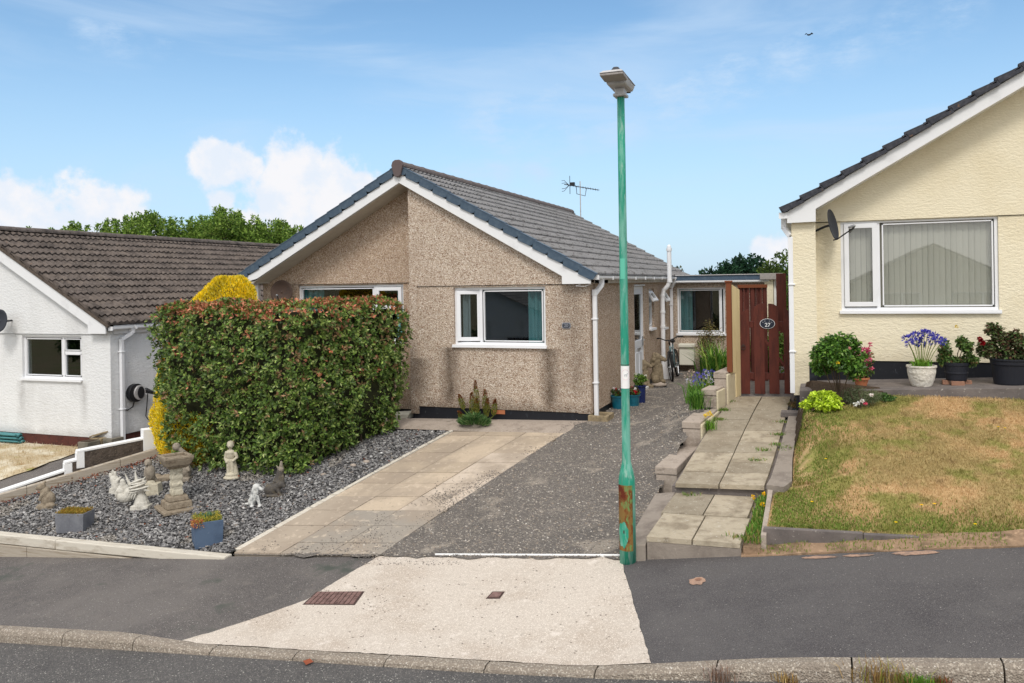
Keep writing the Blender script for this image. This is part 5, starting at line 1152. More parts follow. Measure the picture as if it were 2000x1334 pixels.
def bush(name,label,cat,base,c,rad,n,ln,wd,cols,wts,stems=5,flowers=None,m='leaf',group=None,root=None,clumps=9,part='leaves',lump=.42):
    if root is None: root=thing(name,label,cat,base,group)
    P=[];O=[]
    for i in range(clumps):
        v=Vector(nrmz(rng.normal(size=(1,3)))[0]); q=(c[0]+v.x*rad[0]*.62,c[1]+v.y*rad[1]*.62,c[2]+v.z*rad[2]*.62)
        a,b=clump(q,(rad[0]*lump,rad[1]*lump,rad[2]*lump),n//clumps); P.append(a);O.append(b)
    P=np.concatenate(P);O=np.concatenate(O); k=len(P); nn=nrmz(O*.5+rng.normal(0,.5,(k,3))+np.array([[0,0,.6]])); up=nrmz(O+rng.normal(0,.5,(k,3))+np.array([[0,0,-.1]]))
    leaves(part,P,nn,rng.uniform(.7,1.3,k)*ln,rng.uniform(.7,1.3,k)*wd,pick(k,cols,wts,.2),m,root,up=up)
    if stems:
        sb=MB(); b0=Vector(base)
        for i in range(stems):
            t=Vector((c[0]+random.uniform(-1,1)*rad[0]*.6,c[1]+random.uniform(-1,1)*rad[1]*.6,c[2]+random.uniform(-.2,.7)*rad[2])); mid=b0.lerp(t,.5)+Vector((random.uniform(-.02,.02),0,.02)); sb.tube([b0+Vector((0,0,-.02)),mid,t],[.009,.006,.003],5)
        sb.build('stems','bark',root)
    if flowers:
        for (fx,fy,fz,r,fc) in flowers: flower((fx,fy,fz),r,fc,root)
    return root
def flower(c,r,fc,root,n=16,name='flower'):
    v=nrmz(rng.normal(size=(n,3))+np.array([[0,-.4,.5]])); P=np.tile(np.array([c]),(n,1))+v*r*.25; nn=nrmz(np.cross(v,rng.normal(size=(n,3)))*.6+v*.5)
    return leaves(name,P,nn,r*1.0,r*.75,pick(n,fc,[1]*len(fc),.12),'petal',root,up=v)
def cone_pot(root,c,r0,r1,h,m,rim=.012,name='pot',soil='soil',n=28):
    c=Vector(c); MB().lathe([(r0*.96,0),(r0,.01),(r1*.97,h-rim*2.2),(r1+rim,h-rim*2),(r1+rim,h),(r1-.01,h),(r1-.014,h-.04),(.0,h-.04)],c,n).build(name,m,root,smooth=False,bevel=0)
    MB().lathe([(r1-.016,0),(r1-.018,.006),(0,.012)],(c.x,c.y,c.z+h-.045),16).build('compost',soil,root)
ROSE=[(62,92,38),(84,116,48),(48,70,32),(112,138,62)]
# ---------------------------------------------------------------- stone figures on the slate
def figure(name,label,px,py,items,m,h=H,group=None,vox=.0075,disp=.004,parts=None,cat='statue',zoff=.02,b=None,base=None,partname='figure'):
    p=base if base is not None else gnd(px,py,h); p=Vector(p); k=depth(p)/FPX; root=thing(name,label,cat,p,group)
    def mk(items,m,nm):
        mb=MB(); T=lambda x,y,z: p+RV*(x*k)+AV*(y*k)+Vector((0,0,z*k))
        for it in items:
            if it[0]=='b': mb.ball(T(*it[1:4]),tuple(v*k for v in it[4:7]),14,10,ROTZ)
            elif it[0]=='c': mb.cone(T(*it[1:4]),it[4]*k,T(*it[5:8]),it[8]*k,12)
            elif it[0]=='x': mb.box(T(*it[1:4]),tuple(v*k for v in it[4:7]),rz=YAW+(it[7] if len(it)>7 else 0),taper=it[8] if len(it)>8 else 1)
            elif it[0]=='t': # tilted ellipsoid
                mb.ball(T(*it[1:4]),tuple(v*k for v in it[4:7]),12,8,ROTZ@Matrix.Rotation(R(it[7]),3,'Y'))
        mb.build(nm,m,root,voxel=vox,disp=disp)
    mk(items,m,partname)
    for nm,its,mm in (parts or []): mk(its,mm,nm)
    return root
figure('hare_statue','weathered brown stone animal figure hunched beside the left timber edging',92,992,[('b',2,0,17,14,11,17),('b',-2,-1,30,10,9,12),('b',-8,-3,42,8,7,7.5),('c',-13,-5,41,3.5,-16,-6,39,2.5),('c',-6,-2,47,3,-3,0,51,2),('c',-4,-8,28,4,-9,-9,18,3),('b',10,-6,6,9,8,6),('b',-8,-7,5,8,6,5),('x',0,-1,2,32,22,6)],'stat_brown')
figure('hand_statue','small white stone cupped hand with raised fingers, leftmost white ornament',228,963,[('x',0,0,5,24,20,12,0,.85),('c',0,0,10,10,-2,0,22,8),('b',-4,0,26,9,6,9),('c',-9,-1,28,3.2,-12,-1,37,2.4),('c',-6,0,32,3.2,-7,0,43,2.4),('c',-2,0,32,3,-2,0,40,2.3),('c',4,-3,24,3.4,9,-4,30,2.6)],'stat_white')
figure('bird_pair_statue','squat white stone bird figure with a small peaked head between two ornaments',246,982,[('b',0,0,13,18,14,14),('b',-4,0,24,13,11,13),('c',-4,-1,32,7,-5,-2,42,5),('c',-5,-3,42,4,-5,-6,44,1.5),('b',8,-4,20,9,8,9),('t',-14,-3,20,4,8,12,14),('t',12,-3,18,4,9,12,-18)],'stat_white')
plates=[('t',-4+dx,-2+dy,z,w_,w_*.8,2.4,t) for dx,dy,z,w_,t in ((0,0,36,18,-14),(2,-1,41,20,-9),(-1,0,46,19,-16),(1,1,51,16,-10),(-2,-1,55,12,-18))]
spk=[('c',-20,-2,48,3.6,-28,-4,70,.9),('c',-8,1,54,3.6,-10,0,74,.9),('c',2,1,54,2.8,10,0,62,.8)]+[('c',-16+4*i,-12,38-2*i,1.8,-20+4*i,-14,27-2*i,.8) for i in range(4)]+[('c',12,-8,44,2.4,22,-12,46,.8),('c',12,-8,38,2.4,22,-10,38,.8)]
figure('dragon_statue','largest white stone ornament, horned dragon head with layered ruff on a flared base',275,994,[('x',2,0,4,36,28,8,0,.92),('c',2,0,8,15,0,0,30,8.5),('b',-2,0,38,14,12,10)]+plates+spk,'stat_white',disp=.002,vox=.006)
figure('bird_statue','grey stone bird perched on a pale block behind the white ornaments',298,966,[('b',-5,0,42,11,10,17),('b',-7,-1,62,7.5,7,8),('c',-7,-6,61,3,-7,-11,59,1.2),('c',-2,4,34,6,6,8,22,3),('c',-8,-4,28,3.5,-8,-4,24,3)],'stat_grey',parts=[('pedestal',[('x',2,0,11,30,24,24,0,.82),('b',-3,-2,24,9,8,5)],'stat_cream')])
figure('stone_log','brown layered stone trough lying low between bird statue and bird bath',318,940,[('x',0,0,5,52,22,9,.12),('b',-14,0,10,12,8,5),('b',10,2,9,14,8,5),('x',6,-4,8,40,12,6,-.08)],'stat_brown',cat='stone',disp=.007)
p=gnd(345,993); k=depth(p)/FPX; bb_=thing('bird_bath','stone bird bath with square bowl on a carved column and stepped plinth','bird bath',p)
rz=YAW+R(38); z=p.z
def rbox(mb,x,z0,z1,w0,w1,rz=rz,dx=0,dy=0):
    c=p+RV*(x*k+dx)+AV*dy; 
    for _ in (0,): 
        h0,h1=w0*k/2,w1*k/2; X=Vector((math.cos(rz),math.sin(rz),0)); Y=Vector((-math.sin(rz),math.cos(rz),0)); z0_,z1_=p.z+z0*k,p.z+z1*k
        lo=[c+X*i*h0+Y*j*h0 for i,j in ((-1,-1),(1,-1),(1,1),(-1,1))]; hi=[c+X*i*h1+Y*j*h1 for i,j in ((-1,-1),(1,-1),(1,1),(-1,1))]
        mb.hexa([(v.x,v.y,z0_) for v in lo]+[(v.x,v.y,z1_) for v in hi])
mb=MB(); rbox(mb,4,-2,4,74,74); mb.build('base_slab','stat_brown',bb_,bevel=.01)
mb=MB(); rbox(mb,0,4,17,48,46); rbox(mb,0,17.2,27,38,34); mb.build('plinth','stat_brown',bb_,bevel=.015)
mb=MB(); 
for i in range(12): rbox(mb,0,27+i*4.6,27.2+(i+1)*4.6,20+1.6*math.sin(i*1.9)-i*.15,20+1.6*math.sin(i*1.9+.9)-i*.15)
for i in range(22):
    a_=random.uniform(0,6.28); zz=random.uniform(30,78); c=p+RV*(math.cos(a_)*9.5*k)+AV*(math.sin(a_)*9.5*k); mb.ball((c.x,c.y,p.z+zz*k),(3.2*k,3.2*k,2.2*k),8,6)
mb.build('column','stat_cream',bb_,voxel=.008,disp=.006)
mb=MB(); rbox(mb,0,80,86,30,44); rbox(mb,0,86,99,44,54); mb.build('bowl','stat_brown',bb_,bevel=.012)
mb=MB(); h0=54*k/2; X=Vector((math.cos(rz),math.sin(rz),0)); Y=Vector((-math.sin(rz),math.cos(rz),0))
for i,j,wx,wy in ((0,-1,54,7),(0,1,54,7),(-1,0,7,54),(1,0,7,54)):
    c=p+X*(i*23.6*k)+Y*(j*23.6*k); mb.box((c.x,c.y,p.z+101.5*k),(wx*k,wy*k,5*k),rz=rz)
mb.build('bowl_rim','stat_brown',bb_,bevel=.008)
figure('ball_statue','grey stone figure with a round ball head behind the bird bath at the hedge foot',360,940,[('x',0,0,4,26,22,8),('b',2,0,20,12,10,16),('b',1,0,42,9,8,15),('c',0,0,54,6,-6,-2,62,4.5),('b',-13,-3,68,8,8,8),('c',8,-4,30,4,12,-8,22,3)],'stat_grey')
figure('boy_statue','cream stone statue of a standing boy on a round base against the hedge',452,937,[('b',0,0,4,16,13,5),('b',0,0,10,12,10,5),('c',-5,-2,12,3.6,-4.2,-1,34,4.8),('c',3,-2,12,3.4,2.5,-1,34,4.6),('c',8,3,10,6,5,2,34,4),('b',-1,0,37,8,6,6),('b',-1,0,46,8,6,9),('b',-1,0,53,9,6,6),('c',-9,0,53,3.2,-11,-1,42,2.8),('c',-11,-1,42,2.8,-7,-5,35,2.4),('c',8,0,53,3.2,12,-1,44,3),('c',12,-1,44,2.8,6,-6,38,2.4),('c',-1,0,57,3,-1,0,62,3),('b',-1,0,67.5,6.2,6.2,7),('b',-1,-6,66,1.6,1.6,1.6),('b',-1,1,70.5,6.8,6.6,5.5),('b',-7,0,67,1.4,1.6,2),('b',5,0,67,1.4,1.6,2)],'stat_cream',disp=.0025,vox=.005)
figure('dog_statue','small grey and white stone dog sitting in front of the dark animal figures',500,989,[('b',-8,2,9,8,8,9),('c',-5,0,14,8,-1,-1,27,6.5),('b',-1,-1,27,7,6.5,7),('c',-1,-1,30,5,2,-2,36,5),('b',2,-2,38,7.5,6.5,7),('c',6,-3,36,4.6,13,-5,34,3.2),('b',14.5,-5,35,2,2,1.8),('t',-4,-5,31,3,3,8.5,12),('t',5,-7,30,2.4,2.2,6,0),('c',-5,-5,20,3.6,-6,-6,4,2.6),('b',-5,-9,2.5,4,5.5,2.6),('c',4,-5,20,3.6,9,-6,4,2.6),('b',10,-9,2.5,4,5.5,2.6),('c',-14,2,4,3,-20,0,5,2)],'stat_dog',disp=.003,vox=.005)
figure('badger_statue','dark brown stone animal crouching low just right of the white dog statue',537,970,[('b',0,0,3,22,13,4.5),('b',-6,0,13,15,11,12),('b',-9,1,16,10,9,10),('c',2,-2,17,9,9,-3,22,7),('b',12,-4,24,8.5,7,7),('c',16,-5,23,4.6,20,-6,21,3),('t',3,-2,29,7,3,2.6,14),('t',6,2,30,6,3,2.4,20),('c',8,-6,14,4,12,-8,4,3.2),('b',14,-9,3,5,4,3)],'stat_dark',disp=.003,vox=.006)
figure('wolf_statue','dark stone wolf howling upwards with pale muzzle, behind the crouching animal',546,952,[('b',0,0,4,14,11,5),('c',-2,0,6,12,1,0,24,8),('c',1,0,22,8,2,-1,34,6.5),('c',7,-4,22,3.6,9,-6,4,3),('b',3,-1,36,6,5.5,5)],'stat_dark',parts=[('muzzle',[('b',4,-3,36,6,5,5.5),('c',4,-2,38,4.6,5,-3,50,2.4),('c',-2,0,38,2.2,-6,2,42,1)],'stat_grey')],disp=.003,vox=.006)
# lions by the side door
for i,(px,py,sc_,lb) in enumerate(((1259,758,.98,'weathered stone lion statue sitting behind the flower pots by the side door'),(1285,757,1.06,'taller stone lion statue on a rounded stone, between its twin and the bicycle'))):
    q=sc_; z0=8 if i else 0
    its=[('b',-3,0,15+z0,12,9,13),('c',-1,0,18+z0,10,-2,0,42+z0,9),('b',-4,0,44+z0,11,10,13),('b',-2,0,53+z0,9.5,9,9),('c',4,-2,52+z0,6,10,-4,50+z0,4.2),('c',8,-4,50+z0,5,14,-7,47+z0,3.2),('b',-6,4,60+z0,3,3,3),('b',-4,-6,59+z0,3,3,3),('c',5,-4,36+z0,4.4,8,-5,8+z0,3.4),('c',5,5,36+z0,4.4,9,4,8+z0,3.4),('b',10,-7,5+z0,5,5,3.5),('b',11,3,5+z0,5,5,3.5),('b',-4,-7,9+z0,9,6,9)]+[('b',-12+random.uniform(0,12),random.uniform(-10,4),34+random.uniform(0,22)+z0,4,4,4) for _ in range(14)]
    its=[(it[0],)+tuple(v*q*.92 for v in it[1:]) for it in its]
    ped=[('pedestal',[('x',2,0,3,28,22,7)],'lion')] if not i else [('pedestal',[('b',2,-2,6,15,12,7)],'coping'),('base_slab',[('x',2,-3,1,32,26,3)],'blackplastic')]
    figure('lion_statue',lb,px,py,its,'lion',vox=.010,disp=.007,parts=ped,group='pair of stone lions by the side door')

# ---------------------------------------------------------------- planters on the slate
def planter(label,pc,dims,h_px,m,plants,flare=1.06):
    p=gnd(*pc); k=depth(p)/FPX; w0=dims[0]*k; w1=dims[1]*k; hh=h_px*k; root=thing('planter',label,'planter',p,'square planters on the slate')
    X=Vector((math.cos(dims[2]),math.sin(dims[2]),0)); Y=Vector((-X.y,X.x,0)); t=.02; z=p.z-.02
    def ringp(s,z_): return [p+X*i*w0/2*s+Y*j*w1/2*s+Vector((0,0,z_-p.z)) for i,j in ((-1,-1),(1,-1),(1,1),(-1,1))]
    def ringi(s,z_,t): return [p+X*i*(w0/2*s-t)+Y*j*(w1/2*s-t)+Vector((0,0,z_-p.z)) for i,j in ((-1,-1),(1,-1),(1,1),(-1,1))]
    A_=ringp(.93,z);B_=ringp(1,z+hh);C_=ringi(1,z+hh,t);D_=ringi(.97,z+hh*.55,t); mb=MB(); mb.add(A_+B_+C_+D_,[(3,2,1,0)]+[(i,(i+1)%4,4+(i+1)%4,4+i) for i in range(4)]+[(4+i,4+(i+1)%4,8+(i+1)%4,8+i) for i in range(4)]+[(8+i,8+(i+1)%4,12+(i+1)%4,12+i) for i in range(4)]+[(12,13,14,15)])
    mb.build('box',m,root,bevel=.004); E_=ringi(.99,z+hh*.86,t); MB().poly(E_).build('compost','soil',root)
    plants(root,p,X,Y,w0,w1,z+hh); return root
def low_sedum(cols,wts,spill=None,hh=.05,n=2600):
    def f(root,p,X,Y,w0,w1,zt):
        u=rng.uniform(-.46,.46,(n,2)); P=np.array(p)[None]+np.array(X)[None]*u[:,:1]*w0+np.array(Y)[None]*u[:,1:]*w1; P[:,2]=zt-.03+rng.random(n)*hh
        if spill: 
            m_=n//4; P[:m_]=np.array(p)[None]+np.array(X)[None]*rng.uniform(-.56,-.2,(m_,1))*w0+np.array(Y)[None]*rng.uniform(-.56,-.1,(m_,1))*w1; P[:m_,2]=zt-rng.random(m_)*.08+.03
        v=nrmz(rng.normal(size=(n,3))+np.array([[0,0,.8]])); c=pick(n,cols,wts,.15)
        if spill: c[:m_]=pick(m_,[(196,112,80),(206,150,90),(170,90,66),(190,170,90)],[3,2,1,2])
        leaves('sedum',P,nrmz(np.cross(v,rng.normal(size=(n,3)))),.028,.010,c,'leafmatt',root,up=v)
    return f
planter('grey square planter with sparse dry moss on the slate at far left',(147,1034),(58,40,YAW+R(-4)),38,'plantergrey',low_sedum([(170,140,60),(150,120,50),(130,130,56)],[3,2,1]))
def sed2(root,p,X,Y,w0,w1,zt):
    low_sedum([(150,150,60),(196,176,80),(110,130,60)],[3,3,2],True,.07)(root,p,X,Y,w0,w1,zt)
    n=60; c=p+RV*-.0; P=np.tile(np.array([[p.x,p.y+.02,zt]]),(n,1))+rng.normal(0,.03,(n,3))*np.array([[1,1,.2]]); v=nrmz(rng.normal(size=(n,3))+np.array([[0,0,1.]])); leaves('succulent',P,nrmz(np.cross(v,rng.normal(size=(n,3)))),.09,.03,pick(n,[(96,130,100),(120,150,120)],[1,1]),'leafmatt',root,up=v)
planter('blue grey square planter with trailing sedum near the end of the sleeper wall',(405,1060),(54,54,YAW+R(28)),50,'planterblue',sed2)

# ---------------------------------------------------------------- manhole covers
def cover(name,label,pts,rows,cols):
    P=[gnd(x,y) for x,y in pts]; root=thing(name,label,'drain cover',P[0])
    f=lambda u,v,dz: (lambda q:Vector((q.x,q.y,H(q.x,q.y)+dz)))(P[0].lerp(P[1],u).lerp(P[3].lerp(P[2],u),v))
    mb=MB(); mb.hexa([f(0,0,.0),f(1,0,.0),f(1,1,.0),f(0,1,.0),f(0,0,.008),f(1,0,.008),f(1,1,.008),f(0,1,.008)]); mb.build('frame','iron_dark',root)
    mb=MB()
    for j in range(rows):
        for i in range(cols):
            o_=.5/cols*(j%2)*.0; a,b_=(i+.10)/cols,(i+.90)/cols; c,d_=(j+.12)/rows,(j+.88)/rows
            a,b_,c,d_=[.03+.94*x for x in (a,b_,c,d_)]
            mb.hexa([f(a,c,.006),f(b_,c,.006),f(b_,d_,.006),f(a,d_,.006),f(a,c,.013),f(b_,c,.013),f(b_,d_,.013),f(a,d_,.013)])
    mb.build('lid','iron',root)
cover('manhole_cover','rusty brown gridded drain cover at the left edge of the concrete crossing',[(591,1182),(693,1183),(712,1157),(618,1157)],7,10)
cover('stopcock_cover','small rusty square cover in the middle of the concrete crossing',[(949,1171),(976,1171),(986,1157),(962,1157)],1,1)

# ---------------------------------------------------------------- spiky plant by the front wall
p=gnd(932,828); p.y-=.03; pr_=thing('spike_plant','green self seeded plant with pointed brown flower spikes against the front wall','plant',p)
n=900; a_=rng.uniform(0,6.28,n); r_=rng.random(n)**.6*.24; P=np.stack([p.x+np.cos(a_)*r_,p.y-.10+np.sin(a_)*r_*.55,p.z+rng.random(n)*.16*(1.25-r_/.24)],1); v=nrmz(np.stack([np.cos(a_),np.sin(a_),rng.uniform(.2,1.4,n)],1)); leaves('leaves',P,nrmz(np.cross(v,rng.normal(size=(n,3)))),.11,.016,pick(n,[(86,120,70),(64,98,52),(110,140,84),(130,148,96)],[3,3,2,1]),'leafmatt',pr_,up=v)
for x0,y0,x1,y1 in ((897,772,905,800),(921,768,923,812),(928,745,932,800),(947,762,948,808),(952,780,950,815),(967,782,964,812),(896,805,905,822),(931,780,930,812)):
    t=at(x0,y0,b=-.14); b_=at(x1,y1,b=-.12); base=Vector((p.x+(b_.x-p.x)*.5,-.12,p.z+.02)); MB().tube([base,b_,t],[.006,.006,.003],5).build('stem','grassgreen',pr_)
    n=230; f=rng.random(n); c=np.array(t)[None]*f[:,None]+np.array(b_)[None]*(1-f)[:,None]; rr=.050*np.sin(np.pi*np.clip(f*.85+.12,0,1))*(1.05-f*.5)+.004; a_=rng.uniform(0,6.28,n); P=c+np.stack([np.cos(a_),np.sin(a_),0*a_],1)*rr[:,None]*.8; v=nrmz(np.stack([np.cos(a_)*.6,np.sin(a_)*.6,np.ones(n)],1)+rng.normal(0,.25,(n,3)))
    cl=pick(n,[(122,126,54),(104,112,50),(140,132,64)],[1,1,1]); tp_=f>.72; cl[tp_]=pick(int(tp_.sum()),[(132,84,44),(116,70,44)],[1,1]); leaves('flower_spike',P,nrmz(np.cross(v,rng.normal(size=(n,3)))),.036,.016,cl,'leafmatt',pr_,up=v)
# white gully cover by the recessed wall and tray under the downpipe
g0=gnd(786,816); mb=MB(); mb.hexa([(g0.x-.17,g0.y-.10,g0.z),(g0.x+.14,g0.y-.10,g0.z),(g0.x+.17,g0.y+.10,g0.z),(g0.x-.17,g0.y+.10,g0.z),(g0.x-.19,g0.y-.12,g0.z+.06),(g0.x+.20,g0.y-.12,g0.z+.10),(g0.x+.19,g0.y+.12,g0.z+.12),(g0.x-.19,g0.y+.12,g0.z+.09)])
one('plastic_trough','meter',mb,'small white plastic trough on the ground where the hedge meets the front wall','trough',bevel=.01)
gd=thing('gully_surround','brown concrete gully surround at the foot of the corner downpipe','gully',(.06,.12,0)); mb=MB(); x0,x1,y0,y1=-.03,.30,-.10,.34
for a,b_,c,d_ in ((x0,x1,y0,y0+.05),(x0,x1,y1-.05,y1),(x0,x0+.03,y0+.05,y1-.05),(x1-.05,x1,y0+.05,y1-.05)): mb.box(((a+b_)/2,(c+d_)/2,.05),(b_-a,d_-c,.12))
mb.build('kerb_frame','wood_box',gd,bevel=.006); MB().box((.13,.12,.01),(.26,.34,.02)).build('grate','iron_dark',gd)

# ---------------------------------------------------------------- pots by the side wall
PANSY=[(176,60,110),(200,80,90),(230,225,225),(120,60,130),(190,40,50)]
def potplant(label,px,py,w_px,h_px,m,leafc,flowers,ph,n=700,base=None,taper=.85,ln=.05,name='flower_pot',group=None,fs=.03,cat='pot plant',spread=1.1,rim=.012):
    p=gnd(px,py) if base is None else Vector(base); k=depth(p)/FPX; r=w_px*k/2; hh=h_px*k; root=thing(name,label,cat,p,group); cone_pot(root,p,r*taper,r,hh,m,rim=rim)
    c=(p.x,p.y,p.z+hh+ph*.42); fl=[]
    for i in range(flowers[0] if flowers else 0):
        a=random.uniform(0,6.28); q=random.uniform(.4,1.0)*r*spread; fl.append((c[0]+math.cos(a)*q,c[1]+math.sin(a)*q,c[2]+random.uniform(-.2,.5)*ph,fs,[random.choice(flowers[1])]))
    bush(None,None,None,(p.x,p.y,p.z+hh-.04),c,(r*spread,r*spread,ph*.5),n,ln,ln*.55,leafc,[1]*len(leafc),4,fl,root=root,part='foliage'); return root
potplant('turquoise glazed pot of mixed bedding flowers, left of the lamp post',1210,799,32,27,'turq',[(60,88,40),(84,110,50),(70,60,50)],(16,PANSY),.15)
potplant('turquoise glazed pot of mixed bedding flowers, right of the lamp post',1236,794,28,24,'turq',[(60,88,40),(96,110,50),(110,70,50)],(14,PANSY),.14)
potplant('tall dark blue glazed pot with leafy plant beside the first stone lion',1251,788,22,36,'bluepot',[(70,104,40),(96,130,50),(120,150,60)],(3,[(235,235,225)]),.22,900)
# ---------------------------------------------------------------- bicycle
q0_=gnd(1313,746); q1_=gnd(1324,736)
fwd=Vector((q0_.x-q1_.x,q0_.y-q1_.y,0)).normalized()*1.0; B0=Vector((q0_.x,q0_.y,q0_.z)); lean=Vector((-.10,0,1)).normalized(); sidev=lean.cross(fwd).normalized()
bk=thing('bicycle','bicycle with pale frame and black tyres parked against the rear side wall','bicycle',B0)
F=lambda l,h,s=0: B0-fwd*l+lean*h+sidev*s
def wheel(l,steer=0):
    c=F(l,.335); f2=(Matrix.Rotation(steer,3,lean)@fwd); t=MB(); t.tube([c+f2*.315*math.cos(a)+lean*.315*math.sin(a) for a in np.linspace(0,2*math.pi,33)],.024,8,False); o=t.build('wheel','blackrubber',bk,smooth=True)
    r=MB(); r.tube([c+f2*.288*math.cos(a)+lean*.288*math.sin(a) for a in np.linspace(0,2*math.pi,33)],.010,6,False); r.build('rim','chrome',o,smooth=True)
    s=MB(); s2=lean.cross(f2)
    for i in range(16): a=i*math.pi/8; s.tube([c+s2*.025*(1 if i%2 else -1),c+f2*.285*math.cos(a)+lean*.285*math.sin(a)],.0015,3)
    s.tube([c-s2*.05,c+s2*.05],.018,8); s.build('spokes','chrome',o)
wheel(0,R(14)); wheel(1.06)
t=MB(); t.tube([F(.30,.62),F(.64,.28)],.022,8); t.tube([F(.28,.74),F(.70,.74)],.018,8); t.tube([F(.64,.28),F(.76,.80)],.018,8); t.tube([F(.64,.28),F(1.06,.335,.05)],.011,6); t.tube([F(.72,.66),F(1.06,.335,.05)],.010,6); t.tube([F(.64,.28),F(1.06,.335,-.05)],.011,6); t.tube([F(.26,.80),F(.30,.58)],.024,8); t.build('frame','frame_teal',bk,smooth=True)
t=MB(); t.tube([F(.29,.62),F(.12,.62)],.02,6)
for s in (-.055,.055): t.tube([F(.24,.66,s),F(.14,.52,s),F(.0,.335,s)],.015,7)
t.tube([F(.22,.66,-.06),F(.22,.66,.06)],.018,6); t.build('fork','blackplastic',bk,smooth=True)
t=MB(); t.tube([F(.25,.82),F(.22,.92)],.017,7); t.tube([F(.28,1.0,-.33),F(.22,1.0,-.20),F(.16,.94,-.06),F(.16,.94,.06),F(.22,1.0,.20),F(.28,1.0,.33)],.013,7)
for s in (-.27,.27): t.tube([F(.26,1.0,s-.05),F(.26,1.0,s+.05)],.019,7)
t.build('handlebar','blackplastic',bk,smooth=True)
t=MB(); t.ball(F(.84,.87),(.065,.065,.03)); t.cone(F(.82,.88),.055,F(.64,.885),.022); t.tube([F(.78,.80),F(.80,.87)],.014,6); t.build('saddle','blackplastic',bk,smooth=True)
t=MB(); t.tube([F(.64,.28,-.08),F(.64,.28,.08)],.02,8); t.tube([F(.64,.28,.08),F(.56,.13,.09)],.009,6); t.tube([F(.64,.28,-.08),F(.72,.43,-.09)],.009,6); t.box(F(.56,.12,.14),(.09,.09,.02)); t.box(F(.72,.44,-.14),(.09,.09,.02)); t.build('crank','chrome',bk)
t=MB(); t.tube([F(-.33+0*a,.335,0)+fwd*0 for a in (0,1)],.001,3) if 0 else None
t=MB(); c=F(0,.335); t.tube([c+fwd*.36*math.cos(a)+lean*.36*math.sin(a) for a in np.linspace(R(20),R(150),9)],.012,5); t.build('mudguard','blackplastic',bk)
# white board leaning on the wall between lion and bicycle
w0_=gnd(1300,742); mb=MB(); mb.hexa([(w0_.x-.06,w0_.y,0),(w0_.x+.10,w0_.y-.02,0),(w0_.x+.10,w0_.y+.02,0),(w0_.x-.06,w0_.y+.04,0),(w0_.x+.0,w0_.y,.42),(w0_.x+.14,w0_.y-.02,.50),(w0_.x+.14,w0_.y+.02,.50),(w0_.x+.0,w0_.y+.04,.42)]); one('white_board','upvc',mb,'small white board standing between the taller lion statue and the bicycle','board',bevel=.003)
# meter box on the extension
m0=at(1329,672,b=XB); m1=at(1359,712,b=XB); mt=thing('meter_box','cream white meter box low on the extension wall behind the bicycle','box',((m0.x+m1.x)/2,XB,m1.z))
cx=(m0.x+m1.x)/2; wx=m1.x-m0.x; mb=MB(); mb.box((cx,XB-.12,(m0.z+m1.z)/2),(wx,.24,m0.z-m1.z)); mb.build('case','meter',mt,bevel=.02); mb=MB(); mb.box((cx,XB-.14,m0.z-.02),(wx+.03,.30,.09)); mb.build('lid','meter',mt,bevel=.02)
MB().tube([(cx-.22,XB-.05,0),(cx-.22,XB-.05,m1.z+.05),(cx-.1,XB-.05,m1.z+.05)],.014,6).build('pipe','chrome',mt)

# ---------------------------------------------------------------- plants along the stepped wall
def strap(label,base,n,h,wd,cols,flow=None,name='strap_leaf_plant',lean=.9,cat='plant',group=None,fh=None,umb=None,rr=.08):
    root=thing(name,label,cat,base,group); P=np.tile(np.array([tuple(base)]),(n,1))+rng.normal(0,rr,(n,3))*np.array([[1,1,0]])
    V,F,C=blades(P,rng.uniform(.55,1,n)*h,wd,pick(n,cols,[1]*len(cols),.15),lean=lean,bend=.35); npmesh('leaves',V,F,'leafmatt',root,C)
    for (fx,fy,fz,r,fc) in (umb or []):
        MB().tube([(base[0]+(fx-base[0])*.2,base[1]+(fy-base[1])*.2,base[2]),(base[0]+(fx-base[0])*.7,base[1]+(fy-base[1])*.7,base[2]+(fz-base[2])*.6),(fx,fy,fz)],.004,5).build('stem','grassgreen',root)
        m_=26; v=nrmz(rng.normal(size=(m_,3))+np.array([[0,0,.35]])); Pf=np.array([[fx,fy,fz]])+v*r*.45; leaves('flower_head',Pf,nrmz(np.cross(v,rng.normal(size=(m_,3)))),r*.62,r*.26,pick(m_,fc,[1]*len(fc),.12),'petal',root,up=v)
    return root
BL=[(112,108,200),(132,128,214),(88,84,176)]; WH=[(236,236,240),(222,224,236)]; DR=[(190,170,150),(208,190,176)]
bs=Vector((1.62,.55,H(1.62,.55)))
um=[]
for px,py,c in ((1342,735,DR),(1350,728,DR),(1345,745,WH),(1356,740,BL),(1362,733,BL),(1368,740,BL),(1374,735,BL),(1380,730,WH),(1384,738,WH),(1390,728,BL),(1388,744,WH),(1372,752,BL),(1359,747,BL),(1378,727,BL)):
    d_=random.uniform(13.6,14.6); u_=at(px,py,d=d_); um.append((u_.x,u_.y,u_.z,.065,c))
strap('blue and white agapanthus flowering against the stepped wall beside the gravel',bs,70,.5,.022,[(84,124,48),(104,144,58)],umb=um,name='agapanthus')
bs=at(1362,795,b=-.25); bs.z=H(bs.x,bs.y); strap('grassy green clump at the foot of the stepped wall below the agapanthus',bs,160,.42,.014,[(78,124,44),(110,150,60),(60,100,36)],name='grass_clump',rr=.05)
bs=Vector((1.75,2.6,.2)); strap('tall sword leaved green plant behind the stepped wall, left of the orange post',bs,240,1.15,.035,[(88,134,52),(120,160,66),(66,104,40),(150,170,80)],name='sword_leaf_plant',rr=.12,lean=.75)
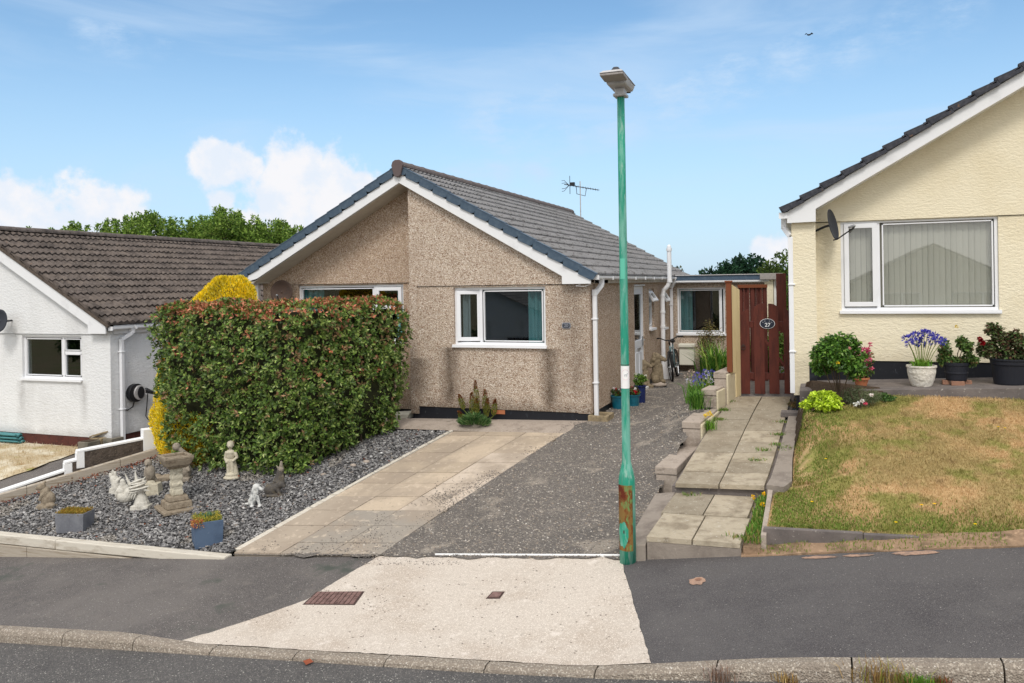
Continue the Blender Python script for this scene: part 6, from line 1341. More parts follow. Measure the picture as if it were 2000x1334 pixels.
bush('ivy_shrub','straggly dry brown green shrub under the extension window beside the meter box','shrub',(1.05,7.3,.2),(1.05,7.3,.75),(.35,.3,.6),1800,.05,.025,[(110,104,60),(130,120,70),(84,96,48),(150,130,80)],[1,1,1,1],8)
bs=at(1382,835,b=-.95); bs=Vector((2.0,-.95,Hpath(2.0,-.95))); r_=strap('small green weed with yellow flowers growing at the base of the stepped wall',bs,150,.20,.010,[(96,140,50),(120,160,60)],name='weed',rr=.06)
for px,py in ((1377,812),(1386,806),(1381,809),(1390,811)): 
    u_=at(px,py,b=-.98); flower(tuple(u_),.03,[(240,215,90)],r_)
# strip of weeds beside the lower path
wr=thing('weed_patch','green weeds with yellow flowers in the gap beside the lower path slabs','plant',(2.9,-4.2,-.27))
P2=scatter(wp,620); P=np.array([(x,y,zl(x,y)) for x,y in P2]); V,Fc,C=blades(P,rng.uniform(.03,.10,len(P)),.012,pick(len(P),[(96,136,50),(120,150,66),(150,140,80)],[3,2,1]),lean=.8); npmesh('leaves',V,Fc,'leafmatt',wr,C)
for px,py in ((1484,969),(1492,974),(1471,980),(1489,995)): u_=gnd(px,py,zl); flower((u_.x,u_.y,u_.z+.05),.03,[(246,205,40)],wr)
# scattered weeds in joints
W_=[]
for (px,py,h_,n) in ((1492,880,Hpath,60),(1480,900,Hpath,60),(1350,968,zl,50),(1375,958,zl,40),(1440,1050,zl,60),(1320,1085,H,70),(1415,1075,H,60),(1460,1072,H,90),(1490,1070,H,80),(1360,1080,H,70),(1540,876,Hpath,60),(1535,880,Hpath,40),(1527,850,Hpath,90),(1520,870,Hpath,60),(1530,825,Hpath,60),(1412,802,Hpath,160),(1402,820,Hpath,120),(1420,785,Hpath,100),(1275,1085,H,60),(1255,1080,H,60)):
    c=gnd(px,py,h_); q=np.array(tuple(c))[None]+rng.normal(0,.035,(n,3))*np.array([[1.6,1,0]]); W_.append(q)
P=np.concatenate(W_); V,Fc,C=blades(P,rng.uniform(.02,.055,len(P)),.009,pick(len(P),[(92,128,52),(120,146,70),(160,140,90)],[3,2,1]),lean=1.0); struct(npmesh('joint_weeds',V,Fc,'leafmatt',None,C),'stuff')
# kerb weeds
def tuftthing(label,px,py,n,h,cols,rr=.05,off=0,name='weed'):
    c=at(px,py,b=-7.1); c.z=zroad(c.x,-7.1)+off; root=thing(name,label,'weed',c); P=np.array(tuple(c))[None]+rng.normal(0,rr,(n,3))*np.array([[1.5,.35,0]]); V,Fc,C=blades(P,rng.uniform(.4,1,n)*h,.006,pick(n,cols,[1]*len(cols)),lean=.8); npmesh('blades',V,Fc,'leafmatt',root,C); return root
ST=[(190,165,110),(170,140,86),(140,110,70)]
tuftthing('dry grey seeding weed in the kerb just right of the crossing',1408,1312,110,.17,[(170,150,140),(150,120,100),(190,180,170)],.035)
tuftthing('small straw tuft in a kerb joint, middle one of the kerb weeds',1535,1312,60,.10,ST,.025)
tuftthing('tall straw coloured grass growing from the kerb near the right corner',1735,1330,160,.20,ST+[(150,150,70)],.07)
tuftthing('bright green dandelion rosette growing at the kerb foot near the right corner',1790,1334,130,.10,[(96,140,50),(120,160,60)],.04)
tuftthing('tiny rusty weed in the last kerb joint by the right photo corner',1838,1325,50,.09,[(150,90,60),(120,100,60)],.02)
c=at(605,1284,b=-7.09); one('fallen_leaf','rustleaf',MB().add([(c.x-.05,-7.12,zroad(c.x,-7.1)+.02),(c.x+.01,-7.16,zroad(c.x,-7.1)+.012),(c.x+.06,-7.12,zroad(c.x,-7.1)+.03),(c.x,-7.09,zroad(c.x,-7.1)+.035),(c.x,-7.12,zroad(c.x,-7.1)+.012)],[(0,1,4),(1,2,4),(2,3,4),(3,0,4)]),'curled red brown leaf lying in the gutter below the dropped kerb','leaf')
# ---------------------------------------------------------------- gate, posts and trellis
GB=.80
ga=lambda px,py: at(px,py,b=GB)
gt=thing('garden_gate','maroon wooden gate of four rounded boards with the oval 27 plaque','gate',ga(1496,770))
pl_=[((1447,1465.5),(613,604)),((1474.5,1495),(600,593)),((1503,1523),(593,600)),((1532.5,1549),(603,612))]
for (x0,x1),(t0,t1) in pl_:
    A_=ga(x0,770);B_=ga(x1,770);C_=ga(x1,t1);D_=ga(x0,t0); w=B_.x-A_.x; pts=[(A_.x,GB,A_.z+.01),(B_.x,GB,A_.z+.01)]
    for i in range(7):
        f=1-i/6; x=A_.x+w*f; z=D_.z+(C_.z-D_.z)*f+.02*math.sin(math.pi*f); 
        if x0==1447 and f<.35: z-=.07*(1-f/.35)
        if x0==1532.5 and f>.5: z-=.09*((f-.5)/.5)
        pts.append((x,GB,z))
    MB().prism(pts,(0,-.022,0)).build('board','maroon',gt,bevel=.004)
L_=ga(1447,700).x; R_x=ga(1548,700).x
for y in (634,735): z=ga(1496,y).z; MB().box(((L_+R_x)/2,GB+.03,z),(R_x-L_,.04,.10 if y==634 else .11)).build('rail','maroon',gt,bevel=.004)
MB().beam(ga(1540,725)+Vector((0,.03,0)),ga(1480,645)+Vector((0,.03,0)),.035,.08,up=(0,1,0)).build('brace','maroon',gt)
mb=MB(); z=ga(1452,678); mb.tube([z+Vector((.035*math.cos(t),-.035,.035*math.sin(t))) for t in np.linspace(0,6.28,14)],.006,5,False); mb.box(z+Vector((0,-.028,.03)),(.03,.014,.04)); mb.build('ring_handle','iron_dark',gt)
pc=ga(1499,632); sg=thing('number_plaque','oval navy plaque with white 27 mounted on the maroon gate','sign',pc+Vector((0,-.04,0))); rx,rzz=.118,.082
def oval(s,y,t): return [(pc.x+rx*s*math.cos(a),y,pc.z+rzz*s*math.sin(a)) for a in np.linspace(0,2*math.pi,32,endpoint=False)]
MB().prism(oval(1,GB-.024,0),(0,-.014,0)).build('rim','whitepaint',sg) ; MB().prism(oval(.93,GB-.03,0),(0,-.011,0)).build('plate','navy',sg)
textmesh('number','27',.088,(pc.x+.003,GB-.043,pc.z-.022),(1,0,0),(0,0,1),(0,-1,0),'whitepaint',sg)
for i,(dx,dz) in enumerate(((-.068,.022),(-.038,.042),(.034,.042),(.066,.022))): MB().ball((pc.x+dx,GB-.041,pc.z+dz),(.011,.003,.009)).build('motif','plategrey',sg)
# side panel and post left of the gate
fpn=thing('fence_panel','cream painted board panel joining an orange stained post to the gate','fence',(2.2,.3,.4))
B1=.36; a1=at(1427,650,b=B1).x; a2=at(1447,700,b=GB).x; tz1=at(1427,553,b=B1).z; tz2=at(1447,566,b=GB).z; zbt=(.80,.40)
for i in range(2):
    f0,f1=i/2,(i+1)/2-.01; P0=Vector((a1+(a2-a1)*f0,B1+(GB-.04-B1)*f0,0)); P1=Vector((a1+(a2-a1)*f1,B1+(GB-.04-B1)*f1,0)); z0=tz1+(tz2-tz1)*f0; z1=tz1+(tz2-tz1)*f1
    MB().hexa([P0+Vector((-.02,0,zbt[i])),P1+Vector((-.02,0,zbt[i])),P1+Vector((.0,0,zbt[i])),P0+Vector((.0,0,zbt[i])),P0+Vector((-.02,0,z0)),P1+Vector((-.02,0,z1)),P1+Vector((0,0,z1)),P0+Vector((0,0,z0))]).build('board','creamwood',fpn)
pa=at(1423,550,b=B1); MB().box((pa.x,B1,(pa.z+.82)/2),(.085,.085,pa.z-.82)).build('post','orangewood',fpn,bevel=.006); MB().box((pa.x,B1,pa.z),(.115,.115,.03)).build('post_cap','orangewood',fpn,bevel=.006)
tr=thing('trellis_screen','dark maroon slatted trellis screen standing behind the gate','trellis',(2.4,3.0,.4))
TB=2.6; x0=at(1446,600,b=TB).x; x1=at(1495,600,b=TB).x; zt_=at(1446,556,b=TB).z; zb2=.35
for i in range(13): f=i/12; MB().box((x0+(x1-x0)*f,TB+(.03 if i%2 else 0),(zt_+zb2)/2),(.032 if i%3 else .06,.02,zt_-zb2-.01*(i%2))).build('slat','maroon',tr)
MB().box(((x0+x1)/2,TB-.03,zt_-.03),(x1-x0+.08,.03,.06)).build('top_rail','orangewood',tr)
for zz in (zt_-.75,zt_-1.4): MB().box(((x0+x1)/2,TB+.05,zz),(x1-x0,.02,.05)).build('rail','maroon',tr)
tr=thing('trellis_post','dark maroon post and narrow trellis right of the extension end','trellis',(3.0,5,.4))
TB=5.2; x0=at(1517,560,b=TB).x; x1=at(1536,560,b=TB).x; zt_=at(1520,534,b=TB).z
MB().box((x0+.09,TB,(zt_+.3)/2),(.20,.05,zt_-.3)).build('post','maroon',tr,bevel=.005)
for i in range(4): MB().box((x0+.24+i*.055,TB+.05,(zt_+.25)/2),(.028,.02,zt_-.35)).build('slat','maroon',tr)
for i in range(6): MB().box((x0+.32,TB+.075,zt_-.15-i*.28),(.24,.015,.025)).build('rail','maroon',tr)
MB().box((x0+.34,TB,zt_-.02),(.2,.12,.09)).build('cap','lampunder',tr,bevel=.01)
# ================================================================ RIGHT GARDEN
def porz(a): return .73+.043*(min(a,12)-3.3)
def on_porch(px,b=-.55): 
    p=at(px,740,b=b); return Vector((p.x,b,porz(p.x)))
PC=[(84,108,50),(106,132,62),(62,84,40)]
b0=gnd(1640,792,Hlawn)
rs=bush('rose_bush','round green rose bush on bare stems at the corner of the porch','shrub',b0,(b0.x-.02,b0.y+.02,b0.z+.63),(.42,.35,.43),4600,.058,.038,[(70,108,38),(98,140,52),(52,82,32),(126,158,70)],[4,4,2,1.5],9,[tuple(at(1637,709,b=b0.y-.3))+(.025,[(240,210,60)]),tuple(at(1660,680,b=b0.y-.3))+(.02,[(236,180,170)])],clumps=15,lump=.30)
b1=at(1682,741,b=-.60); b1.z=porz(b1.x); k=depth(b1)/FPX
tr_=thing('flower_pot','terracotta pot of pink flowers half hidden behind the rose bush','pot plant',b1); cone_pot(tr_,b1,.07,.10,.13,'terracotta')
fl=[]
for _ in range(34):
    x=random.uniform(1660,1704); y=random.uniform(672,730); 
    if x<1680 and y>700: continue
    u=at(x,y,b=-.60+random.uniform(-.1,.1)); fl.append((u.x,u.y,u.z,.034,[random.choice([(228,120,150),(214,96,140),(240,170,180),(232,140,168)])]))
bush(None,None,None,(b1.x,b1.y,b1.z+.1),(b1.x,b1.y,b1.z+.32),(.17,.14,.24),900,.045,.028,PC+[(150,110,80)],[2,2,1,1],6,fl,root=tr_,part='foliage')
p=gnd(1603,806,Hlawn); bush('lime_shrub','low bright lime green leafy plant in the bed under the rose bush','plant',p,(p.x,p.y+.12,p.z+.13),(.27,.22,.14),2600,.05,.035,[(190,214,50),(168,196,44),(206,226,84)],[3,2,2],4,clumps=12)
p=gnd(1560,800,Hlawn); bush('heather_plant','small dull red brown heather between the path edging and the lime green plant','plant',p,(p.x,p.y+.1,p.z+.09),(.17,.15,.09),1500,.025,.009,[(120,90,60),(96,84,50),(86,104,50)],[2,2,1],3,m='leafmatt')
p=gnd(1680,800,Hlawn); r_=bush('lavender_plant','grey green spiky plant with white and pink flowers right of the rose stems','plant',p,(p.x,p.y+.18,p.z+.16),(.27,.2,.16),2600,.05,.007,[(120,128,96),(96,112,76),(140,144,112)],[2,2,1],4,m='leafmatt')
for x,y,c in ((1676,788,(240,240,240)),(1684,783,(245,240,236)),(1690,789,(220,90,120)),(1702,772,(245,236,232)),(1670,790,(240,240,235))): u=at(x,y,b=p.y-.05); flower(tuple(u),.028,[c],r_)
p=gnd(1728,788,Hlawn); bush('bedding_plant','low dark green bedding plant between the grey green plant and the lawn edge','plant',p,(p.x,p.y+.12,p.z+.05),(.16,.12,.06),700,.035,.022,[(60,92,40),(84,116,52)],[1,1],2)
# pots on the porch
p=on_porch(1800,-.62); k=depth(p)/FPX
wp_=thing('flower_pot','white textured pot of tall blue agapanthus on the porch','pot plant',p); c=p
MB().lathe([(.105,0),(.125,.005),(.135,.03),(.16,.10),(.178,.19),(.180,.25),(.192,.262),(.192,.285),(.170,.285),(.168,.25),(0,.25)],p,32).build('pot','whitepot',wp_)
top=p.z+.27; n=160; P=np.tile(np.array([[p.x,p.y,top-.03]]),(n,1))+rng.normal(0,.05,(n,3))*np.array([[1,1,0]]); V,F_,C=blades(P,rng.uniform(.08,.18,n),.018,pick(n,[(96,144,48),(124,168,60),(150,180,80)],[2,2,1]),lean=1.3); npmesh('leaves',V,F_,'leafmatt',wp_,C)
for x,y in ((1770,662),(1782,658),(1793,668),(1799,655),(1806,650),(1812,652),(1819,660),(1826,656),(1832,664),(1800,672),(1841,666),(1822,668),(1788,655),(1776,672)):
    u=at(x,y,b=-.62+random.uniform(-.12,.12)); MB().tube([(p.x+(u.x-p.x)*.15,p.y,top-.05),(p.x+(u.x-p.x)*.6,p.y+(u.y-p.y)*.5,top+(u.z-top)*.55),tuple(u)],.0045,5).build('stem','grassgreen',wp_)
    m_=40; v=nrmz(rng.normal(size=(m_,3))+np.array([[0,0,.25]])); Pf=np.array([tuple(u)])+v*.022; leaves('flower_head',Pf,nrmz(np.cross(v,rng.normal(size=(m_,3)))),.052,.016,pick(m_,[(84,82,190),(104,100,206),(70,66,168)],[1,1,1]),'petal',wp_,up=v)
p=on_porch(1868,-.50); bs_=thing('brick_supports','old bricks set on the porch under the smaller black pot','bricks',p)
for dx,dy in ((-.13,.0),(.0,-.10),(.14,.02)): MB().box((p.x+dx,p.y+dy,p.z+.03),(.16 if dx==0 else .09,.10,.06)).build('brick','brick',bs_,bevel=.006)
p2=p+Vector((0,0,.062)); r_=thing('flower_pot','black ribbed pot with leggy rose plant standing on bricks','pot plant',p2)
MB().lathe([(.125,0),(.130,.02),(.138,.09),(.146,.095),(.146,.11),(.141,.115),(.147,.20),(.156,.205),(.158,.245),(.145,.245),(.14,.21),(0,.21)],p2,32).build('pot','blackpot',r_)
for q,rad,n in (((-.13,0,.42),(.08,.1,.13),420),((.10,0,.45),(.10,.1,.16),620),((.17,0,.30),(.09,.1,.1),300),((-.02,0,.26),(.12,.1,.06),350),((-.17,0,.28),(.05,.08,.1),200)):
    bush(None,None,None,(p2.x,p2.y,p2.z+.2),(p2.x+q[0],p2.y+q[1],p2.z+q[2]),rad,n,.05,.032,[(84,112,56),(110,138,70),(64,86,44),(120,96,66)],[3,3,2,.8],2,root=r_,part='foliage',clumps=7)
u=at(1859,617+25,b=-.5); u=at(1868,638,b=-.5); flower(tuple(u),.025,[(214,190,90)],r_)
p=on_porch(1976,-.52); r_=thing('flower_pot','large black tub with bushy dark rose and single red bloom','pot plant',p)
MB().lathe([(.205,0),(.212,.02),(.235,.26),(.25,.27),(.252,.31),(.262,.325),(.262,.345),(.245,.345),(.24,.30),(0,.30)],p,36).build('tub','blackpot',r_)
for q,rad,n in (((-.18,0,.62),(.14,.14,.2),900),((.05,0,.55),(.2,.16,.16),1000),((.26,0,.58),(.16,.15,.2),800),((-.30,0,.46),(.10,.1,.12),400),((-.05,0,.40),(.24,.16,.08),800),((.2,0,.42),(.2,.1,.1),500)):
    bush(None,None,None,(p.x,p.y,p.z+.3),(p.x+q[0],p.y+q[1],p.z+q[2]),rad,n,.052,.034,[(78,88,54),(98,104,66),(98,74,58),(118,84,66),(84,110,56)],[3,2,2,1,1.5],3,root=r_,part='foliage',clumps=8)
for px,py in ((1917,667),(1914,662),(1920,671)): flower(tuple(at(px,py,b=-.62)),.036,[(150,16,26),(120,10,22)],r_,22)
# pebble row at the bed edge, drain pad under right downpipe
MB().box((dx+0,0,0),(.1,.1,.1)) if 0 else None
pd=Vector((3.13,-.30,Hpath(3.1,-.3)+.03)); one('downpipe_gully','porch',MB().box((3.12,-.28,Hpath(3.1,-.3)+.02),(.26,.24,.08)),'grey concrete pad with slate under the cream house downpipe','gully',bevel=.01)

# ================================================================ WALL MOUNTED THINGS
def dish(name,label,c,normal,r,m,arm=True,armdir=(0,-.3,-.5),wallp=None,ry=None):
    root=thing(name,label,'satellite dish',c); c=Vector(c); n=Vector(normal).normalized(); x=n.cross(Vector((0,0,1))).normalized(); y=x.cross(n); ry=ry or r; V=[];Fc=[]
    S_=28; rings=6
    for i in range(rings+1):
        q=i/rings
        for k in range(S_): a=2*math.pi*k/S_; V.append(c+x*r*q*math.cos(a)+y*ry*q*math.sin(a)+n*(.16*r*2*q*q*.55))
    for i in range(rings):
        for k in range(S_): Fc.append((i*S_+k,i*S_+(k+1)%S_,(i+1)*S_+(k+1)%S_,(i+1)*S_+k))
    mb=MB(); mb.add(V,Fc); o=mb.build('reflector',m,root,smooth=True); s=o.modifiers.new('t','SOLIDIFY'); s.thickness=.008
    mb=MB(); e=c-y*ry*.95+n*.05; f=e+n*r*1.35-y*r*.05+y*.12; mb.tube([e-n*.06,e,f],.010,6); mb.build('arm','blackplastic',root)
    MB().cone(f+y*.02,.022,f+y*.02-n*.07,.016).build('receiver','chrome',root)
    if wallp is not None: MB().tube([c-n*.02,c-n*.08,Vector(wallp)],.018,8).build('bracket','blackplastic',root)
    return root
c=at(551,571,b=.20); dish('satellite_dish','rusty brown round satellite dish on the pebbledash wall above the hedge',c,(.35,-.93,.12),.215,'dishbrown',wallp=(c.x-.12,.42,c.z-.05),ry=.235)
c=at(1622,440,b=PB+.02); dish('satellite_dish','dark oval satellite dish edge on beside the picture window of the cream house',c,(.93,-.30,.20),.20,'dishdark',wallp=(PA1,PB+.12,c.z-.07),ry=.235)
c=at(1,627,b=-1.0); dish('satellite_dish','dark satellite dish on the white gable cut by the left photo edge',c,(.1,-.97,.15),.21,'dishdark',wallp=(c.x,-.74,c.z),ry=.24)
# aerial
B_=10.3; m0=at(1134,412,b=B_); m1=at(1133,362,b=B_); ar=thing('tv_aerial','thin television aerial on a mast at the far end of the ridge','aerial',m0)
MB().tube([m0-Vector((0,0,.25)),m1+Vector((0,0,.12))],.016,6).build('mast','lampgrey',ar)
a0=at(1102,360,b=B_); a1=at(1168,371,b=B_); d_=(a1-a0); MB().tube([a0,a1],.013,5).build('boom','platebody',ar)
el=MB(); perp=Vector((.25,1,0)).normalized()
for i in range(13): q=a0+d_*(.12+.88*i/12); ln=.11*(1-.5*i/12); el.tube([q-perp*ln-Vector((.02,0,0)),q+perp*ln+Vector((.02,0,0))],.006,4); el.tube([q+Vector((0,0,-.035)),q+Vector((0,0,.035))],.006,4)
el.build('elements','platebody',ar)
rf=MB(); q=a0+d_*.17
for dz in (-.16,-.08,.08,.16): rf.tube([q+Vector((-.02,0,0)),q+Vector((-.10-abs(dz)*.5,0,dz)),q+Vector((-.28,0.1,dz))],.007,4)
rf.tube([q+Vector((0,0,-.26)),q+Vector((.0,0,.28))],.010,5); rf.build('reflector_rods','platebody',ar); MB().box(q+Vector((.08,0,.03)),(.13,.1,.10)).build('junction_box','blackplastic',ar)
lp_=MB(); lp_.tube([a0+d_*.36,a0+d_*.37+Vector((0,0,-.22)),a0+d_*.62+Vector((0,0,-.24)),a0+d_*.66],.011,5); lp_.build('brace','platebody',ar)
# EV charger on the white house side wall
c=at(262,767,a=-9.58); ec=thing('ev_charger','black and grey round wall charger with hanging cable on the white house','charger',c); X=Vector((0,1,0)); Z=Vector((0,0,1)); N1=Vector((1,0,0))
def disc(cx,cz,r0,r1,x0,x1,m,nm,par,n=26): MB().prism([(x0,c.y+cx+r0*math.cos(t),c.z+cz+r1*math.sin(t)) for t in np.linspace(0,6.283,n,endpoint=False)],(x1-x0,0,0)).build(nm,m,par,bevel=.008)
disc(0,0,.20,.185,-9.60,-9.50,'blackplastic','body',ec); disc(.05,.0,.145,.15,-9.50,-9.465,'lampgrey','front_ring',ec); disc(.065,.0,.09,.125,-9.466,-9.455,'blackplastic','front_panel',ec)
MB().cone((-9.50,c.y+.24,c.z+.02),.055,(-9.46,c.y+.42,c.z-.06),.028).build('plug','blackplastic',ec,smooth=True)
MB().tube([(-9.5,c.y+.28,c.z-.05),(-9.52,c.y+.27,c.z-.3),(-9.55,c.y+.27,c.z-.52),(-9.54,c.y+.34,c.z-.62),(-9.52,c.y+.46,c.z-.58),(-9.5,c.y+.5,c.z-.2),(-9.46,c.y+.44,c.z-.07)],.010,6).build('cable','blackrubber',ec,smooth=True)
MB().tube([(-9.56,c.y-.02,c.z-.17),(-9.57,c.y-.05,c.z-.28),(-9.58,c.y-.18,c.z-.33),(-9.58,c.y-.26,c.z-.30)],.011,6).build('supply_cable','blackrubber',ec,smooth=True)
# number plate on main house
q0=at(1099,631,b=0); q1=at(1114,640.5,b=0); cx,cz=(q0.x+q1.x)/2,(q0.z+q1.z)/2; w_,h_=abs(q1.x-q0.x),abs(q0.z-q1.z)
npl=thing('number_plate','small dark rectangular house number plate on the front wall right of the window','sign',(cx,-.01,cz))
def octo(w,h,y): e=.02; return [(cx-w+e,y,cz-h),(cx+w-e,y,cz-h),(cx+w,y,cz-h+e),(cx+w,y,cz+h-e),(cx+w-e,y,cz+h),(cx-w+e,y,cz+h),(cx-w,y,cz+h-e),(cx-w,y,cz-h+e)]
MB().prism(octo(w_/2+.008,h_/2+.008,-.005),(0,-.014,0)).build('back_plate','plategrey',npl); MB().prism(octo(w_/2-.004,h_/2-.004,-.019),(0,-.006,0)).build('face','platebody',npl)
textmesh('number','20',h_*.95,(cx,-.026,cz),(1,0,0),(0,0,1),(0,-1,0),'plategrey',npl)
# left garden odds and ends
def boxat(name,label,cat,x0,x1,ytop,ybot,m,dep=.35,group=None,b=None,rz=0,tap=1,z=None):
    p=gnd((x0+x1)/2,ybot,Hleft); k=depth(p)/FPX; w=(x1-x0)*k; h=(ybot-ytop)*k; mb=MB(); mb.box((p.x,p.y+dep/2,p.z+h/2),(w,dep,h),rz=rz,taper=tap); return one(name,m,mb,label,cat,group,bevel=.008)
tb=thing('concrete_trough','left of two mossy concrete troughs against the maroon plinth','trough',gnd(155,884,Hleft)); 
p=gnd(157,886,Hleft); k=depth(p)/FPX
for (cx_,w,h,m,nm) in ((0,26*k,21*k,'conc_box','left_panel'),): MB().box((p.x,p.y+.2,p.z+h/2),(w,.3,h)).build('body',m,tb,bevel=.008); MB().box((p.x,p.y+.2,p.z+h),(w*.8,.22,.02)).build('compost','soil',tb)
p=gnd(186,880,Hleft); tb=thing('wooden_crate','weathered wooden planter crate with a loose board on top by the plinth','crate',p); w=.36; h=23*k
MB().box((p.x-.06,p.y+.22,p.z+h/2),(.30,.32,h)).build('front_panel','wood_box',tb,bevel=.006); MB().box((p.x+.20,p.y+.25,p.z+h*.48),(.24,.30,h*.96)).build('side_panel','conc_box',tb,bevel=.006)
mb=MB(); mb.beam((p.x-.22,p.y+.1,p.z+h+.02),(p.x+.10,p.y+.25,p.z+h+.12),.14,.025); mb.build('loose_board','wood_box',tb)
p=gnd(5,866,Hleft); st_=thing('sheet_stack','stack of teal corrugated sheets lying by the maroon plinth','sheets',p)
for i in range(3):
    mb=MB(); V=[]; n=26
    for j in range(n+1):
        y=p.y+.0+.55*j/n; z=p.z+.05+i*.065+.018*math.sin(j*1.1); V+=[(p.x-1.5,y,z),(p.x+.42-.04*i,y,z)]
    mb.add(V,[(2*j,2*j+1,2*j+3,2*j+2) for j in range(n)]); o=mb.build('sheet','tealsheet',st_); s=o.modifiers.new('t','SOLIDIFY'); s.thickness=.03
# ================================================================ TREES
def tree(label,px,pytop,d,rx,h,n,cols,wts,name='tree',spiky=.0,ln=.16,group='trees beyond the white bungalow',clumps=26,gap=.55,trunk=.16,m='leafmatt'):
    t=at(px,pytop,d=d); base=Vector((t.x,t.y,-1.0)); zt=t.z; root=thing(name,label,'tree',base,group)
    P=[];O=[];Cc=[]; cz=zt-h*.5
    lb=MB(); lb.tube([base,(t.x+.1,t.y,cz-h*.3),(t.x,t.y,zt-h*.25)],[trunk,trunk*.7,trunk*.2],8)
    for i in range(clumps):
        v=nrmz(rng.normal(size=(1,3)))[0]; s=rng.uniform(.45,.95); c=np.array([t.x+v[0]*rx*s,t.y+v[1]*rx*s,cz+v[2]*h*.46*s]); c[2]=min(c[2],zt-h*.10)
        r=rng.uniform(.22,.40)*rx; a,b=clump(c,(r,r,r*.9),n//clumps,.45); P.append(a);O.append(b); br=rng.uniform(.75,1.2); Cc.append(pick(len(a),cols,wts,.15)*br)
        lb.tube([(t.x,t.y,cz-h*.35+(c[2]-cz+h*.35)*.4),tuple(c)],[trunk*.3,trunk*.08],5)
    for i in range(int(14*spiky)):
        ang=rng.uniform(0,6.28); q=rng.uniform(0,.75)*rx; x,y=t.x+math.cos(ang)*q,t.y+math.sin(ang)*q; top=zt-(q/rx)**2*h*.25+rng.uniform(-.1,.28); m_=110; f=rng.random(m_)
        a=np.stack([x+rng.normal(0,1,m_)*.16*(1-f*.8),y+rng.normal(0,1,m_)*.16*(1-f*.8),top-(1-f)*1.1],1); P.append(a); O.append(nrmz(rng.normal(size=(m_,3)))); Cc.append(pick(m_,cols,wts,.15)*1.1)
    P=np.concatenate(P);O=np.concatenate(O);Cc=np.concatenate(Cc); k=len(P); up=nrmz(O+rng.normal(0,.4,(k,3))+np.array([[0,0,.3]])); nn=nrmz(np.cross(up,rng.normal(size=(k,3)))+O*.4)
    leaves('crown',P,nn,rng.uniform(.6,1.3,k)*ln,rng.uniform(.6,1.2,k)*ln*.55,Cc,m,root,up=up); lb.build('trunk','bark',root); return root
TG=[(98,128,52),(124,152,66),(74,100,44),(150,170,86)]
spec=[(66,446,46,.55,2.4,'thin pointed tree tip farthest left above the white bungalow ridge'),(98,447,46,.6,2.4,'second thin tree tip from the left above the brown ridge'),(146,441,46,1.3,3.0,'low tree tip just right of the two thin ones at the left'),
(207,434,45,1.0,3.4,'narrow tree standing just left of the wide green crowns'),(250,424,45,1.9,4.4,'leftmost wide green crown above the brown roof'),(300,414,44,1.8,4.8,'green tree with tall tip under the gap between the clouds'),
(352,428,45,1.7,4.4,'lower green crown in the middle of the tree line'),(402,424,46,1.9,4.6,'green tree right of the middle of the tree line'),(430,411,44,1.8,4.8,'tallest green tree in the line below the big cloud'),
(467,416,45,1.7,4.6,'green tree immediately right of the tallest crown'),(515,432,46,2.0,4.4,'broad green crown left of the gable verge'),(548,434,45,1.6,4.2,'green tree with pointed top close to the gable verge'),(580,450,46,1.6,4.0,'rightmost green tree, touching the blue grey gable verge')]
for px,py,d,rx,h,lb in spec: tree(lb,px,py,d,rx,h,8000 if rx>1.2 else 2200,TG,[3,3,2,1.5],spiky=1.0 if rx>1 else .3,ln=.17,clumps=38 if rx>1.2 else 9)
PG=[(34,62,46),(46,78,52),(26,48,38)]
tree('dark blue green pine rising beyond the flat extension roof',1452,505,38,2.1,3.0,7000,PG,[2,2,1],name='pine_tree',ln=.20,group='trees beyond the extension',spiky=1.2)
tree('low dark pine at the left end of the right hand trees',1415,520,38,1.3,2.2,3600,PG,[2,2,1],name='pine_tree',ln=.18,group='trees beyond the extension',spiky=.5)
tree('mid green bushy tree in front of the dark pine',1490,508,34,1.5,3.4,6000,[(84,110,46),(104,130,56),(66,90,38)],[2,2,1],ln=.16,group='trees beyond the extension')
tree('taller open olive green tree right beside the cream house',1538,488,33,1.5,4.6,5200,[(78,98,44),(104,122,60),(58,76,38)],[2,2,1],ln=.16,group='trees beyond the extension',clumps=22)
tree('sparse small tree showing behind the tall white vent pipe',1328,508,28,.75,2.2,520,[(90,96,50),(60,70,40),(130,130,80)],[1,1,1],ln=.13,group='trees beyond the extension',clumps=9)
for px,d,zt,lb in ((1538,18,2.6,'light green shrub in the gap right of the trellis post'),(1500,16,1.2,'low green shrub glimpsed between the gate boards')):
    q=at(px,600,d=d); bush('garden_shrub',lb,'shrub',(q.x,q.y,.3),(q.x,q.y,zt*.55+.1),(.45,.45,zt*.5),2600,.09,.05,[(110,150,56),(88,126,48),(140,170,80)],[1,1,1],5)
# a gull far off
q=at(1580,68,d=60); bd=thing('bird','tiny dark bird flying high in the sky at upper right','bird',q)
MB().ball(q,(.14,.07,.06),8,6).build('body','birdblack',bd); 
for s in (-1,1): MB().prism([q+Vector((s*.04,-.05,.01)),q+Vector((s*.20,-.08,.12)),q+Vector((s*.30,0,.02)),q+Vector((s*.18,.04,.08)),q+Vector((s*.04,.05,.01))],(0,0,.012)).build('wing','birdblack',bd)
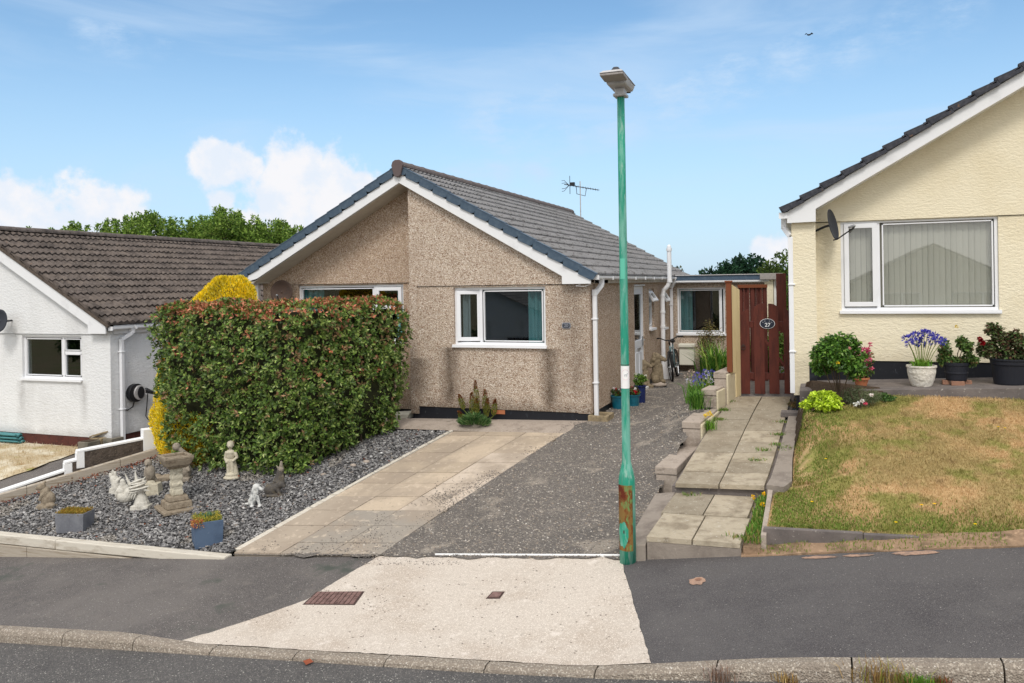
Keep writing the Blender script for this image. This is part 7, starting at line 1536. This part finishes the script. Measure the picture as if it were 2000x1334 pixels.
# ================================================================ ACROSS THE ROAD (seen in the windows' reflections)
def far_house(label,a0,w,b,m,rm,rz=0):
    z=Hbase(a0,b)+.05; root=thing('opposite_bungalow',label,'house',(a0,b,z),'bungalows across the road'); hw=w/2; d=7; ap=2.0
    f=lambda u:z+2.6+ap*(1-abs(u)/hw)
    wall('front_wall',m,root,(a0,b,0),(1,0,0),(0,1,0),-hw,hw,lambda u:z,f,[(-hw+1,-.6,z+1,z+2.2),(.8,hw-1,z+1,z+2.2)],cuts=(0,))
    wall('rear_wall',m,root,(a0,b-d,0),(1,0,0),(0,-1,0),-hw,hw,lambda u:z,f,cuts=(0,))
    for s in (-1,1):
        wall('side_wall',m,root,(a0+s*(hw-.004),b-.004,0),(0,-1,0),(s,0,0),0,d-.01,lambda u:z,lambda u:z+2.58)
        up=Vector((-s*hw,0,ap)); tiled('roof',rm,root,(a0+s*(hw+.25),b-d-.3,z+2.52),(0,1,0),d+.6,up,up.length+.28,period=.33,amp=.02,lift=.03,nper=4)
    for u0,u1 in ((-hw+1,-.6),(.8,hw-1)): window(root,(a0+u1,b,z+1),(-1,0,0),(0,1,0),u1-u0,1.2,[(.06,(u1-u0)*.35,.06,1.14,'fixed',0),((u1-u0)*.35+.05,(u1-u0)-.06,.06,1.14,'fixed',0)])
far_house('white bungalow across the road, opposite the pebbledash one',-12,9,-25,'white_render','tile')
far_house('cream bungalow across the road, opposite the picture window',9,8,-33,'cream_render','tiledark')
for a,b,h_,lb in ((-3,-22,2.6,'leafy green shrub across the road between the two bungalows'),(-20,-22,3.2,'large dark green bush across the road left of the white bungalow'),(-36,-24,4.5,'broad tree across the road far to the left'),(-28,-26,4.0,'second tree across the road to the left'),(0.5,-20,1.8,'small bush in front of the gap between the far bungalows')):
    z=Hbase(a,b); bush('roadside_shrub',lb,'shrub',(a,b,z),(a,b,z+h_*.5),(h_*.5,h_*.45,h_*.5),3600,.22,.13,[(70,96,46),(92,118,56),(54,74,38)],[1,1,1],6)
bpy.data.scenes.remove(TMP)
